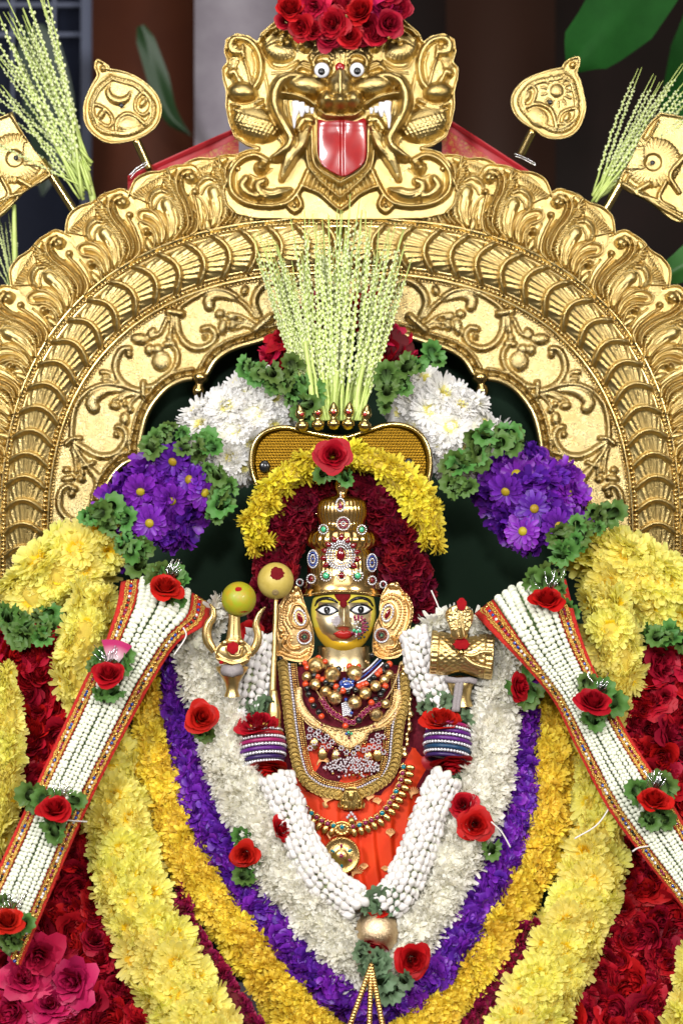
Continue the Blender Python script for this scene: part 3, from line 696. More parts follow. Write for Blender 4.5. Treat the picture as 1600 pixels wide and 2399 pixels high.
# ---- scroll panel with cusped inner edge
Z5 = lambda p: zc(p, 120, 780, 4.355); Z4 = lambda p: zc(p, 280, 580, 3.92); Z3 = lambda p: zc(p, 0, 800, 4.703)
CUSP = np.vstack([spline([(797, 772), (700, 776), (640, 788), (597, 802), (545, 818), (508, 842), (484, 880)], 4), spline([(458, 886), (420, 894), (383, 918), (347, 968), (330, 1030), (326, 1070)], 4), spline([(314, 1078), (290, 1088), (262, 1118), (243, 1160), (232, 1210), (224, 1280), (220, 1340), (220, 1440)], 4)])
def scroll_panel():
    h = HF(100, 625, 800, 1440, 2.05)
    h.H += 1.0
    def vine(p, w, b=True, hh=8, end=None):
        h.stroke(p, w, (end or w), hh, 1)
        if b:
            q = spline(p, 2); t = np.gradient(q, axis=0); t /= np.hypot(t[:, 0], t[:, 1])[:, None]; n = np.stack([-t[:, 1], t[:, 0]], 1)
            h.beads(q + n * w * .15, 2.5, 2.15, 4, hh - .5)
    def curl(x, y, r): h.ball(x, y, r, r * 1.0, 1); h.ball(x, y, r * .55, r * .8, 5)
    vine(Z5([(800, 165), (740, 172), (690, 230), (660, 330), (672, 420), (722, 500), (800, 560), (900, 592), (950, 592)]), 8.5)
    curl(*Z5([(800, 225)])[0], 8)
    vine(Z5([(950, 560), (1050, 540), (1150, 470), (1240, 390), (1290, 290), (1290, 200), (1245, 130)]), 7)
    h.drop(Z5([(820, 595), (700, 585), (570, 590), (470, 640), (420, 710), (440, 765)]), [3, 6, 9, 13, 15, 14], 10, 2)
    vine(Z5([(850, 580), (650, 528), (500, 540), (380, 600), (290, 690), (242, 800), (222, 920), (215, 1060)]), 6.5)
    vine(Z5([(240, 1110), (330, 1170), (450, 1240), (560, 1260), (680, 1222), (752, 1130), (770, 1040), (735, 975), (685, 962)]), 8.5)
    curl(*Z5([(672, 1038)])[0], 8)
    for x, y, a, b, g in ((655, 742, 60, 42, 10), (757, 880, 50, 75, 0), (812, 790, 42, 28, -30), (760, 725, 32, 32, 0)):
        p = Z5([(x, y)])[0]; h.dome(p[0], p[1], a / 4.355, b / 4.355, g, 9, 1)
    for q in ([(910, 630), (800, 640), (700, 690)], [(910, 640), (840, 690), (800, 760)], [(900, 625), (780, 620), (640, 690)]): h.stroke(Z5(q), 4, 3, 6, 2)
    h.stroke(Z5([(945, 510), (948, 640)]), 7, 7, 10, 4)
    h.stroke(Z5([(165, 1130), (230, 1080), (310, 1075)]), 6, 5, 10, 4)
    h.stroke(Z5([(520, 400), (600, 410), (640, 480)]), 6, 4, 6, 1); h.stroke(Z5([(540, 470), (600, 470), (640, 500)]), 5, 4, 6, 1)
    vine(Z5([(240, 1150), (300, 1250), (370, 1340), (400, 1385)]), 6)
    h.stroke(Z5([(345, 1360), (440, 1320)]), 5, 5, 8, 3)
    h.drop(Z5([(400, 1390), (470, 1470), (480, 1570), (430, 1650)]), [8, 10, 9, 5], 8, 2)
    for x, y, a, b, g in ((165, 1400, 42, 40, 0), (180, 1485, 75, 38, -10), (310, 1490, 45, 38, 30), (265, 1405, 30, 40, 0)):
        p = Z5([(x, y)])[0]; h.dome(p[0], p[1], a / 4.355, b / 4.355, g, 9, 1)
    h.stroke(Z5([(225, 1180), (250, 1280), (265, 1390)]), 5, 4, 6, 2); h.stroke(Z5([(270, 1220), (310, 1330), (330, 1440)]), 4, 4, 6, 2)
    vine(Z3([(830, 1625), (760, 1592), (690, 1640), (660, 1740), (672, 1850), (740, 1935), (840, 1990)]), 8); curl(*Z3([(795, 1680)])[0], 9)
    # upper scrolls
    vine(Z4([(528, 640), (540, 760), (590, 860), (680, 922), (780, 920), (862, 868), (880, 795), (835, 742), (775, 752)]), 8.5); curl(*Z4([(792, 822)])[0], 8)
    vine(Z4([(545, 560), (620, 500), (740, 430), (870, 388), (990, 402), (1085, 455)]), 6.5)
    h.drop(Z4([(1085, 490), (970, 448), (880, 440), (822, 480), (828, 540)]), [3, 7, 10, 13, 12], 9, 2)
    for x, y, a, b, g in ((195, 842, 88, 52, 5), (300, 790, 40, 60, 30), (278, 940, 40, 55, 0), (390, 1045, 88, 95, 0), (355, 935, 50, 50, 0), (465, 830, 36, 40, 0), (925, 612, 48, 42, 0), (952, 730, 45, 80, 10), (1040, 720, 40, 50, 0), (1030, 640, 60, 40, 20), (1150, 400, 35, 50, 20)):
        p = Z4([(x, y)])[0]; h.dome(p[0], p[1], a / 3.92, b / 3.92, g, 9, 1)
    h.stroke(Z4([(430, 890), (500, 880)]), 7, 7, 8, 3)
    h.stroke(Z4([(490, 640), (475, 780)]), 6, 5, 8, 2); h.stroke(Z4([(440, 660), (380, 780), (300, 830)]), 5, 4, 7, 2)
    h.stroke(Z4([(455, 590), (575, 610)]), 9, 9, 12, 3)
    for q in ([(1270, 740), (1130, 640), (1010, 610)], [(1270, 720), (1150, 690), (1060, 700)], [(1250, 750), (1150, 720), (1090, 740)]): h.stroke(Z4(q), 5, 4, 7, 2)
    h.stroke(Z4([(1255, 760), (1390, 640)]), 10, 10, 14, 3)
    vine(Z4([(1285, 640), (1240, 520), (1260, 420), (1340, 335), (1430, 305), (1520, 340), (1560, 440)]), 9)
    h.stroke(Z4([(1250, 640), (1170, 540), (1110, 490)]), 6, 5, 8, 2)
    vine([(660, 690), (700, 660), (745, 680), (760, 720)], 8); h.stroke([(700, 740), (750, 735), (797, 738)], 7, 7, 8, 1)
    # inner bead line and moulded rim
    q = CUSP; t = np.gradient(q, axis=0); t /= np.hypot(t[:, 0], t[:, 1])[:, None] + 1e-9; n = np.stack([-t[:, 1], t[:, 0]], 1)
    off = lambda d: np.array([p for p in (q + n * d) if True])
    for d, r, hh, z in ((3, 4, 4, 4), (22, 3.4, 4, 5)):
        pts = q + n * d
        for x, y in pts[::1]: h.ball(x, y, r, hh, z)
    bq = q + n * 22; acc = 0
    for k in range(1, len(bq)):
        acc += np.hypot(*(bq[k] - bq[k - 1]))
        if acc > 7.5: h.ball(bq[k][0], bq[k][1], 3.2, 6, 6); acc = 0
    h.H *= 1.35; h.blur(1); cp = np.array_split(q + n * 13, 40)
    for c_ in cp: h.cut(c_, 6.5, 13)
    o = arch(681, 632, 1440, 5); poly = np.vstack([o, CUSP[::-1]])
    return h.mesh('scroll_panel', poly, CX, CY, KA, 9)
SPM = scroll_panel(); SPM.materials.append(M['gold_grain'])
ob('scroll_panel', SPM, None, arch_root, loc=P(CX, CY, YA)); ob('scroll_panel', mirror_mesh(SPM, 'scroll_panel_mirrored'), None, arch_root, loc=P(CX, CY, YA))
for sx in (1, -1):
    q = CUSP[::2]; V, F = tube([P(CX + sx * (x - CX), y, YA) - Vector((0, 4 * KA, 0)) for x, y in q], 6.5 * KA, 10)
    ob('inner_rim', np_mesh('inner_rim', V, F), M['gold_smooth'], arch_root)
    V, F = lathe([(.01, -52), (5, -50), (7, -44), (6, -38), (12, -32), (14, -25), (12, -18), (8, -13), (9, -9), (15, -5), (18, 2), (16, 9), (8, 12)], 18)
    ob('drop_finial', np_mesh('drop_finial', V * KA * 1.15, F), M['gold_smooth'], arch_root, loc=P(CX + sx * (470 - CX), 888, YA) - Vector((0, 14 * KA, 0)), rot=Matrix.Rotation(sx * .12, 3, 'Y'))
# ================================================================ lion face crest
def mk(p): return zc(p, 520, 60, 2.8)
MASK_L = np.array([(797, 18), (700, 18), (660, 28), (646, 55), (614, 82), (604, 103), (585, 90), (556, 84), (531, 98), (527, 128), (534, 150), (522, 165), (523, 190), (531, 220), (530, 255), (537, 290), (550, 325), (580, 345), (606, 352), (585, 354), (562, 362), (543, 388), (534, 420), (524, 450), (530, 482), (548, 502), (600, 513), (700, 516), (797, 517)], float)
def mask_mesh():
    h = HF(515, 10, 802, 522, 1.75); k = 1 / 2.8
    def st(p, r0, r1=None, hh=None, z=0, h1=None): h.stroke(mk(p), r0 * k, None if r1 is None else r1 * k, (hh or r0) * k, z * k, None if h1 is None else h1 * k)
    def dm(x, y, rx, ry, a, hh, z=0, pw=.5): p = mk([(x, y)])[0]; h.dome(p[0], p[1], rx * k, ry * k, a, hh * k, z * k, pw)
    def bd(p, r, z, gap=2.2, hh=None): h.beads(mk(p), r * k, gap, (hh or r) * k, z * k)
    dm(785, 420, 560, 520, 0, 60, 0, .7); dm(785, 250, 420, 380, 0, 80, 0, .8)
    # ear
    dm(160, 290, 120, 190, -8, 30, 0, .8)
    st([(120, 195), (75, 190), (60, 145), (95, 105), (180, 120), (240, 190), (262, 290), (245, 380), (200, 440)], 24, 20, 28, 20)
    st([(140, 150), (150, 230), (180, 320), (200, 400)], 9, 9, 12, 34); st([(60, 330), (95, 320), (110, 360), (150, 420), (200, 430)], 22, 20, 24, 18)
    dm(95, 165, 26, 26, 0, 30, 24); dm(140, 455, 95, 65, 5, 60, 20); bd([(75, 545), (170, 555), (265, 520)], 9, 46); st([(70, 535), (170, 540), (270, 505)], 8, 8, 8, 45); st([(75, 570), (170, 580), (280, 540)], 8, 8, 8, 45)
    dm(225, 655, 165, 112, 24, 62, 10)
    for j in range(9):
        for i in range(16):
            x = 90 + i * 24 + (j % 2) * 12; y = 600 + j * 22 + (x - 90) * .28
            if ((x - 235) / 150) ** 2 + ((y - 665) / 105) ** 2 < 1 and x < 390: p = mk([(x, y)])[0]; h.ball(p[0], p[1], 4.2, 4, h.H[int((p[1] - h.y0) / h.st), int((p[0] - h.x0) / h.st)] - .5)
    # forehead shells
    dm(385, 175, 120, 90, 20, 55, 30)
    for a in np.linspace(-.4, 2.9, 15):
        h.cut(mk([(395 + 22 * math.cos(a), 135 + 16 * math.sin(a)), (390 + 108 * math.cos(a), 165 + 82 * math.sin(a))]), 3., 4.5)
    st([(270, 100), (330, 50), (430, 30), (520, 60), (580, 110)], 14, 14, 18, 50); st([(290, 130), (350, 75), (430, 60), (500, 90)], 8, 8, 14, 60)
    dm(405, 105, 30, 28, 0, 34, 50); dm(560, 175, 42, 38, 0, 34, 55); dm(555, 185, 18, 18, 0, 24, 80); bd([(500, 130), (530, 115), (560, 125)], 12, 60)
    bd([(480, 70), (530, 100), (580, 120), (610, 140)], 9, 70, 2.6)
    # brow and forehead grooves
    for d in range(4): st([(600 - 6 * d, 300 - 20 * d), (615, 250 - 20 * d), (665, 225 - 22 * d), (715, 240 - 26 * d), (725, 290 - 24 * d)], 11, 11, 18, 78 - 4 * d)
    for x in (735, 752, 769, 786): st([(x, 120), (x + (785 - x) * .4, 300)], 7, 6, 12, 84)
    st([(480, 330), (520, 300), (580, 320)], 16, 10, 20, 60); st([(500, 290), (540, 275), (590, 290)], 10, 8, 14, 60)
    dm(657, 325, 66, 60, 0, 40, 70)
    # muzzle, lip roll, nose
    dm(565, 425, 150, 82, 10, 92, 40)
    for j in range(8):
        for i in range(20):
            x = 470 + i * 12 + (j % 2) * 6; y = 385 + j * 13 + abs(x - 640) * .06
            if ((x - 570) / 125) ** 2 + ((y - 430) / 62) ** 2 < 1: p = mk([(x, y)])[0]; h.ball(p[0], p[1], 2.1, 2, h.H[int((p[1] - h.y0) / h.st), int((p[0] - h.x0) / h.st)])
    h.drop(mk([(560, 372), (450, 372), (380, 420), (352, 500), (362, 590), (410, 680), (455, 760), (440, 820), (390, 860), (345, 885)]), [9, 13, 17, 17, 15, 13, 12, 12, 12, 7], 30, 22)
    st([(400, 480), (470, 490), (560, 520), (615, 560)], 13, 11, 24, 92); st([(430, 460), (425, 420), (450, 390)], 10, 8, 14, 100)
    dm(785, 450, 98, 110, 0, 100, 70); dm(785, 545, 80, 60, 0, 130, 70); dm(692, 530, 64, 66, 0, 120, 60); st([(785, 360), (785, 560)], 40, 30, 60, 118)
    st([(635, 590), (690, 622), (785, 628)], 12, 12, 30, 82)
    # beard flames, side of the tongue
    h.drop(mk([(570, 690), (520, 800), (450, 890), (395, 1020)]), [6, 14, 13, 5], 18, 20); h.drop(mk([(520, 730), (450, 850), (360, 890)]), [6, 11, 6], 14, 20)
    st([(500, 700), (540, 640), (590, 650)], 26, 22, 30, 50)
    for i in range(5): bd([(500 + i * 20, 690 - i * 10), (530 + i * 14, 640 - i * 4)], 9, 70)
    tr = [(592, 640), (594, 780), (600, 890), (640, 965), (785, 1055)]
    st(tr, 13, 13, 22, 36); bd(tr, 8, 56, 2.1); tr2 = [(622, 640), (624, 800), (632, 890), (680, 955), (785, 1015)]; st(tr2, 8, 8, 22, 38)
    st([(560, 700), (560, 880), (600, 980), (700, 1080), (785, 1150)], 9, 9, 16, 26)
    for t in np.linspace(0, 1, 9):
        st([(600 + 175 * t, 970 + 95 * t), (560 + 215 * t, 1060 + 110 * t)], 9, 6, 16, 24, 6)
    st([(520, 1060), (640, 1110), (730, 1190), (785, 1230)], 14, 10, 16, 18)
    # lower scrolls
    sc = [(300, 900), (215, 862), (120, 900), (62, 990), (72, 1100), (160, 1170), (300, 1195), (430, 1175), (510, 1090), (570, 960)]
    st(sc, 20, 16, 22, 10); bd([(285, 890), (215, 862), (120, 900), (62, 990), (72, 1100), (160, 1170), (300, 1195), (430, 1172)], 8, 28)
    dm(262, 945, 46, 44, 0, 40, 10); dm(255, 950, 22, 22, 0, 26, 44)
    h.drop(mk([(450, 1090), (330, 1130), (260, 1110), (240, 1060), (280, 1035)]), [5, 14, 15, 12, 8], 16, 12); h.drop(mk([(320, 1140), (200, 1130), (140, 1070), (165, 1020)]), [5, 10, 12, 9], 14, 12)
    st([(500, 1130), (520, 1190), (480, 1230), (440, 1200)], 15, 12, 20, 12); dm(478, 1195, 20, 20, 0, 24, 14)
    h.H *= 1.3; h.blur(1)
    def gv(p, r=2.6, d=4.5): h.cut(mk(p), r, d)
    gv([(330, 480), (318, 580), (360, 690), (410, 770), (390, 830)], 3, 6); gv([(430, 500), (440, 600), (470, 690), (500, 770), (490, 830)], 3, 5); gv([(440, 360), (370, 400), (330, 480)], 3, 5)
    gv([(480, 480), (560, 500), (625, 545)], 2.6, 6); gv([(700, 350), (690, 440), (720, 500)], 2.6, 6); gv([(630, 480), (640, 550), (700, 610), (785, 600)], 2.6, 6)
    gv([(600, 370), (640, 400), (700, 400)], 2.6, 5); gv([(560, 340), (600, 372), (660, 384), (720, 360)], 2.4, 5)
    for d in range(4): gv([(590 + 6 * d, 262 - 22 * d), (640, 205 - 22 * d), (700, 208 - 26 * d), (728, 262 - 26 * d)], 2.2, 4.5)
    for x in (744, 761, 778): gv([(x, 110), (x + (785 - x) * .4, 300)], 2.2, 4.5)
    gv([(300, 230), (340, 290), (420, 300), (500, 260)], 3, 6); gv([(280, 320), (300, 420), (310, 520)], 3, 5); gv([(330, 330), (420, 330), (470, 350)], 2.4, 4)
    gv([(120, 230), (170, 260), (190, 340), (205, 410)], 3.2, 6); gv([(110, 250), (95, 290), (120, 350)], 3, 5); gv([(205, 190), (225, 270), (215, 360)], 2.6, 4); gv([(60, 470), (120, 505), (220, 490)], 2.6, 5)
    for f in (-26, 0, 26): gv([(560 + f * .3, 720), (505 + f * .6, 820), (440 + f * .5, 910), (402 + f * .2, 1000)], 2.2, 4)
    for f in (-14, 14): gv([(400 + f, 520), (395 + f, 600), (430 + f, 690), (475 + f, 770)], 2., 3)
    for t in np.linspace(0, 1, 10): gv([(602 + 175 * t, 985 + 92 * t), (575 + 205 * t, 1080 + 105 * t)], 2.4, 4.5)
    for f in (-14, 14): gv([(440, 1100 + f), (330, 1135 + f), (265, 1110 + f * .6)], 2., 3.5)
    gv([(330, 950), (250, 1010), (190, 990)], 2.6, 4); gv([(100, 960), (100, 1080), (180, 1140), (300, 1160)], 2.6, 4)
    h.blur(1)
    for x, y in spline(MASK_L[1:-3], 1.4): h.ball(x, y, 5, 5, 5)
    return h.mesh('crest_plate', MASK_L, CX, CY, KA, 9)
def join_mirror(me, name):
    """one mesh of a left half and its mirror"""
    n = len(me.vertices); V = np.zeros(n * 3, np.float32); me.vertices.foreach_get('co', V); V = V.reshape(-1, 3)
    F = np.zeros(len(me.loops), np.int32); me.loops.foreach_get('vertex_index', F); F = F.reshape(-1, 4)
    W = V.copy(); W[:, 0] *= -1; return np_mesh(name, np.vstack([V, W]), np.vstack([F, F[:, ::-1] + n]))
YM = YA - .012
crest = ob('lion_face', join_mirror(mask_mesh(), 'lion_face'), M['gold'], arch_root, loc=P(CX, CY, YA) + Vector((0, P(CX, CY, YM).y - YA, 0)))
def mkp(x, y, hgt=0.): p = mk([(x, y)])[0]; return P(p[0], p[1], YM) - Vector((0, hgt * KA, 0))
for ex, ey, r in ((657, 325, 50), (884, 322, 47)):
    V, F = sphere(r / 2.8 * KA, 20, 12, (1, .6, 1)); e = ob('eye', np_mesh('eye', V, F), M['enamel_white'], crest, loc=mkp(ex, ey, 50))
    V, F = sphere(24 / 2.8 * KA, 14, 8, (1, .55, 1)); ob('pupil', np_mesh('pupil', V, F), M['black'], crest, loc=mkp(ex - 2 + (4 if ex > 700 else 0), ey + 13, 58.5))
V, F = sphere(32 / 2.8 * KA, 16, 9, (1, .6, 1)); ob('forehead_mark', np_mesh('forehead_mark', V, F), M['enamel_red'], crest, loc=mkp(774, 316, 64))
def relief(name, poly, hfun, m, parent, k_=KA, Y=YM, off=0., step=1.8, thick=6, attr=None):
    """small relief piece given its outline in photo pixels; hfun(h) sculpts the heights"""
    poly = np.asarray(poly, float); c = poly.mean(0); a = poly.min(0) - 3; b = poly.max(0) + 3
    h = HF(a[0], a[1], b[0], b[1], step); hfun(h); h.blur(1)
    kk = S * fy(Y)
    return ob(name, h.mesh(name, poly, c[0], c[1], kk, thick, attr), m, parent, loc=P(c[0], c[1], Y) - Vector((0, off * kk, 0)))
tg = spline(mk([(632, 632), (700, 650), (785, 640), (870, 650), (938, 632), (944, 760), (942, 880), (900, 945), (800, 1002), (700, 962), (642, 900), (632, 780), (632, 632)]), 4)
def tongue_h(h):
    d = np.abs(h.X - 801); h.H += 12 * np.sqrt(np.maximum(0, 1 - (d / 60) ** 2)) - 5 * np.exp(-(d / 4) ** 2) + .5 * np.sin(h.X * .09 + h.Y * .05) + .4 * np.sin(h.Y * .08 - h.X * .05)
    h.H += np.clip((h.Y - 285) / 25, 0, 1) * 4 + 5 * np.exp(-((h.Y - 292) / 14) ** 2)
relief('tongue', tg, tongue_h, M['enamel_red'], crest, off=24)
def tooth(pts, rad, off, mx_=False):
    p = [mkp(1570 - x if mx_ else x, y, off + o) for x, y, o in pts]; q = spline(np.array(p), .0012) if False else np.array(p)
    t = np.linspace(0, 1, 12); q = np.stack([np.interp(t, np.linspace(0, 1, len(p)), q[:, c]) for c in range(3)], 1)
    V, F = tube(q, np.interp(t, np.linspace(0, 1, len(rad)), rad) / 2.8 * KA, 8); ob('tooth', np_mesh('tooth', V, F), M['enamel_white'], crest)
for mx_ in (False, True):
    tooth([(485, 530, 4), (490, 580, 6), (478, 640, 6), (478, 700, 2)], [26, 24, 15, 5], 46, mx_)
    tooth([(525, 535, 4), (530, 590, 5), (525, 625, 2)], [20, 20, 9], 45, mx_)
    tooth([(560, 560, 4), (563, 600, 4)], [16, 9], 45, mx_); tooth([(592, 570, 4), (594, 605, 4)], [14, 8], 45, mx_)
# ================================================================ emblems on poles
def emblem(name, label, poly, tip, hfun, pole, Y, studs):
    root = thing(name, label, 'emblem', P(pole[1][0], pole[1][1], Y))
    poly = np.vstack([spline(np.vstack([poly, poly[:1]]), 4)])
    def H(h):
        hfun(h)
        for x, y in poly: h.ball(x, y, 6, 5)
    relief('plate', poly, H, M['gold'], root, Y=Y, thick=5, step=1.7)
    V, F = tube(np.linspace(np.array(P(*pole[0], Y + .006)), np.array(P(*pole[1], Y + .02)), 10), 11 * S, 12); ob('pole', np_mesh('pole', V, F), M['gold_smooth'], root)
    V, F = sphere(6.5 * S, 10, 6, (1, .5, 1))
    for x, y in studs: ob('stud', np_mesh('stud', V, F), M['black'], root, loc=P(x, y, Y - .009))
    return root
ZE = lambda p: zc(p, 0, 0, 3.733)
def beads_in(h, poly, d, r, z=4):
    p = np.asarray(poly, float); c = p.mean(0); q = spline(np.vstack([p, p[:1]]), 3); v = q - c; q = q - v / np.hypot(v[:, 0], v[:, 1])[:, None] * d
    h.beads(q, r, 2.3, r, z); return q
moon = ZE([(960, 600), (1100, 630), (1230, 690), (1350, 790), (1410, 900), (1415, 1000), (1370, 1110), (1260, 1195), (1130, 1240), (960, 1255), (830, 1190), (750, 1090), (733, 980), (745, 880), (800, 750), (850, 660), (828, 590), (850, 520), (910, 545), (960, 580)])
def moon_h(h):
    c = ZE([(1080, 930)])[0]; h.dome(c[0], c[1], 82, 84, 0, 5); body = ZE([(960, 620), (1230, 700), (1400, 900), (1360, 1100), (1130, 1235), (840, 1180), (740, 980), (800, 770)])
    q = beads_in(h, body, 14, 3.1, 6); q2 = q - (q - q.mean(0)) * .09
    for x, y in q2: h.ball(x, y, 3, 4, 5)
    h.drop(ZE([(965, 740), (950, 810), (990, 870), (1060, 890), (1120, 860), (1150, 800)]), [1.5, 6, 9, 10, 7, 1.5], 10, 5)
    for p in ([(820, 940), (830, 1020), (900, 1090), (960, 1110), (990, 1050), (950, 980), (880, 930), (820, 920)], [(1260, 810), (1200, 870), (1190, 960), (1250, 1010), (1310, 970), (1320, 880), (1260, 810)]):
        h.stroke(ZE(p), 4, 4, 6, 4); m_ = ZE(p).mean(0); h.dome(m_[0], m_[1], 8, 14, 30, 9, 3)
    h.stroke(ZE([(1020, 1150), (1030, 1060), (1110, 1000), (1200, 1030), (1270, 1090)]), 5, 5, 7, 4); h.dome(*ZE([(1130, 1090)])[0], 26, 20, 0, 8, 3); h.stroke(ZE([(980, 1160), (1100, 1175), (1240, 1120)]), 4, 4, 5, 4)
    p = ZE([(905, 600)])[0]; h.ball(p[0], p[1], 8, 9)
emblem('moon_emblem', 'gold drop shaped emblem with a crescent moon on a pole', moon, None, moon_h, [(318, 325), (352, 400)], .17, [(285, 247)])
ZF = lambda p: zc(p, 800, 0, 1.96)
sun = ZF([(1010, 310), (940, 325), (850, 360), (795, 410), (776, 465), (790, 520), (830, 565), (880, 595), (930, 630), (990, 640), (1050, 625), (1095, 580), (1120, 500), (1110, 430), (1095, 370), (1080, 335), (1092, 300), (1090, 262), (1050, 268), (1020, 290)])
def sun_h(h):
    h.dome(*ZF([(950, 470)])[0], 82, 84, 0, 5); body = ZF([(1030, 320), (860, 360), (785, 460), (840, 560), (980, 632), (1085, 590), (1110, 480), (1080, 360)])
    q = beads_in(h, body, 14, 3.1, 6); q2 = q - (q - q.mean(0)) * .09
    for x, y in q2: h.ball(x, y, 3, 4, 5)
    c = ZF([(985, 420)])[0]; h.dome(c[0], c[1], 17, 17, 0, 9, 4); h.beads([(c[0] + 20 * math.cos(a), c[1] + 20 * math.sin(a)) for a in np.linspace(0, 6.28, 24)], 2.4, 2.2, 3, 5)
    for a in np.linspace(0, 6.28, 14): h.stroke([(c[0] + 25 * math.cos(a), c[1] + 25 * math.sin(a)), (c[0] + 38 * math.cos(a), c[1] + 38 * math.sin(a))], 2.5, 1.6, 5, 4)
    for p in ([(830, 440), (860, 395), (890, 420), (870, 480), (840, 490), (830, 440)], [(990, 570), (1010, 520), (1070, 500), (1080, 530), (1040, 570), (990, 570)]):
        h.stroke(ZF(p), 4, 4, 6, 4); m_ = ZF(p).mean(0); h.dome(m_[0], m_[1], 8, 14, 30, 9, 3)
    h.stroke(ZF([(845, 495), (900, 480), (960, 510), (985, 590)]), 5, 5, 7, 4); h.dome(*ZF([(900, 540)])[0], 28, 22, 40, 8, 3)
    p = ZF([(1060, 300)])[0]; h.ball(p[0], p[1], 8, 9)
emblem('sun_emblem', 'gold drop shaped emblem with a rayed sun on a pole', sun, None, sun_h, [(1248, 305), (1218, 365)], .17, [(1288, 239)])
def fan_h(cx, cy, s_):
    def f(h):
        for a in np.linspace(0, 6.28, 40):
            h.stroke([(cx + 22 * math.cos(a), cy + 22 * math.sin(a)), (cx + 62 * math.cos(a), cy + 55 * math.sin(a))], 3, 4, 6, 2, 4)
        h.dome(cx + s_ * 40, cy - 8, 24, 34, -30 * s_, 8, 3)
        for i in range(7):
            for j in range(7): h.ball(cx + s_ * (24 + i * 6), cy - 34 + j * 8, 2.6, 3, 8)
        h.stroke([(cx - s_ * 70, cy - 10), (cx - s_ * 40, cy + 30), (cx - s_ * 60, cy + 70)], 7, 5, 9, 3); h.stroke([(cx + s_ * 10, cy + 50), (cx + s_ * 40, cy + 72), (cx - s_ * 10, cy + 90)], 7, 5, 9, 3)
        h.stroke([(cx - s_ * 30, cy + 45), (cx - s_ * 14, cy + 85), (cx - s_ * 50, cy + 110)], 5, 4, 8, 3)
    return f
fl_l = np.array([(30, 262), (48, 300), (82, 352), (121, 408), (60, 450), (-8, 512), (-70, 470), (-90, 380), (-40, 300)], float)
def fanL(h):
    fan_h(36, 372, 1)(h); h.beads([(40, 285), (112, 400)], 3, 2.3, 3, 6); h.beads([(110, 404), (55, 440), (0, 488)], 3.2, 2.3, 4, 6); h.stroke([(118, 412), (60, 455), (0, 506)], 6, 6, 9, 2); h.stroke([(28, 270), (118, 406)], 4, 4, 7, 3)
emblem('fan_emblem', 'square gold fan emblem on a pole beside the tall areca sprays and moon emblem', fl_l, None, fanL, [(98, 375), (182, 505)], .165, [(38, 370)])
fl_r = np.array([(1545, 264), (1512, 300), (1478, 370), (1452, 432), (1520, 475), (1600, 522), (1700, 470), (1690, 340), (1610, 280)], float)
def fanR(h):
    fan_h(1528, 381, -1)(h); h.beads([(1540, 285), (1465, 425)], 3, 2.3, 3, 6); h.beads([(1466, 428), (1530, 468), (1600, 505)], 3.2, 2.3, 4, 6); h.stroke([(1458, 432), (1530, 476), (1600, 516)], 6, 6, 9, 2)
emblem('fan_emblem', 'square gold fan emblem on a pole beside the short areca sprays and sun emblem', fl_r, None, fanR, [(1470, 400), (1396, 530)], .165, [(1528, 381)])
# safety pins
for pts, lab in (([(304, 412), (318, 396), (344, 379)], 'steel safety pin holding red cloth beside the moon emblem pole'), ([(1204, 360), (1222, 366), (1252, 382)], 'steel safety pin holding red cloth beside the sun emblem pole')):
    q = spline(pts, 3); a = [P(x, y, .118) for x, y in q]; b = [P(x + 2, y + 6, .118) for x, y in q[::-1]]
    V, F = tube(np.array([*a, *b]), 1.3 * S, 6); tag(ob('safety_pin', np_mesh('safety_pin', V, F), M['silver']), lab, 'pin')
# ================================================================ garlands
def dk(pts): return [(p[0] * K, p[1] * K) + tuple(v * K for v in p[2:]) for p in pts]
def slope(py): return -.13 * max(0., (py - 1650) / 750.)
def gar_core(root, q, Y, dr, m, shrink=.62):
    p = np.array([P(x, y, Y + slope(y)) for x, y, w_ in q]); V, F = tube(p, q[:, 2] * S * shrink * np.minimum(1, np.minimum(np.arange(len(q)) + 1, np.arange(len(q), 0, -1)) / 8.), 10)
    c = p.mean(0); V = c + (V - c); ob('core', np_mesh('core', V, F), m, root)
def garland(root, kind, name, path, Y, size, core='core_y', dr=.75, gap=.85, jit=.35, amax=1.5, inset=.8, alt=None, altp=0.):
    """flowers set over the viewer's half of a thick string; path rows (x, y, half width) in photo px"""
    q = spline(path, 6.); last = None; row = 0; n_ = 0
    if core: gar_core(root, q, Y, dr, M[core])
    t = np.gradient(q[:, :2], axis=0); t /= np.hypot(t[:, 0], t[:, 1])[:, None]
    step = size * gap; acc = step
    for i in range(len(q)):
        if last is not None: acc += np.hypot(*(q[i, :2] - last))
        last = q[i, :2]
        if acc < step: continue
        acc = 0.; row += 1; x, y, w_ = q[i]; nx, ny = -t[i][1], t[i][0]
        r = max(w_ - size * inset, size * .25); k = max(1, int(round(2 * amax * r / (size * gap))) + 1)
        for j in range(k):
            a = 0. if k == 1 else -amax + 2 * amax * (j + (.5 if row % 2 else 0.) * (k > 2)) / (k - 1 if k > 1 else 1)
            if a > amax + .05: continue
            a += RND.uniform(-.12, .12); sx = RND.uniform(-.3, .3) * step
            px = x + nx * math.sin(a) * r + t[i][0] * sx; py = y + ny * math.sin(a) * r + t[i][1] * sx
            if not (-60 < px < 1660 and py < 2470): continue
            loc = P(px, py, Y + slope(y) - r * math.cos(a) * S * dr)
            n = Vector((nx * math.sin(a), -math.cos(a) - .15, -ny * math.sin(a))) + Vector((RND.gauss(0, jit), RND.gauss(0, jit * .5), RND.gauss(0, jit)))
            kd = kind if not (alt and RND.random() < altp) else alt
            fl(kd, name, root, loc, n, size * S * RND.uniform(.85, 1.2)); n_ += 1
    return n_
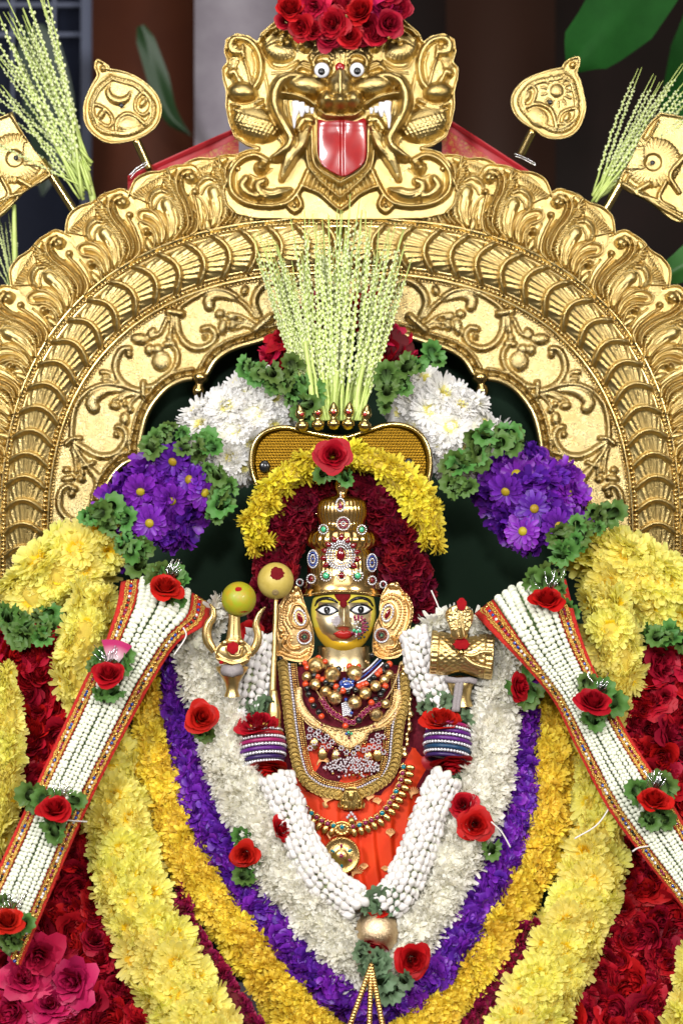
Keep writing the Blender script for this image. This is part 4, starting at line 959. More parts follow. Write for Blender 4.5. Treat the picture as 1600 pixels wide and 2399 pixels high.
def heads(root, kind, under, name, path, Y, size, core, dr=.75):
    """open flower heads set over a bed of fuller ones"""
    garland(root, under, name, path, Y, size * .86, core=core, dr=dr, gap=.92, jit=.3, inset=1.1)
    garland(root, kind, name, path, Y, size, core=None, dr=dr, gap=1.18, jit=.13, inset=.72, amax=1.35)
def scatter(root, kind, name, poly, Y, size, gap=1.05, jit=.4, alt=None, altp=0., bulge=.012, seed=1, smin=.8, smax=1.25):
    """flowers packed over a patch given by its outline"""
    R = random.Random(seed); poly = np.asarray(poly, float); a = poly.min(0); b = poly.max(0); y = a[1]; row = 0
    while y < b[1]:
        x = a[0] + (size * gap * .5 if row % 2 else 0)
        while x < b[0]:
            px = x + R.uniform(-.3, .3) * size; py = y + R.uniform(-.3, .3) * size
            if inpoly(np.array([px]), np.array([py]), poly)[0]:
                n = Vector((R.gauss(0, jit), -1, R.gauss(0, jit) + .1)); kd = alt if alt and R.random() < altp else kind
                fl(kd, name, root, P(px, py, Y + slope(py) - R.uniform(0, bulge)), n, size * S * R.uniform(smin, smax))
            x += size * gap
        y += size * gap * .87; row += 1
def leaves(root, pts, Y, size, n, spread=24, out=None, kind='leaf', lift=.012):
    """leaf collar along a line; out = preferred pointing (photo px direction)"""
    q = spline(pts, 3); n = max(2, int(n * .8)); size *= .98
    for k in range(n):
        i = int((k + .5) / n * len(q)); x, y = q[i][:2]; x += RND.uniform(-spread, spread); y += RND.uniform(-spread, spread)
        a = RND.uniform(0, 6.28) if out is None else math.atan2(out[1], out[0]) + RND.gauss(0, .9)
        d = Vector((math.cos(a), -RND.uniform(-.15, .3), -math.sin(a))).normalized()           # pointing
        nn = Vector((RND.gauss(0, .28), -1, RND.gauss(0, .28) + .12)); nn = (nn - d * nn.dot(d)).normalized(); xx = d.cross(nn)
        R = Matrix((xx, d, nn)).transposed(); me = FL[kind][RND.randrange(len(FL[kind]))]
        ob('leaf', me, None, root, mtx=mtx(P(x, y, Y + slope(y) - RND.uniform(0, lift)), R, size * S * RND.uniform(.6, 1.35)))
# ---- the long segmented garland that follows the arch, one hanging half on each side
def seg(root, kind, name, a, b, wa, wb, Y, size, **kw): return garland(root, kind, name, [(a[0], a[1], wa), ((a[0] + b[0]) / 2, (a[1] + b[1]) / 2, (wa + wb) / 2), (b[0], b[1], wb)], Y, size, **kw)
gl = thing('segmented_garland', 'garland of rose, white, purple and yellow bands on the lemon side of the arch', 'garland', PD(640, 800, .04), 'segmented garlands under the arch')
g = garland(gl, 'rose', 'rose', dk([(740, 720, 60), (680, 770, 62), (640, 820, 55)]), .05, 46, core='core_r', alt='rose_pink', altp=.6, gap=.95)
heads(gl, 'white', 'white', 'chrysanthemum', dk([(636, 912, 92), (565, 972, 120), (496, 1036, 118), (525, 1066, 78)]), .03, 44, 'core_w', .7)
garland(gl, 'aster_full', 'aster', dk([(422, 1085, 98), (370, 1145, 124), (325, 1205, 110), (345, 1245, 72)]), .02, 42, core='core_p', gap=.72, alt='aster', altp=.28)
heads(gl, 'yellow', 'yellow_full', 'chrysanthemum', dk([(235, 1240, 84), (165, 1295, 108), (80, 1370, 98), (40, 1400, 80)]), .0, 56, 'core_y')
for pts, n, o in (([(570, 830), (630, 850), (700, 880)], 16, (-.5, .5)), ([(350, 1000), (420, 1000), (480, 1060), (520, 1140), (490, 1180)], 30, None), ([(190, 1170), (250, 1190), (310, 1250), (330, 1290)], 22, None), ([(-10, 1400), (40, 1410), (100, 1430)], 20, (.2, .8)), ([(690, 900), (680, 930)], 6, None)):
    leaves(gl, dk(pts), -.045, 46, n, 18, o)
gr = thing('segmented_garland', 'garland of rose, white, purple and yellow bands on the drum side of the arch', 'garland', PD(900, 800, .04), 'segmented garlands under the arch')
garland(gr, 'rose', 'rose', dk([(830, 720, 60), (890, 780, 62), (930, 810, 40), (880, 850, 50)]), .05, 46, core='core_r', alt='rose_pink', altp=.3, gap=.95)
heads(gr, 'white', 'white', 'chrysanthemum', dk([(952, 912, 86), (1004, 960, 112), (1064, 1014, 114), (1042, 1074, 80)]), .03, 44, 'core_w', .7)
garland(gr, 'aster_full', 'aster', dk([(1150, 1090, 88), (1205, 1135, 116), (1270, 1185, 116), (1268, 1235, 72)]), .02, 42, core='core_p', gap=.72, alt='aster', altp=.28)
heads(gr, 'yellow', 'yellow_full', 'chrysanthemum', dk([(1355, 1265, 74), (1425, 1312, 106), (1510, 1360, 106), (1590, 1390, 95)]), .0, 56, 'core_y')
for pts, n, o in (([(990, 820), (940, 850), (880, 900), (880, 930)], 18, None), ([(1200, 1020), (1130, 1010), (1070, 1060), (1045, 1140)], 28, None), ([(1400, 1175), (1330, 1220), (1280, 1270), (1265, 1310)], 22, None), ([(1500, 1440), (1540, 1460), (1580, 1450)], 16, (0, .8))):
    leaves(gr, dk(pts), -.045, 46, n, 18, o)
for rt, pts in ((gl, ((407, 1080), (446, 1124), (480, 1154), (402, 1172), (330, 1150), (352, 1225))), (gr, ((1250, 1192), (1305, 1232), (1185, 1150), (1225, 1245)))):
    for x, y in pts: fl('aster', 'aster', rt, P(x, y, -.042), (RND.gauss(0, .3), -1, RND.gauss(0, .3)), 42 * S)
# ---- thick red rose garlands at the far sides
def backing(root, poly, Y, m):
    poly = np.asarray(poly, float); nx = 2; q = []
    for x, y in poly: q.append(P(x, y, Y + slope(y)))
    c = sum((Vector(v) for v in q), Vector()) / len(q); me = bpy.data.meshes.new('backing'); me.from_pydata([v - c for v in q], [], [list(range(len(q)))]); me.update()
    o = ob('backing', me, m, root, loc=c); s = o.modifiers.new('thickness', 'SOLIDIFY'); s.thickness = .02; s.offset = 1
RL = [(-40, 1490), (150, 1490), (185, 1620), (215, 1760), (235, 1900), (262, 2080), (330, 2260), (390, 2440), (-40, 2440)]
RR = [(1640, 1500), (1500, 1530), (1470, 1650), (1440, 1760), (1462, 1920), (1445, 2060), (1395, 2200), (1340, 2330), (1290, 2440), (1640, 2440)]
rl = thing('rose_garland', 'thick red rose garland spreading to the corner with the bright pink roses', 'garland', P(100, 2440, -.14), 'red rose side garlands')
backing(rl, RL, -.02, M['core_r']); scatter(rl, 'rose', 'rose', RL, -.05, 42, gap=.9, jit=.55, seed=3, alt='rose_bud', altp=.35)
for x, y in ((60, 2290), (120, 2350), (30, 2370), (90, 2240), (170, 2300)): fl('rose_pink', 'rose', rl, P(x, y, -.19), (RND.gauss(0, .3), -1, RND.gauss(0, .3)), 62 * S)
rr_ = thing('rose_garland', 'thick dark red rose garland beside the strap over the drum', 'garland', P(1500, 2440, -.14), 'red rose side garlands')
backing(rr_, RR, -.02, M['core_r']); scatter(rr_, 'rose', 'rose', RR, -.05, 42, gap=.9, jit=.55, seed=4, alt='rose_bud', altp=.35)
leaves(rl, [(0, 1455), (110, 1470)], -.09, 50, 10, 14, (0, 1)); leaves(rr_, [(1540, 1490), (1600, 1480)], -.09, 48, 8, 14, (0, 1))
# ---- hanging garlands
def hang(name, label, kind, part, path, Y, size, grp=None, **kw):
    p = dk(path); r = thing(name, label, 'garland', P(p[-1][0], p[-1][1], Y), grp); (heads(r, kind, kw['under'], part, p, Y, size, 'core_y') if 'under' in kw else garland(r, kind, part, p, Y, size, **kw)); return r
hang('yellow_garland', 'broad pale yellow chrysanthemum garland hanging beside the pink roses', 'yellow', 'chrysanthemum', [(215, 1385, 62), (200, 1470, 76), (185, 1560, 66), (215, 1650, 62), (262, 1760, 74), (272, 1900, 90), (300, 2040, 92), (360, 2180, 98), (425, 2310, 104), (480, 2420, 104)], -.085, 47, under='yellow_full')
hang('yellow_garland', 'broad pale yellow chrysanthemum garland hanging beside the dark red roses', 'yellow', 'chrysanthemum', [(1385, 1390, 62), (1405, 1470, 72), (1415, 1560, 62), (1380, 1650, 58), (1360, 1750, 66), (1375, 1850, 68), (1372, 1960, 74), (1340, 2070, 86), (1290, 2190, 88), (1230, 2320, 90), (1165, 2430, 92)], -.085, 47, under='yellow_full')
hang('golden_garland', 'golden chrysanthemum garland hanging between purple and pale yellow ones, lemon side', 'golden', 'chrysanthemum', [(355, 1530, 30), (345, 1640, 44), (366, 1770, 60), (404, 1900, 60), (458, 2010, 62), (532, 2110, 64), (602, 2210, 64), (680, 2320, 70), (760, 2420, 70)], -.075, 36, gap=.68)
hang('golden_garland', 'golden chrysanthemum garland hanging between purple and pale yellow ones, drum side', 'golden', 'chrysanthemum', [(1240, 1560, 34), (1264, 1640, 58), (1270, 1760, 66), (1248, 1880, 66), (1214, 1985, 68), (1152, 2100, 70), (1080, 2220, 70), (985, 2340, 72), (900, 2430, 70)], -.075, 36, gap=.68)
hang('purple_garland', 'purple flower garland looping below the white one round the gold ball', 'purple', 'flower', [(392, 1490, 24), (400, 1560, 32), (405, 1650, 34), (430, 1750, 40), (462, 1850, 47), (510, 1950, 48), (562, 2035, 50), (650, 2135, 56), (740, 2240, 62), (840, 2305, 60), (930, 2290, 62), (1020, 2210, 60), (1090, 2100, 58), (1152, 1990, 54), (1195, 1850, 46), (1207, 1730, 38), (1212, 1600, 32), (1205, 1530, 24)], -.088, 25, core='core_p', gap=.72, jit=.5)
wl = hang('white_garland', 'cream chrysanthemum garland on the trident side with a single rose at its edge', 'cream', 'chrysanthemum', [(500, 1410, 30), (455, 1470, 45), (475, 1550, 66), (508, 1640, 70), (528, 1720, 74), (558, 1810, 76), (600, 1900, 72), (655, 2000, 74), (728, 2095, 80), (800, 2180, 76), (845, 2250, 55)], -.105, 37, core='core_w', gap=.68)
wr = hang('white_garland', 'cream chrysanthemum garland on the drum side with two roses on it', 'cream', 'chrysanthemum', [(1000, 1440, 32), (1080, 1440, 40), (1150, 1490, 56), (1150, 1570, 60), (1130, 1650, 66), (1122, 1740, 70), (1096, 1840, 72), (1048, 1960, 70), (1005, 2060, 68), (950, 2150, 66), (888, 2230, 55)], -.105, 37, core='core_w', gap=.68)
hang('crimson_garland', 'thin crimson flower string between golden and yellow garlands, lemon side', 'crimson', 'flower', [(405, 2050, 20), (440, 2140, 22), (505, 2240, 25), (570, 2350, 28), (610, 2420, 28)], -.085, 24, core='core_r', gap=.85)
hang('crimson_garland', 'thin crimson flower string between golden and yellow garlands, drum side', 'crimson', 'flower', [(1215, 2120, 16), (1170, 2220, 20), (1110, 2320, 26), (1050, 2420, 28)], -.085, 24, core='core_r', gap=.85)
hang('yellow_garland', 'yellow chrysanthemum garland cut by the picture edge below the green leaves', 'yellow', 'chrysanthemum', [(5, 1545, 30), (12, 1640, 42), (16, 1740, 36), (8, 1850, 30), (-10, 1950, 25)], -.12, 40, under='yellow_full')
hang('yellow_garland', 'yellow chrysanthemum garland cut by the lower corner of the picture', 'yellow', 'chrysanthemum', [(1600, 2200, 26), (1580, 2290, 34), (1555, 2400, 44)], -.10, 40, under='yellow_full')
# ---- garlands round the crown
hg = thing('head_garland', 'bright yellow chrysanthemum arc around the crown over the cobra hood', 'garland', PD(790, 1040, -.02))
garland(hg, 'lemon', 'chrysanthemum', dk([(594, 1250, 30), (592, 1190, 33), (618, 1135, 36), (668, 1090, 38), (725, 1062, 36), (785, 1050, 34), (850, 1060, 38), (905, 1088, 42), (950, 1134, 44), (982, 1195, 40), (992, 1258, 30)]), -.058, 38, gap=.72)
hm = thing('head_garland', 'dark maroon velvety flower arc wrapped closely behind the crown', 'garland', PD(790, 1110, -.03))
garland(hm, 'maroon', 'flower', dk([(625, 1450, 40), (618, 1380, 46), (640, 1300, 52), (650, 1220, 56), (690, 1160, 50), (750, 1130, 42), (830, 1130, 42), (885, 1165, 52), (915, 1240, 60), (935, 1330, 58), (955, 1410, 48)]), -.026, 36, core='core_r', gap=.72, jit=.5)
def single_rose(name, label, x, y, Y, size, n=(0, -1, .1), kind='rose_bright', lv=3, lsize=40, out=None, spread=22):
    c = PD(x, y, Y); r = thing(name, label, 'rose', c); fl(kind, 'bloom', r, c, n, size * S)
    if lv: leaves(r, dk([(x - 12, y - 6), (x + 12, y + 10)]), Y - slope(y * K) + .022, lsize, lv, spread + 10, out, lift=.004)
    return r
single_rose('red_rose', 'open red rose at the top of the yellow arc above the crown', 765, 1046, -.118, 46, (.05, -1, .12), lv=3, out=(.1, 1))
single_rose('red_rose', 'red rose seen from the side at the white garland edge, trident side', 462, 1648, -.175, 44, (.35, -.75, .35), lv=4, out=(1, .2))
single_rose('red_rose', 'upper of the two red roses on the white garland, drum side', 1062, 1848, -.185, 38, (-.25, -1, .4), lv=3)
single_rose('red_rose', 'lower of the two red roses on the white garland, drum side', 1090, 1893, -.195, 44, (.1, -1, .1), lv=6, out=(0, 1), spread=30)
single_rose('red_rose', 'red rose bud between purple and white flowers beside the drum', 1190, 1578, -.165, 36, (.8, -.7, .2), lv=3, out=(-1, .3), lsize=52)
single_rose('red_rose', 'red rose where purple meets white, low on the trident side', 562, 1962, -.205, 36, (-.2, -1, -.1), lv=8, out=None, spread=34)
single_rose('red_rose', 'red rose bud tucked against the jasmine string above the low leaves', 645, 1905, -.200, 34, (.7, -.7, .3), lv=4, out=(-.4, .4), spread=26)
single_rose('red_rose', 'large red rose beside the gold ball at the bottom', 947, 2203, -.255, 46, (.15, -1, .05), lv=0)
single_rose('red_rose', 'small red rose half hidden behind the trident prong', 578, 1450, -.075, 30, (.3, -1, 0), lv=3, out=(0, 1))
# ---- rose cluster over the lion face
tb = thing('rose_cluster', 'cluster of red roses crowning the lion face', 'rose cluster', P(805, 60, .07))
for x, y, s_ in ((680, 20, 42), (735, 15, 46), (780, 55, 46), (730, 70, 36), (705, 62, 36), (845, 25, 44), (900, 15, 46), (860, 70, 44), (910, 55, 40), (820, 85, 38), (770, 88, 38), (800, 15, 44), (935, 20, 36), (760, -20, 48), (860, -20, 48), (700, -20, 44), (915, -20, 44), (880, 85, 32), (668, 50, 26)):
    fl('rose_bud' if RND.random() < .88 else 'rose_pink', 'rose', tb, P(x, y, .075 + RND.uniform(-.012, .01)), (RND.gauss(0, .3), -1, RND.gauss(0, .3)), s_ * 1.12 * S)
# ---- tuberose straps with jewelled trim
def strap(label, Lp, Rp, rosettes, lift0):
    Lq = spline(dk(Lp), 4); Rq = spline(dk(Rp), 4); n = 170
    Lq = Lq[np.linspace(0, len(Lq) - 1, n).astype(int)]; Rq = Rq[np.linspace(0, len(Rq) - 1, n).astype(int)]
    root = thing('flower_strap', label, 'garland strap', P(Lq[-1][0], Lq[-1][1], -.2), 'tuberose straps')
    def Yf(i): u = i / n; return -.178 + .07 * max(0, 1 - u / .12) ** 2 + slope((Lq[i][1] + Rq[i][1]) / 2)
    def pt(i, s_, dz=0.):
        p = Lq[i] + (Rq[i] - Lq[i]) * s_; u = i / n
        bow = -26 * math.sin(math.pi * s_) * max(0, 1 - u / .14)
        return P(p[0], p[1] + bow, Yf(i) - dz - .010 * math.sin(math.pi * s_))
    def ribbon(s0, s1, dz, nm, m, wav=0.):
        cols = 6; V = []
        for i in range(n):
            for c in range(cols): V.append(pt(i, s0 + (s1 - s0) * c / (cols - 1), dz + (wav if c in (0, cols - 1) and i % 2 else 0)))
        i, j = np.meshgrid(np.arange(cols - 1), np.arange(n - 1)); a = (j * cols + i).ravel(); me = np_mesh(nm, np.array(V), np.stack([a, a + 1, a + cols + 1, a + cols], 1))
        o = ob(nm, me, m, root); so = o.modifiers.new('thickness', 'SOLIDIFY'); so.thickness = .002; so.offset = 0
    ribbon(.12, .88, -.004, 'strap_base', M['strap_base'])
    for a, b in ((-.03, .19), (.81, 1.03)): ribbon(a, b, 0, 'velvet_trim', M['red_trim'], .002)
    for s_ in (.098, .902):
        mb = MB(); V0, F0 = sphere(1, 6, 4)
        for i in range(0, n, 1):
            for side in (-1.25, -.7, .7, 1.25):
                for f in (0., .5):
                    p = np.array(pt(i, s_ + side * .045 + RND.uniform(-.01, .01), .0022)); p2 = np.array(pt(min(n - 1, i + 1), s_ + side * .045, .0022)); mb.add(V0 * 2.5 * S * RND.uniform(.7, 1.4) + p + (p2 - p) * f, F0)
        ob('gold_cord', mb.mesh('gold_cord'), M['zari'], root, kind='stuff')
        for mname, sel in (('diamond', 0), ('sapphire', 1), ('jewel_gold', 2), ('magenta', 3), ('bead_black', 4)):
            mb = MB(); V0, F0 = sphere(1, 6, 4)
            for i in range(1, n, 2):
                if RND.Random(i).randrange(5) if False else (i * 7 + i // 5) % 5 != sel: continue
                mb.add(V0 * 4.2 * S + np.array(pt(i, s_, .003)), F0)
            ob('trim_stones', mb.mesh('trim_stones'), M[mname], root, kind='stuff')
    # strands of buds
    spots = []
    for k in range(7):
        s_ = .235 + .53 * k / 6 + .006 * math.sin(k * 5)
        line = np.array([pt(i, s_ + .010 * math.sin(i * .11 + k * 2), .006) for i in range(n)]); wl_ = np.array([np.hypot(*(Rq[i] - Lq[i])) * .53 / 6 * S * fy(Yf(i)) for i in range(n)])
        cl = np.concatenate([[0], np.cumsum(np.linalg.norm(np.diff(line, axis=0), axis=1))]); pos = RND.uniform(0, .008)
        while pos < cl[-1] - .004:
            p = Vector([np.interp(pos, cl, line[:, c]) for c in range(3)]); p2 = Vector([np.interp(pos + .004, cl, line[:, c]) for c in range(3)]); wdt = float(np.interp(pos, cl, wl_)); hb = min(.0088, wdt * .9) * RND.uniform(.85, 1.15)
            if -.57 < p.x < .57 and p.z > .52: spots.append((p, (p2 - p).normalized(), wdt, hb))
            pos += hb
    spots_big = sorted(range(len(spots)), key=lambda q_: -spots[q_][2] - RND.random() * .002)
    keep = set(spots_big[:300]); mb = MB(); me = FL['bud'][0]; V0 = np.zeros(len(me.vertices) * 3, np.float32); me.vertices.foreach_get('co', V0); V0 = V0.reshape(-1, 3)
    F0 = np.zeros(len(me.loops), np.int32); me.loops.foreach_get('vertex_index', F0); F0 = F0.reshape(-1, 4)
    for q_, (p, d, wdt, hb) in enumerate(spots):
        R = frame(d + Vector((RND.gauss(0, .12), 0, RND.gauss(0, .12))), Vector((0, 1, 0))); r = min(wdt * .60, .0075) * RND.uniform(.85, 1.12); sc = (r, r, hb * .86)
        if q_ in keep: ob('bud', me, None, root, mtx=mtx(p, R, sc))
        else: mb.add((V0 * sc) @ np.array(R).T + np.array(p), F0)
    if mb.n: ob('small_buds', mb.mesh('small_buds'), M['bud'], root, kind='stuff')
    # rosettes of leaf, rose and foil
    for x, y, ang, sz in rosettes:
        Yr = -.205 + slope(y * K) + (.04 if y < 1400 else 0)
        Yl = Yr - slope(y * K)
        leaves(root, dk([(x - 26, y - 16), (x + 26, y - 8)]), Yl + .004, 50 * sz, 8, 14, (0, -1)); leaves(root, dk([(x - 20, y + 22), (x + 20, y + 26)]), Yl + .004, 42 * sz, 6, 12, (0, 1))
        ob('rose', FL['rose_bright'][RND.randrange(3)], None, root, mtx=mtx(PD(x, y, Yr - .026), frame((math.sin(ang) * .5 + RND.gauss(0, .15), -.58, math.cos(ang) * .8), Vector((1, 0, 0)), RND.uniform(0, 6)), (46 * S * sz, 46 * S * sz, 44 * S * sz)))
        mb = MB(); b = PD(x + 18 * math.sin(ang) + 4, y - 18, Yr - .008)
        for k in range(16):
            e = b + Vector((RND.gauss(.006, .011), RND.uniform(-.014, .004), RND.uniform(.014, .034))); m_ = (b + e) / 2 + Vector((RND.gauss(0, .003), 0, 0))
            V, F = tube(np.array([b, m_, e]), .0006, 4); mb.add(V, F)
        ob('foil_tassel', mb.mesh('foil_tassel', False), M['foil'], root)
    return root, pt
M['strap_base'] = plain('strap_base', (.16, .24, .08), .9, (.10, .18, .05), 60)
sl, ptl = strap('white tuberose strap with red jewelled edges hanging over the yellow garland, lemon side', [(285, 1335), (272, 1400), (240, 1490), (205, 1550), (165, 1635), (100, 1775), (50, 1885), (0, 1995), (-60, 2125)], [(478, 1385), (466, 1430), (405, 1475), (352, 1555), (306, 1640), (238, 1770), (182, 1890), (110, 2060), (45, 2215)], [(380, 1350, .1, 1.), (250, 1550, -.1, .95), (128, 1858, .2, .95), (18, 2115, .1, .95)], 0)
sr, ptr_ = strap('white tuberose strap with red jewelled edges hanging over the yellow garland, drum side', [(1095, 1405), (1135, 1450), (1218, 1540), (1275, 1612), (1325, 1715), (1395, 1850), (1475, 1962), (1570, 2085), (1640, 2190)], [(1292, 1330), (1322, 1440), (1352, 1520), (1392, 1600), (1440, 1690), (1505, 1790), (1575, 1905), (1650, 2030), (1720, 2140)], [(1255, 1378, 0, 1.), (1362, 1612, .2, 1.05), (1500, 1838, -.1, .95)], 0)
# ---- jasmine bud garland in four lengths with bangles round it
def jasmine(root, path, Y, size, nstr):
    q = spline(dk(path), 3); t = np.gradient(q[:, :2], axis=0); t /= np.hypot(t[:, 0], t[:, 1])[:, None]
    V, F = tube([P(x, y, Y + .012 + slope(y)) for x, y, w_ in q], q[:, 2] * S * .8 * np.minimum(1, np.minimum(np.arange(len(q)) + 1, np.arange(len(q), 0, -1)) / 9.), 10); ob('string_core', np_mesh('string_core', V, F), M['jas_core'], root)
    for k in range(nstr):
        a = -1.25 + 2.5 * k / (nstr - 1); acc = RND.uniform(0, size); last = q[0, :2]
        for i in range(len(q)):
            acc += np.hypot(*(q[i, :2] - last)); last = q[i, :2]
            if acc < size * 1.15: continue
            acc = 0; x, y, w_ = q[i]; nx, ny = -t[i][1], t[i][0]; r = w_ - size * .35
            loc = P(x + nx * r * math.sin(a), y + ny * r * math.sin(a), Y + slope(y) - r * S * .75 * math.cos(a))
            d = Vector((t[i][0], 0, -t[i][1])) * (1 if RND.random() < .5 else -1) + Vector((nx * math.sin(a), -.7 * math.cos(a), -ny * math.sin(a))) * RND.uniform(.1, .8) + Vector((RND.gauss(0, .2), 0, RND.gauss(0, .2)))
            fl('jasmine', 'bud', root, loc, d, size * .70 * S * RND.uniform(.72, 1.25))
M['jas_core'] = plain('jasmine_string', (.50, .58, .28), .8)
ja = thing('jasmine_garland', 'thick white jasmine bud garland around the statue shoulders meeting at the gold ball', 'garland', PD(862, 2090, -.2))
jasmine(ja, [(600, 1450, 30), (590, 1530, 42), (578, 1600, 46), (578, 1640, 38)], -.115, 15, 7)
jasmine(ja, [(630, 1775, 42), (660, 1848, 40), (682, 1905, 40), (708, 1966, 42), (752, 2028, 44), (828, 2084, 44)], -.135, 15, 7)
jasmine(ja, [(948, 1440, 30), (965, 1510, 40), (992, 1580, 42), (1012, 1630, 36)], -.115, 15, 7)
jasmine(ja, [(1030, 1772, 38), (988, 1865, 40), (958, 1950, 42), (918, 2040, 44), (878, 2085, 42)], -.135, 15, 7)
ORD = 'first second third fourth fifth sixth seventh eighth ninth tenth'.split()
def bangles(side, x, y, ang, cols):
    ax = Vector((math.sin(ang), .34, math.cos(ang))).normalized(); c = PD(x, y, -.135); R = frame(ax, Vector((0, 1, 0)))
    for k, (cn, word) in enumerate(cols):
        o = (k - (len(cols) - 1) / 2) * -9.0 * S; stone = cn == 'st'; rad = (49 + (2 if not stone else 1) - .42 * (k - (len(cols) - 1) / 2) ** 2) * S
        th = np.linspace(0, 2 * math.pi, 40); V, F = tube(np.stack([rad * np.cos(th), rad * np.sin(th), 0 * th], 1), 4.6 * S if not stone else 3.6 * S, 8, False)
        root = thing('bangle', f'{word} bangle, {ORD[k]} from the top of the stack on the {side} side', 'bangle', c + ax * o, f'stacked bangles on the {side} side')
        V, F = xf((V, F), R, c + ax * o); ob('hoop', np_mesh('hoop', V, F), M['silver'] if stone else M[cn], root)
        if stone:
            mb = MB(); V0, F0 = sphere(3.6 * S, 6, 4)
            for t_ in np.linspace(0, 2 * math.pi, 44): mb.add(V0 + np.array(R @ Vector((1.07 * rad * math.cos(t_), 1.07 * rad * math.sin(t_), 0)) + c + ax * o), F0)
            ob('stone_row', mb.mesh('stone_row'), M['diamond'], root, kind='stuff')
M['ban_red'] = plain('red_thread_bangle', (.42, .01, .02), .35); M['ban_mag'] = plain('magenta_thread_bangle', (.30, .01, .10), .35); M['ban_pur'] = plain('purple_thread_bangle', (.10, .01, .18), .35); M['ban_navy'] = plain('navy_thread_bangle', (.03, .01, .09), .35); M['ban_teal'] = plain('teal_thread_bangle', (.01, .05, .12), .35)
ST = ('st', 'silver white stone')
bangles('trident', 601, 1714, -.10, [('zari', 'gold thread'), ST, ('ban_red', 'red thread'), ST, ('ban_mag', 'magenta thread'), ST, ('ban_pur', 'purple thread'), ST, ('ban_navy', 'dark navy thread'), ST])
bangles('drum', 1028, 1705, .12, [('ban_mag', 'magenta thread'), ST, ('ban_pur', 'purple thread'), ST, ('ban_pur', 'purple thread'), ST, ('ban_teal', 'teal thread'), ST, ('ban_navy', 'dark navy thread')])
def cuff(x, y, Y, ang, up, nm):
    """rose petals and a leaf collar clasping the jasmine"""
    a = Vector((math.sin(ang), -.55, math.cos(ang) * up)).normalized()
    ob('rose', FL['rose_bright'][RND.randrange(3)], None, ja, mtx=mtx(PD(x, y, Y), frame(a, Vector((1, 0, 0))), (54 * S, 54 * S, 44 * S)))
    leaves(ja, dk([(x - 32, y - 26 * up), (x + 32, y - 24 * up)]), Y - slope(y * K) + .012, 42, 7, 8, (0, -up), 'leaf_grey', .004)
cuff(592, 1664, -.150, -.1, 1, 0); cuff(614, 1762, -.155, -.1, -1, 0); cuff(1014, 1655, -.150, .1, 1, 0); cuff(1038, 1752, -.155, .1, -1, 0)
# ================================================================ areca flower sprays
def strand_mesh(seed, bare=.22, tip=.12, n=52):
    R = np.random.RandomState(seed); t = np.linspace(0, 1, 16); wv = R.uniform(-.03, .03, 2)
    ctr = np.stack([wv[0] * np.sin(t * 3) + .005 * np.sin(t * 44), wv[1] * np.sin(t * 2.4), t], 1)
    mb = MB(); V, F = tube(ctr, .0085 * (1 - .75 * t), 5); mb.add(V, F); nst = sum(len(f) for f in F); V0, F0 = sphere(1, 6, 4, (.0082, .0082, .0115))
    for k in range(n):
        tt = bare + (1 - bare - tip) * k / n; c = np.array([np.interp(tt, t, ctr[:, q]) for q in range(3)]); a = k * 2.4; mb.add(V0 * R.uniform(.75, 1.1) * (1 - .35 * tt) + c + np.array((math.cos(a), math.sin(a), 0)) * .0085, F0)
    F3 = mb.F3; me = mb.mesh('strand'); nt3 = sum(len(f) for f in F3)
    mi = np.zeros(len(me.polygons), np.int32)
    v = np.zeros(len(me.loops), np.int32); me.loops.foreach_get('vertex_index', v); ls = np.zeros(len(me.polygons), np.int32); me.polygons.foreach_get('loop_start', ls)
    mi[v[ls] >= len(V)] = 1; me.materials.append(M['stem']); me.materials.append(M['grain']); me.polygons.foreach_set('material_index', mi); return me
STR = [strand_mesh(i, .18 + .05 * (i % 3), .10 + .05 * (i % 2)) for i in range(7)]
def spray(label, pairs, Y0, Y1, base, main=None):
    r = thing('areca_spray', label, 'flower spray', P(base[0], base[1], Y0))
    for (x0, y0), (x1, y1) in pairs:
        a = P(x0, y0, Y0 + RND.uniform(-.012, .012)); b = P(x1, y1, Y1 + RND.uniform(-.03, .03)); d = b - a
        ob('strand', STR[RND.randrange(7)], None, r, mtx=mtx(a, frame(d, Vector((0, 1, 0)), RND.uniform(0, 6.28)), (d.length * 1.05, d.length * 1.05, d.length)))
    for m_ in (main or []):
        V, F = tube([P(x, y, Y0) for x, y in spline(m_, 8)], np.linspace(9, 5, len(spline(m_, 8))) * S, 8); ob('stalk', np_mesh('stalk', V, F), M['stem'], r)
    return r
pr = []
for k in range(84):
    u = RND.random(); x1 = 596 + 372 * u; top = 530 + 110 * abs(u - .5) + RND.uniform(-50, 80) + (0 if RND.random() < .7 else -40)
    x0 = 735 + 108 * min(1, max(0, u + RND.gauss(0, .12))); pr.append(((x0, 985), (x1 + RND.gauss(0, 14), top)))
spray('tall spray of pale areca flower strands rising from the cobra heads', pr, -.045, .03, (790, 985), [[(735, 985), (728, 900), (715, 800)], [(782, 985), (785, 920), (790, 870)], [(835, 985), (838, 920), (850, 860)]])
tips = [(62, -30), (88, -20), (40, 40), (100, -40), (0, 30), (20, 60), (-30, 90), (-10, 130), (-40, 170), (30, 100), (70, 60), (-60, 200), (-30, 260), (-60, 300), (-50, 230), (0, 200), (-20, 330), (55, 20), (15, 0), (-30, 40)]
spray('large areca flower spray standing behind the arch beside the moon emblem', [((RND.uniform(185, 218), RND.uniform(380, 470)), (x + RND.gauss(0, 9), y)) for x, y in tips for _ in range(1 + (x > -20))], .175, .18, (215, 470), [[(222, 480), (208, 420), (190, 340), (165, 240)]])
tips = [(1503, 160), (1532, 175), (1545, 190), (1600, 150), (1630, 170), (1640, 200), (1650, 230), (1620, 220), (1660, 280), (1660, 320), (1580, 185)]
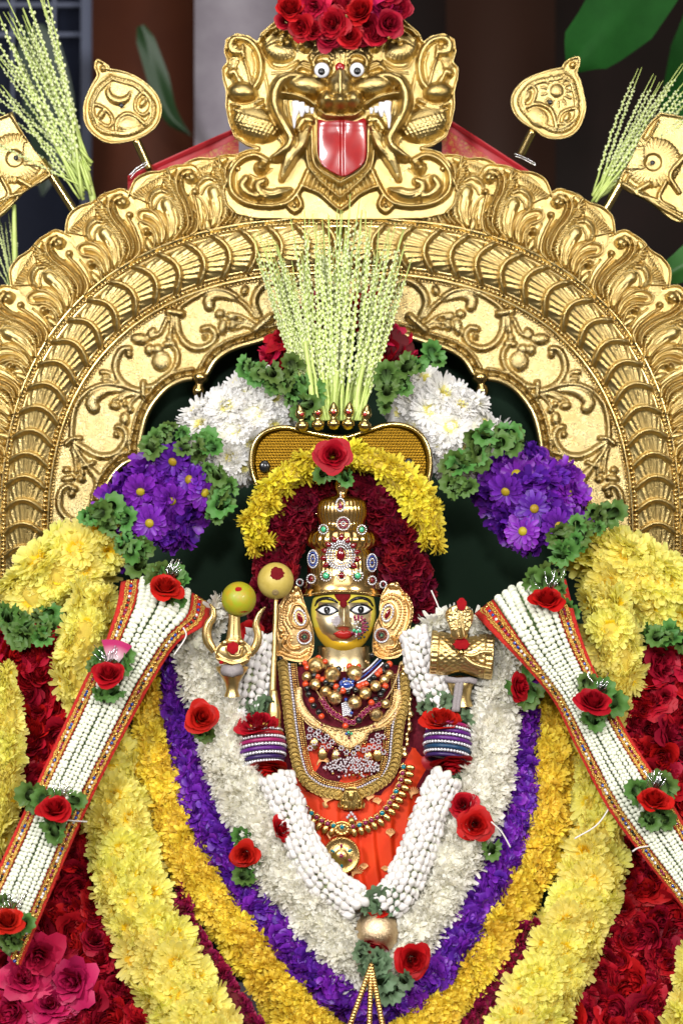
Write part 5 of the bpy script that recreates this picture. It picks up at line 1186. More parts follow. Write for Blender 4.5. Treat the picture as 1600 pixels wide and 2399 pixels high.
spray('short areca flower spray standing behind the arch beside the sun emblem', [((RND.uniform(1385, 1400), RND.uniform(450, 480)), (x + RND.gauss(0, 5), y)) for x, y in tips for _ in (0, 1)], .175, .18, (1390, 475))
spray('areca flower spray at the picture edge beneath the square fan emblem', [((RND.uniform(25, 45), 690), (x, y)) for x, y in ((-20, 500), (0, 510), (15, 520), (30, 480), (-30, 540), (-40, 580), (5, 560), (20, 500))], .175, .19, (35, 690), [[(45, 690), (36, 600), (34, 480)]])
# ================================================================ cobra hood behind the head
def circ(x, y, r, n=24, ry=None): return [(x + r * math.cos(a), y + (ry or r) * math.sin(a)) for a in np.linspace(0, 2 * math.pi, n, endpoint=False)]
hood = thing('cobra_hood', 'amber gold five headed cobra hood behind the yellow arc', 'cobra hood', PD(785, 1110, .0))
YH = -.030
hp = spline(dk([(785, 1180), (640, 1175), (600, 1130), (580, 1090), (577, 1048), (588, 1012), (614, 989), (655, 981), (700, 990), (785, 1004), (845, 988), (895, 974), (940, 981), (970, 1004), (986, 1045), (985, 1095), (960, 1150), (785, 1180)]), 5)
def hood_h(h):
    for j in range(0, 30):
        for i in range(0, 64):
            x = 585 + i * 7 + (j % 2) * 3.5; y = 1000 + j * 6.5; h.ball(x, y, 3.0, 1.2, 0)
    q = hp - (hp - hp.mean(0)) * .03
    for x, y in q: h.ball(x, y, 3.5, 7, 0)
relief('hood_plate', hp, hood_h, M['hood'], hood, Y=YH, step=1.6, thick=4)
V, F = tube([P(x, y, YH - .004) for x, y in hp], 6.0 * S, 8); ob('hood_rim', np_mesh('hood_rim', V, F), M['gold_smooth'], hood)
for x, y in ((608, 1071), (938, 1066)):
    V, F = sphere(13 * S, 14, 7, (1, .35, 1.1)); ob('eye_spot', np_mesh('eye_spot', V, F), M['black'], hood, loc=PD(x, y, YH - .010))
V1, F1 = lathe([(.01, -22), (9, -20), (16, -10), (15, -2), (8, 3), (6, 7), (11, 13), (13, 20), (10, 30), (5, 38), (.5, 43)], 14)
hm_ = np_mesh('cobra_head', V1 * S * (1, .8, 1), F1)
for x, y in ((693, 970), (730, 967), (766, 965), (800, 965), (838, 970)):
    hd = ob('cobra_head', hm_, M['gold_smooth'], hood, loc=PD(x, y, -.055), rot=Matrix.Rotation((x - 766) * .002, 3, 'Y'))
    V, F = sphere(5 * S, 10, 6, (1, .4, .8)); ob('head_mark', np_mesh('head_mark', V, F), M['enamel_red'], hd, loc=PD(x, y - 19, -.0655))
# ================================================================ the statue
ZH = lambda p: zc(p, 620, 1080, 4.126); ZN = lambda p: zc(p, 620, 1520, 4.126)
YF = -.085; KF = S * fy(YF)
statue = thing('deity_statue', 'brass statue with painted eyes and turmeric on its face', 'statue', P(805, 2100, -.03))
def bodyY(px, py): return -(.070 + .035 * np.sqrt(np.maximum(0., 1 - ((np.asarray(px) - 805) / 215.) ** 2)) + .062 * np.clip((np.asarray(py) - 1540) / 560., 0, 1.1) - .02 * np.exp(-((np.asarray(py) - 1520) / 40.) ** 2))
# face: sculpted in head-view pixels
def face_mesh():
    cx, cy = 762., 1490.; h = HF(432, 1150, 1092, 1910, 6.5); X, Y = h.X, h.Y
    rx = np.where(Y < 1490, 318, 318 - 60 * ((Y - 1490) / 400) ** 2); ry = np.where(Y < cy, 420, 392)
    q = 1 - ((X - cx) / rx) ** 2 - ((Y - cy) / ry) ** 2; h.H = 215 * np.maximum(q, 0) ** .5
    def add(x, y, sx, sy, a): h.H += a * np.exp(-((X - x) / sx) ** 2 - ((Y - y) / sy) ** 2)
    for s_ in (-1, 1):
        add(cx + s_ * 162, 1440, 92, 46, -26); add(cx + s_ * 165, 1340, 130, 30, 14); add(cx + s_ * 165, 1600, 105, 95, 24); add(cx + s_ * 45, 1585, 24, 22, 34)
    for t in np.linspace(0, 1, 9): add(cx + 4, 1400 + 180 * t, 24 + 12 * t, 34, 20 + 20 * t)
    add(cx + 4, 1582, 36, 26, 46); add(cx, 1665, 120, 60, 24); add(cx, 1630, 16, 18, -8); add(cx, 1775, 75, 45, 26); add(cx, 1730, 70, 16, -12)
    poly = [(cx + (318 if y < 1490 else 318 - 60 * ((y - 1490) / 400) ** 2) * .995 * s_ * math.sqrt(max(0, 1 - ((y - cy) / (420 if y < cy else 392)) ** 2)), y) for s_, ys in ((1, np.linspace(1152, 1880, 44)), (-1, np.linspace(1880, 1152, 44))) for y in ys]
    def paint(x, y):
        nz = 4 * np.sin(x * .045 + y * .02) + 2.5 * np.sin(x * .11 - y * .07)
        d = np.maximum(np.abs(x - cx) / 250., 0)
        jaw = (((x - cx) / (272 + nz)) ** 2 + ((y - 1450) / (296 + nz)) ** 2 > 1) & (y > 1400) | (np.abs(x - cx) + nz * .7 > 268)
        top = (y + nz * .4 < 1338 + 22 * (np.abs(np.abs(x - cx) - 165) < 120)) | (np.abs(x - cx) < 50) & (y < 1390) | (np.abs(x - cx) > 240) & (y < 1420)
        m = (jaw | top).astype(float); low = (y > 1600) & jaw
        return np.stack([m, low.astype(float), 0 * m], 1)
    return h, poly, paint, cx, cy
h_, poly_, paint_, fcx, fcy = face_mesh()
kz = KF / 4.126
M['face'] = bpy.data.materials.new('brass_with_turmeric')
def face_mat(m):
    N, L, b = nodes(m); at = N.new('ShaderNodeAttribute'); at.attribute_name = 'pet'; sp = N.new('ShaderNodeSeparateColor'); L.new(at.outputs['Color'], sp.inputs['Color'])
    n = noise(N, L, 160, 5); a = N.new('ShaderNodeMath'); a.operation = 'MULTIPLY_ADD'; a.inputs[1].default_value = .3; a.inputs[2].default_value = -.15; L.new(n.outputs['Fac'], a.inputs[0])
    b2 = N.new('ShaderNodeMath'); L.new(a.outputs[0], b2.inputs[0]); L.new(sp.outputs[0], b2.inputs[1]); r = N.new('ShaderNodeMapRange'); r.inputs['From Min'].default_value = .42; r.inputs['From Max'].default_value = .58; L.new(b2.outputs[0], r.inputs['Value'])
    tm = N.new('ShaderNodeMix'); tm.data_type = 'RGBA'; L.new(sp.outputs[1], tm.inputs[0]); tm.inputs[6].default_value = rgba((.58, .47, .045)); tm.inputs[7].default_value = rgba((.72, .42, .010))
    cm = N.new('ShaderNodeMix'); cm.data_type = 'RGBA'; L.new(r.outputs['Result'], cm.inputs[0]); cm.inputs[6].default_value = rgba((.70, .58, .36)); L.new(tm.outputs[2], cm.inputs[7]); L.new(cm.outputs[2], b.inputs['Base Color'])
    inv = N.new('ShaderNodeMath'); inv.operation = 'SUBTRACT'; inv.inputs[0].default_value = 1.; L.new(r.outputs['Result'], inv.inputs[1]); L.new(inv.outputs[0], b.inputs['Metallic'])
    rr = N.new('ShaderNodeMapRange'); rr.inputs['To Min'].default_value = .36; rr.inputs['To Max'].default_value = .9; L.new(r.outputs['Result'], rr.inputs['Value']); L.new(rr.outputs['Result'], b.inputs['Roughness'])
face_mat(M['face'])
FO = P(*ZH([(fcx, fcy)])[0], YF) + Vector((0, .008, 0))
face = ob('face', h_.mesh('face', poly_, fcx, fcy, kz, 60, paint_), M['face'], statue, loc=FO)
def fsurf(x, y):
    """world point on the face for head-view pixels"""
    i = int(round((x - h_.x0) / h_.st)); j = int(round((y - h_.y0) / h_.st)); hh = h_.H[min(max(j, 0), h_.ny - 1), min(max(i, 0), h_.nx - 1)]
    return FO + Vector(((x - fcx) * kz, -hh * kz, -(y - fcy) * kz))
def on_face(name, poly, m, lift, puff=0., n=7, parent=None):
    """thin painted or inlaid piece following the face"""
    poly = np.asarray(spline(np.vstack([poly, poly[:1]]), 10), float)[:-1]; c = poly.mean(0); V = []; k = len(poly)
    for r in np.linspace(0, 1, n):
        for p in (poly - c) * r + c: V.append(np.array(fsurf(p[0], p[1])) - (0, lift + puff * math.sqrt(max(0, 1 - r * r)), 0))
    i, j = np.meshgrid(np.arange(k), np.arange(n - 1)); a = (j * k + i).ravel(); b = (j * k + (i + 1) % k).ravel()
    V2 = [np.array(fsurf(p[0], p[1])) + (0, .002, 0) for p in poly]; F = np.vstack([np.stack([a, a + k, b + k, b], 1), np.stack([(n - 1) * k + np.arange(k), n * k + np.arange(k), n * k + (np.arange(k) + 1) % k, (n - 1) * k + (np.arange(k) + 1) % k], 1)])
    return ob(name, np_mesh(name, np.vstack([V, V2]), F), m, parent or face)
for ex, ey, s_ in ((604, 1440, 1), (930, 1436, -1)):
    ln = [(ex - 118 * s_, ey - 4), (ex - 70 * s_, ey - 46), (ex, ey - 64), (ex + 66 * s_, ey - 44), (ex + 112 * s_, ey - 2), (ex + 60 * s_, ey + 34), (ex, ey + 44), (ex - 62 * s_, ey + 36)]
    on_face('eye_line', ln, M['black'], .0008, .0006)
    wh = [(ex - 90 * s_, ey - 2), (ex - 50 * s_, ey - 32), (ex, ey - 42), (ex + 50 * s_, ey - 32), (ex + 86 * s_, ey), (ex + 45 * s_, ey + 22), (ex, ey + 30), (ex - 48 * s_, ey + 22)]
    e = on_face('eye', wh, M['enamel_white'], .0018, .0018)
    on_face('pupil', circ(ex, ey - 6, 34, 14), M['black'], .0030, .0018, parent=e)
    on_face('eye_glint', circ(ex - 4, ey - 14, 6, 8), M['enamel_white'], .0052, .0003, parent=e)
for q, s_ in (([(488, 1402), (520, 1345), (590, 1322), (660, 1335), (706, 1362)], 1), ([(806, 1366), (850, 1335), (920, 1318), (1000, 1340), (1046, 1402)], 1)):
    q = spline(q, 12); n = len(q); wd = np.interp(np.linspace(0, 1, n), [0, .3, .7, 1], [9, 17, 18, 8]) if q[0][0] < 700 else np.interp(np.linspace(0, 1, n), [0, .3, .7, 1], [8, 18, 17, 9])
    V, F = tube([np.array(fsurf(x, y)) - (0, .0002, 0) for x, y in q], wd * kz, 8); V[:, 1] = V[:, 1]; ob('eyebrow', np_mesh('eyebrow', V, F), M['black'], face)
on_face('lips', [(664, 1662), (704, 1636), (744, 1626), (766, 1636), (788, 1626), (826, 1636), (866, 1660), (834, 1694), (788, 1718), (744, 1718), (696, 1694)], M['lips'], .0006, .0035)
V, F = tube([np.array(fsurf(x, y)) - (0, .0036 - .0014 * abs(x - 765) / 90, 0) for x, y in spline([(665, 1664), (720, 1668), (765, 1674), (810, 1668), (864, 1663)], 10)], .0006, 6); ob('lip_line', np_mesh('lip_line', V, F), M['kumkum_dark'], face)
on_face('forehead_mark', [(x + RND.uniform(-4, 4), y + RND.uniform(-4, 4)) for x, y in circ(752, 1288, 76, 18, 66)], M['kumkum_dark'], .0012, .0012)
on_face('brow_mark', circ(762, 1372, 36, 12), M['kumkum_dark'], .0016, .001)
# nose ornaments
def stones(name, pts, r, m, parent, nu=6, nv=4, flat=1.):
    mb = MB(); V0, F0 = sphere(1, nu, nv, (1, flat, 1))
    for p in pts: mb.add(V0 * r + np.array(p), F0)
    return ob(name, mb.mesh(name), m, parent, kind='stuff')
ns = thing('nose_stud', 'oval cluster of pale stones worn on the nose', 'nose stud', fsurf(693, 1530))
stones('stone_cluster', [np.array(fsurf(693, 1530)) + np.array((x * kz, -.005, -y * kz)) for x, y in [(a * 14, b * 14) for a in range(-3, 4) for b in range(-4, 5) if (a / 3.2) ** 2 + (b / 4.2) ** 2 < 1]], 8 * kz, M['pearl'], ns)
nr = thing('nose_ring', 'crescent nose ring of red and white stones with black beads', 'nose ring', fsurf(930, 1590))
def near(x, y, lift): p = fsurf(x, y); return np.array((p.x, min(p.y, fsurf(900, y).y) - lift, p.z))
for j, r in enumerate((60, 84)):
    for t in np.linspace(-1.9, 2.2, 9 + 2 * j):
        V, F = boxv(30 * kz, 10 * kz, 24 * kz); V = V @ np.array(Matrix.Rotation(t, 3, 'Y')).T
        ob('stone', np_mesh('stone', V, F, False), M['magenta'] if (j or t < 1) else M['emerald'], nr, loc=near(895 + r * math.cos(t), 1575 + r * math.sin(t), .010))
stones('white_stones', [near(x, y, .011) for x, y in ((868, 1540), (880, 1560), (862, 1560), (900, 1545), (890, 1590), (915, 1600), (900, 1620), (885, 1660), (880, 1680))], 10 * kz, M['diamond'], nr)
stones('black_beads', [near(x, y, .011) for x, y in ((965, 1530), (988, 1555), (997, 1590), (990, 1620), (965, 1640), (935, 1670), (960, 1690), (905, 1705), (925, 1700))], 13 * kz, M['bead_black'], nr)
# neck and torso
V, F = lathe([(84, -52), (76, -38), (69, -24), (64, -10), (62, 6), (62, 26)], 32); ob('neck', np_mesh('neck', V * KF * (1, .62, 1), F), M['face_gold'], statue, loc=P(805, 1540, -.070))
def torso_h(h):
    h.H = -(bodyY(h.X, h.Y) + .09) / (S * fy(-.09))
relief('blouse', spline([(640, 1570), (720, 1562), (805, 1572), (890, 1562), (960, 1570), (1010, 1650), (1030, 1760), (1000, 1840), (805, 1850), (640, 1820), (630, 1700), (640, 1570)], 6), torso_h, M['blouse'], statue, Y=-.09, step=4, thick=30)
def saree_h(h):
    base = -(bodyY(h.X, h.Y) + .085) / (S * fy(-.085)); a = (h.X - 830 - (h.Y - 1800) * .10) / (1 + (2250 - h.Y) * .0006)
    fr = np.mod(a / 34. + .12 * np.sin(h.Y * .02), 1.); ple = 15 * np.minimum(fr / .82, (1 - fr) / .18) * np.clip((h.Y - 1830) / 110, 0, 1) + 1.5 * np.sin(h.X * .05 + h.Y * .03); h.H = base + ple
sp_ = spline(dk([(655, 1745), (720, 1700), (860, 1700), (960, 1715), (1015, 1760), (1010, 1860), (970, 1960), (900, 2075), (850, 2120), (790, 2040), (720, 1930), (660, 1840), (645, 1780), (655, 1745)]), 6)
saree = relief('saree', sp_, saree_h, M['saree'], statue, Y=-.085, step=3, thick=30)
def sareeY(px, py): return bodyY(px, py) - .0052
# woven leaf motifs on the saree
for x, y, r, a in ((600, 1465, 95, .3), (1010, 1440, 45, .2), (1090, 1480, 40, -.3), (550, 1085, 60, 1.2), (1215, 1790, 48, 0), (1420, 1660, 45, .3), (640, 1810, 45, .3), (870, 2170, 80, .6), (960, 2110, 35, 0), (1430, 1400, 60, .4), (1165, 2130, 30, 0)):
    c = ZN([(x, y)])[0]; mb = MB()
    for k in range(-4, 5):
        q = [(c[0] + math.sin(a + k * .22) * t * r / 4.126 * 1.3 + k * 1.6, c[1] - math.cos(a + k * .22) * t * r / 4.126 * 1.3) for t in np.linspace(-.6, .9 - .03 * k * k, 6)]
        V, F = tube([P(u, v, float(bodyY(u, v)) - .0082) for u, v in q], .0008, 4); mb.add(V, F)
    ob('woven_leaf', mb.mesh('woven_leaf'), M['zari_print'], saree)
# sleeve knees and side folds
for x, y, rx, ry, m in ((1000, 1700, 40, 60, 'blouse'), (665, 1770, 26, 40, 'saree'), (1010, 1745, 34, 30, 'red_silk')):
    V, F = sphere(1, 18, 10); ob('fold', np_mesh('fold', V * (rx * S, .03, ry * S), F), M[m], statue, loc=PD(x - 30 if x > 900 else x, y, -.09))
# brass hands
def hand(pts, rad, fingers):
    V, F = tube([PD(x, y, Y) for x, y, Y in pts], np.array(rad) * S, 12); mb = MB(); mb.add(V, F)
    for f in fingers:
        V, F = tube([PD(x, y, Y) for x, y, Y in f], np.array([7, 6.5, 6, 4])[:len(f)] * S, 8); mb.add(V, F)
    ob('hand', mb.mesh('hand'), M['gold_smooth'], statue)
hand([(668, 1735, -.06), (655, 1720, -.09), (640, 1700, -.115)], [18, 20, 16], [[(648, 1690 + k * 10, -.12), (628, 1688 + k * 10, -.142), (616, 1692 + k * 10, -.135), (620, 1696 + k * 10, -.12)] for k in range(4)] + [[(652, 1692, -.12), (640, 1676, -.14), (626, 1672, -.145)]])
hand([(1075, 1680, -.05), (1068, 1640, -.07), (1062, 1600, -.085)], [14, 16, 13], [[(1058, 1600 + k * 10, -.09), (1045, 1604 + k * 10, -.108), (1034, 1612 + k * 10, -.10)] for k in range(4)] + [[(1066, 1598, -.09), (1060, 1580, -.1), (1050, 1575, -.1)]])
# ================================================================ crown
crown = thing('crown', 'tall tiered gold crown set with red, green and white stones', 'crown', PD(785, 1350, -.055))
CP = [(0.5, 1078), (4, 1084), (9, 1094), (14, 1103), (18, 1113), (17, 1123), (12, 1130), (16, 1136), (40, 1140), (53, 1150), (57, 1165), (57, 1182), (52, 1198), (54, 1206), (64, 1214), (76, 1226), (80, 1240), (78, 1252), (68, 1262), (72, 1268), (77, 1280), (79, 1300), (79, 1318), (84, 1326), (91, 1336), (94, 1346), (97, 1354), (95, 1362)]
YC = -.058; KC = S * fy(YC - .05) * K
prof = [(r * KC, -(y - 1220) * KC) for r, y in CP[::-1]]
def flute(th, k):
    y = CP[::-1][k][1]
    if 1145 < y < 1200: return 1 + .035 * np.abs(np.sin(th * 18))
    if 1214 < y < 1256: return 1 + .045 * np.abs(np.sin(th * 13 + .3))
    if 1266 < y < 1322: return 1 + .025 * np.abs(np.sin(th * 24))
    return np.ones_like(th)
dense = []; cpa = np.array(CP[::-1], float); 
V, F = lathe(prof, 180, flute)
# brim arches down at the sides
side = np.abs(V[:, 0]) / (97 * KC); low = np.clip((-(V[:, 2]) / KC + 1220 - 1318) / 40, 0, 1); V[:, 2] -= low * side ** 2 * 12 * KC
CO = PD(785, 1220, YC); ob('crown_body', np_mesh('crown_body', V * (1, .85, 1), F), M['crown_gold'], crown, loc=CO)
_yy = [c[1] for c in CP]; _rr = [c[0] for c in CP]
def cpt(x, y, lift=.002):
    """surface point of the crown, full-view reading"""
    r = float(np.interp(y, _yy, _rr)) * 1.03; dx = min(abs(x - 785), r * .985); return CO + Vector(((x - 785) * KC, -.85 * math.sqrt(r * r - dx * dx) * KC - lift, -(y - 1220) * KC))
HC = lambda x, y: ((620 + x / 4.126) / K, (1080 + y / 4.126) / K)
def gem(name, x, y, rx, ry, m, parent, lift=.003, drop=False, rot=0.):
    """faceted stone at head-view pixels"""
    p = cpt(*HC(x, y), lift); n = Vector((p.x - CO.x, (p.y - YC) / .72, 0)).normalized()
    prof = [(.02, -.3), (1, -.05), (.92, .25), (.55, .55), (.02, .58)]; V, F = lathe(prof, 10)
    if drop: V[:, 1] *= np.where(V[:, 1] > 0, 1.35, 1.); V[:, 0] *= np.where(V[:, 1] > 0, 1 - .62 * np.clip(V[:, 1] / 1.35, 0, 1), 1)
    R = frame(n, Vector((0, 0, 1)), rot); return ob(name, np_mesh(name, V * (rx / 4.126 * KF, ry / 4.126 * KF, min(rx, ry) / 4.126 * KF), F, False), m, parent, mtx=Matrix.Translation(p) @ R.to_4x4())
def ringst(x, y, rx, ry, n, r, m, name='stone_ring', lift=.003): return stones(name, [cpt(*HC(x + rx * math.cos(a), y + ry * math.sin(a)), lift) for a in np.linspace(0, 2 * math.pi, n, endpoint=False)], r / 4.126 * KF, M[m], crown, 6, 4)
for x, y, m, r in ((567, 658, 'emerald', 30), (940, 662, 'emerald', 30), (592, 1106, 'emerald', 34), (900, 1106, 'emerald', 34), (742, 1100, 'ruby', 30), (448, 1140, 'ruby', 28), (1040, 1155, 'ruby', 27), (335, 1180, 'ruby', 22), (1150, 1200, 'ruby', 22)):
    gem('gemstone', x, y, r, r, M[m], crown); ringst(x, y, r * 1.45, r * 1.45, 13, 9.5, 'diamond')
gem('gemstone', 735, 905, 46, 58, M['ruby'], crown, .006, True)
ringst(735, 905, 62, 82, 20, 10, 'diamond'); ringst(735, 905, 88, 108, 26, 11, 'diamond'); ringst(735, 905, 112, 128, 30, 11, 'diamond'); ringst(735, 905, 136, 142, 36, 11, 'diamond')
for x, y in ((742, 735), (672, 758), (803, 765), (615, 805), (858, 815), (578, 866), (893, 878), (566, 938), (898, 948), (592, 1003), (862, 1010)):
    gem('gemstone', x, y, 29, 32, M['ruby'], crown, .005, True, math.atan2(x - 735, 905 - y) * -1)
gem('gemstone', 732, 432, 20, 36, M['magenta'], crown, .004, True); ringst(732, 420, 40, 62, 22, 9.5, 'diamond'); stones('stone_tip', [cpt(*HC(735, y_), .003) for y_ in (300, 318, 336, 354)], 9.5 / 4.126 * KF, M['diamond'], crown)
ringst(760, 602, 40, 40, 14, 10, 'magenta'); ringst(760, 602, 62, 62, 22, 9, 'diamond'); ringst(760, 602, 20, 20, 8, 8, 'diamond'); gem('gemstone', 760, 602, 12, 12, M['magenta'], crown)
for x in (463, 1040):
    y = 948 if x < 700 else 985; ringst(x, y, 50, 84, 30, 8.5, 'diamond', lift=.002); ringst(x, y, 36, 64, 22, 9.5, 'sapphire', lift=.0024); ringst(x, y, 22, 40, 14, 8, 'diamond', lift=.003); gem('gemstone', x, y, 13, 18, M['sapphire'], crown)
stones('brim_beads', [CO + Vector((x * KC, -.85 * math.sqrt(max(0, 97.5 ** 2 - x * x)) * KC - .001, -(1357 - 1220 + 12 * (x / 97) ** 2) * KC)) for x in np.linspace(-94, 94, 80)], 1.6 * S, M['gold_smooth'], crown)
# ================================================================ ear ornaments
M['ear_gold'] = metal('ear_gold', (.80, .56, .27), (.74, .47, .19), .27, .2, 900)
def ear(label, poly, feats):
    poly = spline(np.vstack([ZH(poly), ZH(poly)[:1]]), 3); r = thing('ear_ornament', label, 'ear ornament', P(*poly.mean(0), -.09))
    def H(h):
        c = poly.mean(0); h.dome(c[0], c[1], 50, 90, 0, 5)
        for x, y in poly: h.ball(x, y, 4, 5, 1)
        for kind, pts, w_ in feats:
            p = ZH(pts)
            if kind == 's': h.stroke(p, w_ * .9, w_ * .9, w_ * 2., 4)
            elif kind == 'b': h.beads(p, w_ * 1.3, 2.25, w_ * 2.6, 3)
            else: h.dome(p[0][0], p[0][1], w_, w_ * 1.0, 0, w_ * .9, 5)
    relief('plate', poly, H, M['ear_gold'], r, Y=-.092, step=1.25, thick=7); return r
L_f = [('b', [(330, 1310), (240, 1330), (190, 1420), (180, 1540), (230, 1640), (260, 1720), (210, 1800)], 2.2), ('b', [(300, 1340), (230, 1370), (215, 1440), (210, 1530), (260, 1610)], 2.2), ('s', [(150, 1420), (140, 1580), (160, 1700)], 3), ('b', [(165, 1430), (158, 1560), (180, 1680)], 2),
       ('s', [(270, 1420), (250, 1500), (280, 1590), (360, 1610), (410, 1570), (400, 1460), (350, 1390), (290, 1390), (270, 1420)], 3), ('b', [(150, 1850), (250, 1890), (350, 1900), (430, 1860), (455, 1790)], 2.2), ('b', [(170, 1820), (260, 1860), (340, 1870), (410, 1830)], 2.2), ('s', [(240, 1700), (220, 1760), (270, 1810), (330, 1800)], 4), ('d', [(165, 1640)], 7), ('d', [(300, 1225)], 8), ('d', [(270, 1260)], 6), ('s', [(200, 1720), (180, 1780), (240, 1840)], 3)]
el = ear('gold ear ornament with a red teardrop stone beside the staff', [(300, 1205), (235, 1240), (170, 1340), (120, 1450), (108, 1600), (130, 1740), (110, 1830), (130, 1885), (230, 1925), (350, 1942), (440, 1905), (478, 1800), (470, 1650), (432, 1500), (390, 1380), (340, 1230)], L_f)
R_f = [('b', [(1130, 1330), (1220, 1290), (1320, 1330), (1350, 1430), (1330, 1550), (1280, 1650), (1250, 1720), (1290, 1790)], 2.2), ('b', [(1150, 1350), (1220, 1320), (1290, 1360), (1310, 1450), (1280, 1560), (1240, 1620)], 2.2), ('s', [(1370, 1330), (1405, 1430), (1390, 1560), (1350, 1660)], 4), ('b', [(1340, 1280), (1390, 1340), (1412, 1440), (1400, 1560)], 3.4),
       ('s', [(1130, 1440), (1110, 1520), (1140, 1600), (1200, 1600), (1250, 1520), (1250, 1420), (1200, 1370), (1150, 1390), (1130, 1440)], 3), ('b', [(1070, 1800), (1120, 1860), (1200, 1880), (1300, 1850), (1370, 1830)], 2.2), ('b', [(1080, 1760), (1130, 1820), (1210, 1845), (1300, 1800)], 2.2), ('s', [(1240, 1700), (1280, 1740), (1250, 1800), (1180, 1810)], 4), ('d', [(1330, 1690)], 8), ('d', [(1230, 1195)], 10), ('d', [(1270, 1210)], 7), ('s', [(1300, 1760), (1340, 1790), (1380, 1810)], 4)]
er = ear('gold ear ornament with a red teardrop stone beside the drum', [(1190, 1190), (1130, 1290), (1108, 1400), (1105, 1490), (1060, 1600), (1040, 1780), (1060, 1870), (1150, 1912), (1280, 1900), (1350, 1845), (1396, 1830), (1385, 1770), (1335, 1720), (1390, 1650), (1430, 1510), (1432, 1400), (1390, 1300), (1320, 1240), (1280, 1170)], R_f)
def eg(root, x, y, rx, ry, m, rot=0., name='gemstone'):
    V, F = sphere(1, 14, 8); V = V * (rx / 4.126 * S, 3 * S, ry / 4.126 * S)
    return ob(name, np_mesh(name, V, F), M[m], root, mtx=Matrix.Translation(P(*ZH([(x, y)])[0], -.104)) @ Matrix.Rotation(rot, 4, 'Y'))
def er_ring(root, x, y, rx, ry, n, r, m, rot=0.): return stones('stone_ring', [P(*ZH([(x + rx * math.cos(a) * math.cos(rot) - ry * math.sin(a) * math.sin(rot), y + rx * math.cos(a) * math.sin(rot) + ry * math.sin(a) * math.cos(rot))])[0], -.103) for a in np.linspace(0, 6.283, n, endpoint=False)], r / 4.126 * S, M[m], root)
eg(el, 342, 1515, 24, 52, 'ruby', -.4); er_ring(el, 342, 1510, 52, 78, 18, 12, 'diamond', -.3); eg(er, 1188, 1478, 22, 50, 'ruby', .45); er_ring(er, 1188, 1470, 50, 80, 18, 12, 'diamond', .3)
for rt, x, y in ((el, 385, 1700), (er, 1130, 1685)): er_ring(rt, x, y, 22, 22, 8, 10, 'bead_black'); er_ring(rt, x, y, 44, 44, 15, 10, 'ruby'); er_ring(rt, x, y, 66, 66, 22, 10, 'diamond'); eg(rt, x, y, 9, 9, 'emerald')
# ================================================================ trident, staff, drum, limes
ZT = lambda p: zc(p, 460, 1280, 5.111); ZD = lambda p: zc(p, 940, 1340, 4.9)
def T3(p, z, Y): q = zc([p], *z)[0]; return P(q[0], q[1], Y)
ztr = (460, 1280, 5.111); zdr = (940, 1340, 4.9)
tr_ = thing('trident', 'brass trident with beaded prongs standing beside the face', 'trident', T3((430, 1750), ztr, -.08)); YT = -.165
def prong(pts, rad, nm='prong'):
    q = spline(np.array(pts, float), 14); p = np.array([T3(v, ztr, YT) for v in q]); rr = np.interp(np.linspace(0, 1, len(q)), np.linspace(0, 1, len(rad)), rad) / 5.111 * S
    V, F = tube(p, rr, 10); c = p.mean(0); V[:, 1] = YT + (V[:, 1] - YT) * .6; o = ob(nm, np_mesh(nm, V, F), M['old_brass'], tr_)
    stones('prong_beads', [pp - np.array((0, r_ * .62, 0)) for pp, r_ in zip(p[1:-1], rr[1:-1])], 1.7 * S, M['gold_smooth'], o)
M['old_brass'] = metal('old_brass', (.72, .54, .25), (.64, .46, .19), .33, .15, 500)
prong([(225, 1260), (150, 1150), (125, 1040), (150, 930), (200, 850), (205, 760), (160, 685)], [40, 52, 55, 52, 46, 34, 10]); prong([(640, 1300), (720, 1180), (740, 1060), (715, 940), (745, 830), (785, 770), (830, 725)], [40, 50, 48, 42, 36, 28, 10])
prong([(450, 1180), (452, 1050), (455, 950), (455, 800)], [100, 80, 68, 62])
def tb_h(h):
    c = ZT([(430, 1270)])[0]; h.dome(c[0], c[1], 36, 26, 0, 12); h.dome(*ZT([(345, 1150)])[0], 9, 9, 0, 10, 4); h.dome(*ZT([(545, 1140)])[0], 9, 9, 0, 10, 4); h.beads(ZT([(250, 1290), (340, 1340), (450, 1370), (560, 1350), (640, 1290)]), 2, 2.1, 3, 8); h.stroke(ZT([(250, 1340), (340, 1370), (420, 1400), (520, 1390), (620, 1350)]), 4, 4, 6, 6); h.stroke(ZT([(370, 1220), (420, 1300), (520, 1300), (550, 1230)]), 3, 3, 5, 10)
relief('head_plate', spline(ZT([(230, 1230), (300, 1150), (400, 1100), (520, 1100), (590, 1150), (660, 1220), (650, 1330), (600, 1410), (430, 1440), (280, 1390), (230, 1310), (230, 1230)]), 4), tb_h, M['old_brass'], tr_, Y=YT - .012, step=1.3, thick=14)
V, F = lathe([(22, -78), (16, -60), (20, -40), (32, -20), (42, -6), (46, 4), (30, 8)], 18); ob('socket', np_mesh('socket', V * S * .8, F), M['old_brass'], tr_, loc=T3((430, 1460), ztr, YT))
V, F = tube(np.array([T3((330, 1480), ztr, YT - .02), T3((430, 1500), ztr, YT - .028), T3((530, 1470), ztr, YT - .02)]), 13 * S, 8); ob('cord_wrap', np_mesh('cord_wrap', V, F), M['rope'], tr_)
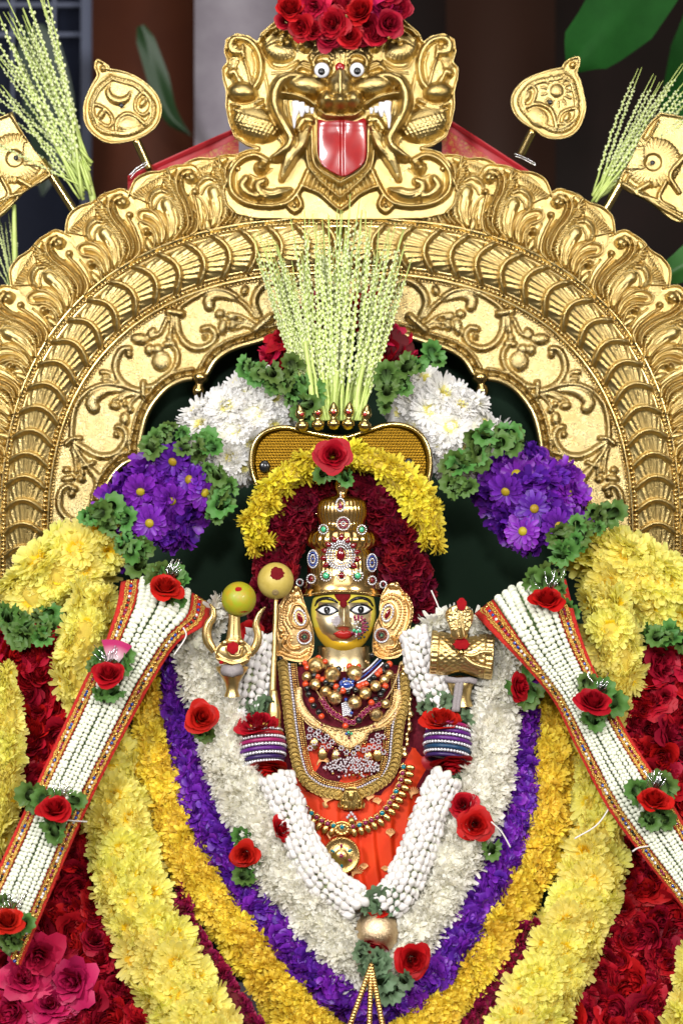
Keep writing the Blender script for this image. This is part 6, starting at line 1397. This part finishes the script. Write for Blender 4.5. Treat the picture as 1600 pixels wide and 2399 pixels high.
def smear(root, z, x, y, rx, ry, Y, m='kumkum', n=26):
    q = [(x + rx * math.cos(a) * RND.uniform(.82, 1.12), y + ry * math.sin(a) * RND.uniform(.82, 1.12)) for a in np.linspace(0, 2 * math.pi, n, endpoint=False)]; p = zc(q, *z); c = p.mean(0)
    def H(h): h.dome(c[0], c[1], rx / z[2] * 1.3, ry / z[2] * 1.3, 0, 4)
    relief('vermilion_mark', p, H, M[m], root, Y=Y, step=1.2, thick=6)
smear(tr_, ztr, 440, 1215, 75, 75, YT - .022); smear(tr_, ztr, 300, 1390, 28, 20, YT - .019)
def lime_mat(name, c1, c2, c3):
    m = plain(name, c1, .42, c2, 90, .25, 900, coat=.1); return m
def lime(label, x, y, r, m, Y, z, marks):
    c = T3((x, y), z, Y); o = thing('lemon', label, 'lemon', c); V, F = sphere(r / z[2] * S * fy(Y), 28, 18, (1, 1, 1.0)); V[:, 2] *= np.where(V[:, 2] > 0, 1., 1.03); ob('fruit', np_mesh('fruit', V, F), m, o, loc=c)
    for mx_, my_, rx, ry, mm in marks:
        q = [(mx_ + rx * math.cos(a) * RND.uniform(.8, 1.12), my_ + ry * math.sin(a) * RND.uniform(.8, 1.12)) for a in np.linspace(0, 2 * math.pi, 26, endpoint=False)]; Vv = []; rr = r * 1.012
        for s_ in (0, .5, 1.):
            for px, py in q: dx = mx_ + (px - mx_) * s_ - x; dy = my_ + (py - my_) * s_ - y; dz = math.sqrt(max(0, rr * rr - dx * dx - dy * dy)); Vv.append(c + Vector((dx, -dz, -dy)) / z[2] * S * fy(Y))
        k = 26; F = np.vstack([np.stack([j * k + np.arange(k), (j + 1) * k + np.arange(k), (j + 1) * k + (np.arange(k) + 1) % k, j * k + (np.arange(k) + 1) % k], 1) for j in range(2)]); ob('vermilion_mark', np_mesh('vermilion_mark', np.array(Vv), F), M[mm], o)
    return o
lime('green lime stuck on the centre prong of the trident', 510, 630, 208, lime_mat('green_lime_skin', (.30, .36, .012), (.44, .28, .012), 0), -.165, ztr, [(515, 505, 44, 28, 'kumkum'), (580, 790, 60, 25, 'kumkum')])
ly = lime('yellow lemon with a maroon spot on top of the staff', 950, 410, 218, lime_mat('yellow_lemon_skin', (.56, .43, .10), (.48, .36, .07), 0), -.115, ztr, [(975, 315, 90, 76, 'kumkum_dark')])
V, F = lathe([(.5, 0), (2, .5), (5, 1.5), (6.5, .6), (8, 0)], 14); ob('stalk_scar', np_mesh('stalk_scar', V * S, F), plain('lemon_scar', (.28, .20, .08), .7), ly, mtx=Matrix.Translation(T3((948, 552), ztr, -.137)) @ frame((0, -1, -.6)).to_4x4())
st_ = thing('staff', 'slender brass staff carrying the yellow lemon beside the ear ornament', 'staff', T3((930, 2100), ztr, -.13)); q = np.array([(955, 600), (945, 900), (930, 1300), (915, 1650), (905, 1800)], float)
V, F = tube(np.linspace(np.array(T3((955, 590), ztr, -.118)), np.array(T3((912, 1800), ztr, -.135)), 14), np.linspace(4.5, 7.5, 14) * S, 10); ob('shaft', np_mesh('shaft', V, F), M['old_brass'], st_)
V, F = lathe([(14, -62), (15, -34), (16, -30), (15, -26), (16, -8), (15, -4), (13, 10), (9, 24), (7.5, 40)], 16); ob('ferrule', np_mesh('ferrule', V * S, F), M['old_brass'], st_, loc=T3((928, 1940), ztr, -.136)); smear(st_, ztr, 925, 2110, 68, 72, -.150)
# drum with cobra
dr_ = thing('hand_drum', 'brass hourglass drum with a cobra rising from it', 'drum', T3((690, 1220), zdr, -.09))
pr_ = [(.5, -352), (225, -350), (250, -346), (256, -320), (252, -270), (262, -262), (252, -254), (240, -180), (212, -80), (196, 0), (208, 80), (236, 180), (250, 250), (260, 258), (252, 266), (252, 316), (258, 342), (250, 350), (225, 354), (.5, 356)]
pz = np.array(pr_, float); zz = np.concatenate([np.linspace(pz[i, 1], pz[i + 1, 1], 7, endpoint=False) for i in range(len(pz) - 1)] + [[356]]); rz = np.interp(zz, pz[:, 1], pz[:, 0])
def dfl(th, k):
    z = zz[k]
    if -250 < z < 245: return 1 + .022 * np.maximum(np.sin(th * 20 + z * .07), np.sin(th * 20 - z * .07))
    if abs(z) > 270 and abs(z) < 335: return 1 + .02 * np.sin(th * 26)
    return np.ones_like(th)
V, F = lathe(list(zip(rz, zz)), 160, dfl); V = V / 4.9 * S; dc = T3((690, 950), zdr, -.125); R = frame(Vector((1, -.05, -.06)), Vector((0, 0, 1))); ob('drum_body', np_mesh('drum_body', V * (.98, .62, 1) if False else V * .98, F), M['old_brass'], dr_, mtx=Matrix.Translation(dc) @ R.to_4x4())
def cob_h(h):
    c = ZD([(665, 560)])[0]; h.dome(c[0], c[1], 34, 44, 0, 10); h.beads(ZD([(655, 480), (640, 620), (660, 740)]), 1.8, 2.1, 3, 10); h.stroke(ZD([(690, 470), (690, 600), (720, 740)]), 4, 4, 4, 8); h.stroke(ZD([(590, 500), (610, 600), (640, 720)]), 3, 3, 3, 7)
    rs = np.random.RandomState(3)
    for _ in range(160): p = ZD([(520 + 280 * rs.rand(), 420 + 250 * rs.rand())])[0]; h.ball(p[0], p[1], 2, 1.6, 9)
relief('cobra', spline(ZD([(620, 385), (560, 410), (515, 460), (510, 520), (540, 600), (570, 680), (585, 760), (740, 760), (770, 680), (800, 600), (825, 530), (820, 450), (770, 400), (700, 375), (620, 385)]), 3), cob_h, M['old_brass'], dr_, Y=-.165, step=1.2, thick=20)
V, F = tube([T3(p, zdr, -.168) for p in spline(np.array([(720, 950), (820, 960), (920, 920), (1040, 920)], float), 12)], 4.5 * S, 8); ob('lashing', np_mesh('lashing', V, F), M['old_brass'], dr_); V, F = tube([T3(p, zdr, -.166) for p in spline(np.array([(720, 970), (800, 1040), (900, 1080), (1030, 1110)], float), 12)], 4.5 * S, 8); ob('lashing', np_mesh('lashing', V, F), M['old_brass'], dr_)
V, F = sphere(8 * S, 12, 7); ob('boss', np_mesh('boss', V, F), M['gold_smooth'], dr_, loc=T3((685, 925), zdr, -.158))
smear(dr_, zdr, 690, 370, 60, 72, -.176); smear(dr_, zdr, 690, 830, 98, 62, -.160)
V, F = tube([T3(p, zdr, -.14) for p in ((500, 1230), (640, 1250), (780, 1240), (860, 1260))], 7 * S, 8); ob('binding_cord', np_mesh('binding_cord', V, F), M['rope'], dr_)
for a, b in (((650, 1240), (600, 1600)), ((690, 1240), (640, 1600))):
    V, F = tube(np.linspace(np.array(T3(a, zdr, -.14)), np.array(T3(b, zdr, -.14)), 10), 6 * S, 8); ob('binding_cord', np_mesh('binding_cord', V, F), M['rope'], dr_)
V, F = lathe([(30, -60), (24, -40), (28, -20), (36, 0), (20, 6)], 16); ob('handle', np_mesh('handle', V * S, F), M['old_brass'], dr_, loc=T3((670, 1230), zdr, -.12))
# ================================================================ necklaces
def NY(px, py, lift=.0): return float(bodyY(px, py)) - .006 - lift
def NPt(x, y, lift=0.): p = ZN([(x, y)])[0]; return P(p[0], p[1], NY(p[0], p[1], lift))
cn = thing('coin_necklace', 'gold coin necklace with a goddess pendant reaching the saree', 'necklace', NPt(830, 1460))
cpath = [(175, 150), (190, 300), (212, 480), (238, 700), (265, 880), (298, 1050), (340, 1190), (410, 1290), (530, 1370), (700, 1405), (830, 1410), (960, 1385), (1090, 1320), (1200, 1230), (1265, 1080), (1283, 900), (1300, 740), (1338, 560), (1358, 400), (1352, 250)]
V, F = lathe([(.05, -.16), (.95, -.16), (1, 0), (.95, .14), (.86, .16), (.80, .06), (.5, .05), (.42, .14), (.05, .18)], 20); COIN = np_mesh('coin', V, F); COIN.materials.append(M['coin'] if 'coin' in M else M['old_gold'])
q = spline(np.array(cpath, float), 47); tg_ = np.gradient(q, axis=0)
for i in range(len(q)):
    if 750 < q[i][0] < 910 and q[i][1] > 1350: continue
    t = Vector((tg_[i][0], 0, -tg_[i][1])).normalized(); ob('coin', COIN, None, cn, mtx=mtx(NPt(q[i][0], q[i][1], .004), frame(Vector((0, -1, 0)) + t * .30 * (1 if q[i][0] < 800 else -1), Vector((0, 0, 1)), RND.uniform(0, 6)), 12.6 * S))
ins = lambda d: [(x + d * (1 if x < 800 else -1) * (1 if y < 1250 else .5), y - (0 if y < 1250 else d * .8)) for x, y in cpath]
for d, r, m in ((62, 3.2, 'pearl'), (88, 2.5, 'jewel_gold'), (108, 2.5, 'jewel_gold'), (130, 2.2, 'old_gold')): stones('bead_chain', [NPt(x, y, .003) for x, y in spline(np.array(ins(d), float), r * 2.05 * 4.126)], r * S, M[m], cn)
def lak_h(h):
    c = ZN([(835, 1460)])[0]; h.dome(c[0], c[1], 30, 28, 0, 9); rs = np.random.RandomState(5)
    for k in range(-3, 4): h.stroke(ZN([(835 + k * 18, 1370), (835 + k * 30, 1450), (835 + k * 34, 1540)]), 2.6, 2, 4, 7)
    h.dome(*ZN([(835, 1420)])[0], 8, 11, 0, 8, 7)
    for k in range(30): p = ZN([(730 + 210 * rs.rand(), 1440 + 110 * rs.rand())])[0]; h.ball(p[0], p[1], 2.2, 2.5, 7)
lp = ZN([(835, 1435)])[0]
relief('pendant', spline(ZN([(780, 1345), (835, 1335), (890, 1345), (930, 1430), (965, 1490), (960, 1540), (900, 1545), (835, 1560), (760, 1550), (712, 1530), (710, 1490), (750, 1420), (780, 1345)]), 3), lak_h, M['old_gold'], cn, Y=NY(lp[0], lp[1], .006), step=1.1, thick=8)
stones('pendant_pearls', [NPt(x, y, .008) for x, y in ((815, 1610), (850, 1600), (870, 1625), (800, 1630), (880, 1645), (835, 1585))], 3.4 * S, M['pearl'], cn); V, F = sphere(8 * S, 12, 8); ob('pendant_drop', np_mesh('pendant_drop', V, F), M['old_gold'], cn, loc=NPt(838, 1662, .008))
# temple necklace with round medallion
tn = thing('temple_necklace', 'long gold necklace of pink and teal stones with a round medallion', 'necklace', NPt(740, 1995)); tp = [(165, 1110), (225, 1250), (300, 1400), (420, 1555), (520, 1640), (640, 1700), (750, 1722), (870, 1712), (1000, 1670), (1110, 1610), (1195, 1510), (1260, 1395), (1318, 1265), (1340, 1140)]
q = spline(np.array(tp, float), 62); tg_ = np.gradient(q, axis=0); V, F = lathe([(.05, -.5), (1, -.4), (1.05, .1), (.8, .3), (.72, .1)], 12); SET = np_mesh('setting', V * 7.2 * S, F); SET.materials.append(M['jewel_gold']); V, F = sphere(1, 10, 6); GEMS = {}
for m in ('magenta', 'teal'): GEMS[m] = np_mesh('cabochon', V * 5.2 * S * np.array((1, 1, .55)), F); GEMS[m].materials.append(M[m])
V, F = sphere(1, 12, 8); PET = np_mesh('gold_petal', V * np.array((7.0, 11, 4)) * S, F); PET.materials.append(M['jewel_gold'])
for i in range(len(q)):
    x, y = q[i]
    if 690 < x < 815: continue
    p = NPt(x, y, .006); n = Vector((0, -1, 0)); s_ = ob('setting', SET, None, tn, mtx=mtx(p, frame(n), 1.)); ob('cabochon', GEMS['teal' if i % 4 == 1 else 'magenta'], None, s_, mtx=mtx(p - Vector((0, .0020, 0)), frame(n), 1.))
    t = tg_[i] / np.hypot(*tg_[i]); o = np.array((-t[1], t[0])); o = o if o[1] > 0 or (x > 1250 and o[0] > 0) else -o
    if x > 1200 and o[0] < 0: o = -o
    if x < 430: continue
    pp = NPt(x + o[0] * 66, y + o[1] * 66, .005); d = Vector((o[0], 0, -o[1])); xx = d.cross(n).normalized(); ob('gold_petal', PET, None, tn, mtx=Matrix.Translation(pp) @ Matrix((xx, d.normalized(), n)).transposed().to_4x4())
stones('small_beads', [NPt(x + RND.uniform(-8, 8), y - 34, .006) for x, y in spline(np.array(tp, float), 31)], 2.2 * S, M['jewel_gold'], tn)
def ctr_h(h):
    c = ZN([(748, 1745)])[0]; h.dome(c[0], c[1], 20, 16, 0, 7)
    for a in np.linspace(0, 6.28, 12): h.ball(c[0] + 15 * math.cos(a), c[1] + 11 * math.sin(a), 5, 5, 3)
c_ = ZN([(748, 1745)])[0]; relief('centre_piece', circ(c_[0], c_[1], 23, 30, 19), ctr_h, M['jewel_gold'], tn, Y=NY(c_[0], c_[1], .007), step=1.1, thick=6); ob('cabochon', GEMS['teal'], None, tn, mtx=mtx(NPt(748, 1722, .014), frame((0, -1, 0)), 1.))
mc = ZN([(742, 2000)])[0]; V, F = lathe([(39, -4), (41, 0), (40, 4), (36, 5), (34, 3), (20, 6), (14, 8), (12, 11), (8, 12), (.5, 13)], 120, lambda th, k: 1 + (.02 * np.sin(th * 44) if k in (4, 5) else 0)); MY = NY(mc[0], mc[1], .016)
ob('medallion', np_mesh('medallion', V * S, F), M['jewel_gold'], tn, mtx=Matrix.Translation(P(mc[0], mc[1], MY)) @ frame((0, -1, .08)).to_4x4()); stones('rim_beads', [P(mc[0] + 41 * math.cos(a), mc[1] + 41 * math.sin(a), MY - .002) for a in np.linspace(0, 6.283, 40, endpoint=False)], 2.8 * S, M['jewel_gold'], tn)
for k, a in enumerate(np.linspace(0, 2 * math.pi, 6, endpoint=False) + .5):
    p = P(mc[0] + 23 * math.cos(a), mc[1] + 23 * math.sin(a), MY - .0045); d = Vector((math.cos(a), 0, -math.sin(a))); ob('cabochon', GEMS['teal' if k % 2 else 'magenta'], None, tn, mtx=Matrix.Translation(p) @ Matrix((d.cross(Vector((0, -1, 0))), d, Vector((0, -1, 0)))).transposed().to_4x4() @ Matrix.Diagonal((.6, 1.05, .6, 1)))
ob('cabochon', GEMS['magenta'], None, tn, mtx=mtx(P(mc[0], mc[1], MY - .0088), frame((0, -1, 0)), .95)); stones('hanging_links', [NPt(x, y, .007) for x, y in ((700, 1825), (700, 1845), (780, 1830), (780, 1848))], 2.4 * S, M['jewel_gold'], tn)
# broad collar plate
cb = thing('collar_necklace', 'broad pale gold collar plate with a pointed centre', 'necklace', NPt(810, 900))
cpoly = spline(ZN([(300, 380), (288, 500), (330, 620), (430, 735), (560, 795), (640, 860), (700, 915), (812, 962), (900, 930), (985, 868), (1020, 805), (1150, 765), (1262, 685), (1332, 560), (1330, 420), (1255, 398), (1232, 520), (1150, 632), (1080, 692), (980, 742), (800, 765), (620, 735), (520, 682), (430, 602), (372, 500), (358, 378), (300, 380)]), 3)
def col_h(h):
    h.H = -(bodyY(h.X, h.Y) + .12) / (S * fy(-.12)) + 15; z0 = 0
    base = h.H.copy(); h.H *= 0; h.beads(ZN([(312, 400), (308, 510), (350, 610), (450, 715), (570, 775), (650, 845), (710, 895), (812, 940), (890, 910), (965, 855), (1010, 785), (1140, 745), (1245, 665), (1312, 550), (1315, 430)]), 3.1, 2.15, 6); h.beads(ZN([(345, 400), (358, 500), (420, 612), (520, 695), (630, 748), (800, 780), (980, 755), (1090, 705), (1165, 640), (1245, 525), (1265, 420)]), 2.7, 2.15, 5); h.stroke(ZN([(330, 400), (330, 510), (385, 620), (480, 705)]), 4, 4, 4); h.stroke(ZN([(1290, 420), (1285, 540), (1210, 650), (1100, 730)]), 4, 4, 4)
    rs = np.random.RandomState(9)
    for _ in range(420): p = ZN([(300 + 1030 * rs.rand(), 400 + 540 * rs.rand())])[0]; h.ball(p[0], p[1], 2.3, 3.2)
    for x in (552, 1055): p = ZN([(x, 735 + (x > 800) * 15)])[0]; h.dome(p[0], p[1], 7, 7, 0, 6)
    h.H += base
collar = relief('collar_plate', cpoly, col_h, M['pale_jewel'], cb, Y=-.12, step=1.2, thick=8)
for x, y, m in ((552, 735, 'ruby'), (1055, 752, 'ruby'), (815, 835, 'bead_black'), (790, 820, 'sapphire'), (840, 820, 'emerald'), (810, 808, 'emerald'), (815, 862, 'ruby')): V, F = sphere(3.4 * S, 8, 6); ob('stone', np_mesh('stone', V, F), M[m], collar, loc=NPt(x, y, .0075))
stones('fringe_beads', [NPt(x + RND.uniform(-8, 8), y + RND.uniform(-30, 60), .004) for x, y in spline(ZN and np.array([(640, 900), (700, 950), (812, 1000), (900, 970), (985, 900)], float), 9)], 2. * S, M['jewel_gold'], cb)
# red and black bead strings with hollow gold domes
bn = thing('bead_necklace', 'red and black bead strings hung with round gold bells below the neck', 'necklace', NPt(780, 300))
V, F = sphere(1, 12, 8); BR = np_mesh('bead', V, F); BR.materials.append(M['bead_red']); BB = np_mesh('bead', V, F); BB.materials.append(M['bead_black'])
for x, y, c in ((390, 140, 1), (410, 180, 1), (520, 90, 1), (495, 110, 1), (585, 125, 1), (640, 185, 0), (715, 195, 0), (820, 170, 1), (905, 170, 1), (480, 258, 0), (512, 270, 1), (560, 296, 1), (590, 322, 0), (650, 345, 0), (690, 366, 1), (720, 390, 0), (757, 405, 1), (806, 415, 0), (880, 395, 0), (910, 362, 1), (948, 345, 1), (982, 335, 1), (1010, 310, 0), (1055, 275, 0), (1090, 245, 1), (1120, 215, 1), (1142, 212, 0), (1178, 166, 0), (1205, 148, 1), (395, 342, 1), (410, 382, 0), (425, 440, 0), (455, 496, 1), (475, 550, 0), (525, 610, 0), (550, 652, 1), (1165, 360, 1), (1146, 398, 0), (1120, 442, 0), (1070, 490, 0), (1032, 520, 1), (910, 690, 0), (780, 745, 1), (1035, 60, 0), (150, 95, 0)):
    ob('bead', BR if c else BB, None, bn, mtx=mtx(NPt(x, y, .011), frame((0, -1, 0)), 7.4 * S * RND.uniform(.9, 1.08)))
V, F = lathe([(1.02, -.25), (1.06, -.1), (.98, 0), (.95, .25), (.78, .58), (.5, .82), (.12, .93), (.10, 1.0), (.02, 1.02)], 22); BL = np_mesh('gold_bell', V, F); BL.materials.append(M['bell'] if 'bell' in M else M['gold_smooth'])
for x, y, r in ((495, 165, 76), (655, 255, 76), (870, 242, 74), (410, 270, 46), (490, 345, 54), (592, 410, 52), (680, 470, 68), (868, 520, 66), (970, 432, 60), (1072, 362, 54), (1155, 298, 46), (1202, 246, 40), (1075, 635, 58), (1165, 530, 44)):
    ob('gold_bell', BL, None, bn, mtx=mtx(NPt(x, y, .012), frame(Vector((RND.gauss(0, .15), -1, RND.gauss(-.1, .15)))), r / 4.126 * S))
stones('string_knots', [NPt(x, y, .012) for x, y in ((550, 95), (680, 185), (770, 180), (860, 165), (700, 405), (860, 450), (1000, 135), (980, 120), (345, 145), (660, 175))], 3.4 * S, M['pale_jewel'], bn)
# stone set pendant and small flower chains
pn = thing('blue_pendant', 'blue stone pendant with pale fringe between the gold bells', 'pendant', NPt(795, 345)); V, F = sphere(1, 14, 8)
ob('gemstone', np_mesh('gemstone', V * np.array((10, 4, 7)) * S, F), M['sapphire'], pn, loc=NPt(795, 350, .013)); stones('blue_stones', [NPt(x, y, .013) for x, y in ((770, 295), (812, 298), (740, 350), (850, 352), (745, 320), (850, 318), (785, 490), (840, 620), (855, 310), (735, 330))], 4.2 * S, M['sapphire'], pn); stones('pale_stones', [NPt(795 + 55 * math.cos(a), 350 + 40 * math.sin(a), .0125) for a in np.linspace(0, 6.28, 18)] + [NPt(750 + i * 18 + j * 2, 520 + j * 19 + abs(i - 2) * 6, .009) for i in range(5) for j in range(7)], 2.5 * S, M['diamond'], pn)
stones('blue_chain', [NPt(x, y, .010) for x, y in spline(np.array([(1120, 110), (1040, 190), (960, 260), (880, 310)], float), 17)], 2.6 * S, M['sapphire'], pn); stones('pale_chain', [NPt(x, y, .010) for x, y in spline(np.array([(1090, 100), (1010, 180), (930, 240), (860, 290)], float), 15)] + [NPt(x, y, .010) for x, y in spline(np.array([(1140, 140), (1060, 220), (980, 290), (900, 330)], float), 15)], 2.4 * S, M['diamond'], pn)
mn = thing('flower_chain', 'fine chain of pink stone flowers crossing below the gold bells', 'necklace', NPt(840, 710))
for x, y in spline(np.array([(555, 490), (600, 560), (660, 620), (740, 670), (840, 715), (920, 660), (975, 605), (1040, 560), (1105, 540)], float), 44):
    f = stones('stone_flower', [NPt(x + 17 * math.cos(a), y + 17 * math.sin(a), .009) for a in np.linspace(0, 6.283, 6, endpoint=False)], 3 * S, M['magenta'], mn); f['kind'] = 'thing'; del f['kind']
    stones('gold_ring', [NPt(x + 30 * math.cos(a), y + 30 * math.sin(a), .008) for a in np.linspace(0, 6.283, 12, endpoint=False)], 1.5 * S, M['jewel_gold'], mn)
pnk = thing('pearl_necklace', 'pearl and ruby necklace with clustered pearls above the goddess pendant', 'necklace', NPt(840, 1130)); rs = np.random.RandomState(12)
pts = [(x, y) for x, y in ((560 + 560 * rs.rand(), 1050 + 190 * rs.rand()) for _ in range(900)) if ((x - 840) / 270) ** 2 + ((y - 1150) / 100) ** 2 < 1 and not (y > 1185 and rs.rand() < .5)]
keep = []
for p in pts:
    if all((p[0] - q_[0]) ** 2 + (p[1] - q_[1]) ** 2 > 17 ** 2 for q_ in keep): keep.append(p)
stones('pearl_cluster', [NPt(x, y, .007 + .003 * rs.rand()) for x, y in keep if y < 1200 or rs.rand() < .5], 2.7 * S, M['pearl'], pnk); stones('ruby_cluster', [NPt(x, y, .008) for x, y in keep if y >= 1175][::2], 3.2 * S, M['ruby'], pnk); stones('gold_setting', [NPt(x, y, .005) for x, y in keep[::2]], 3.2 * S, M['old_gold'], pnk)
for x, y in ((440, 780), (490, 830), (530, 860), (570, 890), (480, 910), (560, 960), (620, 940), (1100, 900), (1060, 950), (1010, 960), (1110, 960), (960, 980), (900, 960), (690, 1010), (990, 1040), (430, 850), (520, 800), (600, 850), (650, 900), (440, 960), (1140, 850), (1090, 840), (1040, 890), (1150, 1000), (740, 960), (860, 1010), (790, 1000)):
    stones('pearl_flower', [NPt(x + 20 * math.cos(a), y + 20 * math.sin(a), .006) for a in np.linspace(0, 6.283, 6, endpoint=False)], 2.3 * S, M['pearl'], pnk); V, F = sphere(3.4 * S, 8, 6); ob('ruby', np_mesh('ruby', V, F), M['ruby'], pnk, loc=NPt(x + 32, y + 22, .006))
for x, y in ((560, 1020), (480, 920), (1090, 1030), (690, 1040), (1000, 1050)): V, F = sphere(1, 12, 8); ob('gold_drop', np_mesh('gold_drop', V * np.array((11, 4, 14)) * S, F), M['jewel_gold'], pnk, loc=NPt(x, y, .004))
# side chain of bell drops by the drum
sd = thing('drop_chain', 'gold chain of small bells hanging outside the coin necklace', 'necklace', NPt(1400, 800))
for i, (x, y) in enumerate(spline(np.array([(1330, 150), (1385, 420), (1400, 560), (1400, 700), (1385, 820), (1350, 1020)], float), 48)): ob('gold_bell', BL, None, sd, mtx=mtx(NPt(x + 10 * math.sin(i * 2.1), y, .001), frame((RND.gauss(0, .4), -1, -.3)), 6.5 * S * RND.uniform(.7, 1.4)))
for k_, pth in enumerate(([(1310, 140), (1260, 320), (1180, 470), (1130, 500)], [(490, 390), (530, 450), (555, 490)])): stones('fine_chain', [NPt(x, y, .010) for x, y in spline(np.array(pth, float), 12)], 2. * S, M['pale_jewel'], sd if k_ == 0 else mn)
# ================================================================ gold ball pendant with bead tassels
ZB = (720, 1950, 4.612); bp_ = thing('gold_ball_pendant', 'gold thread ball with rose petals, leaves and bead tassels at the bottom', 'pendant', T3((750, 1070), ZB, -.22))
V, F = sphere(50 * S, 40, 26); M['ball'] = metal('gold_thread_ball', (.66, .50, .32), (.74, .55, .34), .32, .5, 500); ob('ball', np_mesh('ball', V, F), M['ball'], bp_, loc=T3((750, 1070), ZB, -.215))
for x, y, s_, n in ((745, 800, 40, (0, -.5, 1)), (720, 1240, 46, (-.1, -.7, -1))): ob('rose', FL['rose_bright'][0], None, bp_, mtx=mtx(T3((x, y), ZB, -.215 if y < 1000 else -.235), frame(n), (s_ * S, s_ * S, s_ * .8 * S)))
def bleaves(x, y, Y, size, n, out): q_ = zc([(x - 60, y), (x + 60, y)], *ZB); leaves(bp_, q_, Y - slope(q_[0][1]), size, n, 8, out, 'leaf_grey', .006)
bleaves(740, 860, -.225, 46, 7, (0, -1)); bleaves(700, 1330, -.262, 44, 9, (0, 1)); bleaves(930, 1500, -.262, 60, 3, (0, 1)); bleaves(920, 1650, -.258, 46, 3, (-.3, 1))
mbb = sphere(1, 10, 6)
for x1, y1 in ((440, 2080), (668, 2080), (822, 2080)):
    a = np.array(T3((690, 1440), ZB, -.285)); b = np.array(T3((x1 + 0, y1 + 60), ZB, -.30)); n = 22
    for k in range(n): ob('bead', TB_ if 'TB_' in globals() else globals().setdefault('TB_', np_mesh('tassel_bead', mbb[0] * 7.0 * S * np.array((.85, .85, 1)), mbb[1])), M['jewel_gold'], bp_, loc=Vector(a + (b - a) * k / n))
# loose threads
for pts, Y, lab in (([(95, 1930), (140, 1922), (205, 1925)], -.235, 'white thread tied round the strap near the pink roses'), ([(1480, 1995), (1500, 1985), (1560, 1978)], -.245, 'white thread tied round the strap near the dark roses'), ([(1345, 1965), (1400, 1930), (1440, 1870)], -.215, 'loose pale thread lying on the pale yellow garland'), ([(1150, 1925), (1175, 1950), (1195, 1985)], -.215, 'curled white thread end below the two roses'), ([(600, 1484), (614, 1500), (602, 1520)], -.195, 'loose white thread under the strap edge beside the purple garland') if False else ([(430, 1470), (436, 1492), (408, 1535)], -.205, 'white thread tail under the strap edge beside purple flowers'), ([(1010, 1383), (1022, 1410), (1034, 1440)], -.085, 'white thread loop hanging from the maroon flowers')):
    V, F = tube([P(x, y, Y) for x, y in spline(pts, 4)], 1.7 * S, 6); me = np_mesh('thread', V, F); tag(ob('thread', me, M['thread']), lab, 'thread')
# bicoloured loose petal by the strap
def loose():
    Vp, F, v = patch(7, 6, lambda u, v: np.stack([u * (.35 + .65 * v), v * 1.2 - .2 * u * u, .25 * v * v + .12 * np.sin(3 * u)], 1)); me = np_mesh('petal', Vp, F, True, np.stack([v, 0 * v, .5 + 0 * v], 1)); me.materials.append(petal('pink_white_petal', (.50, .03, .16), (.70, .60, .62), (.6, .5, .5), .5, .1)); return me
tag(ob('loose_petal', loose(), None, mtx=mtx(PD(262, 1512, -.215), frame((.1, -1, .1), spin=-.2), 34 * S)), 'loose pink and white petal at the edge of the strap', 'petal')
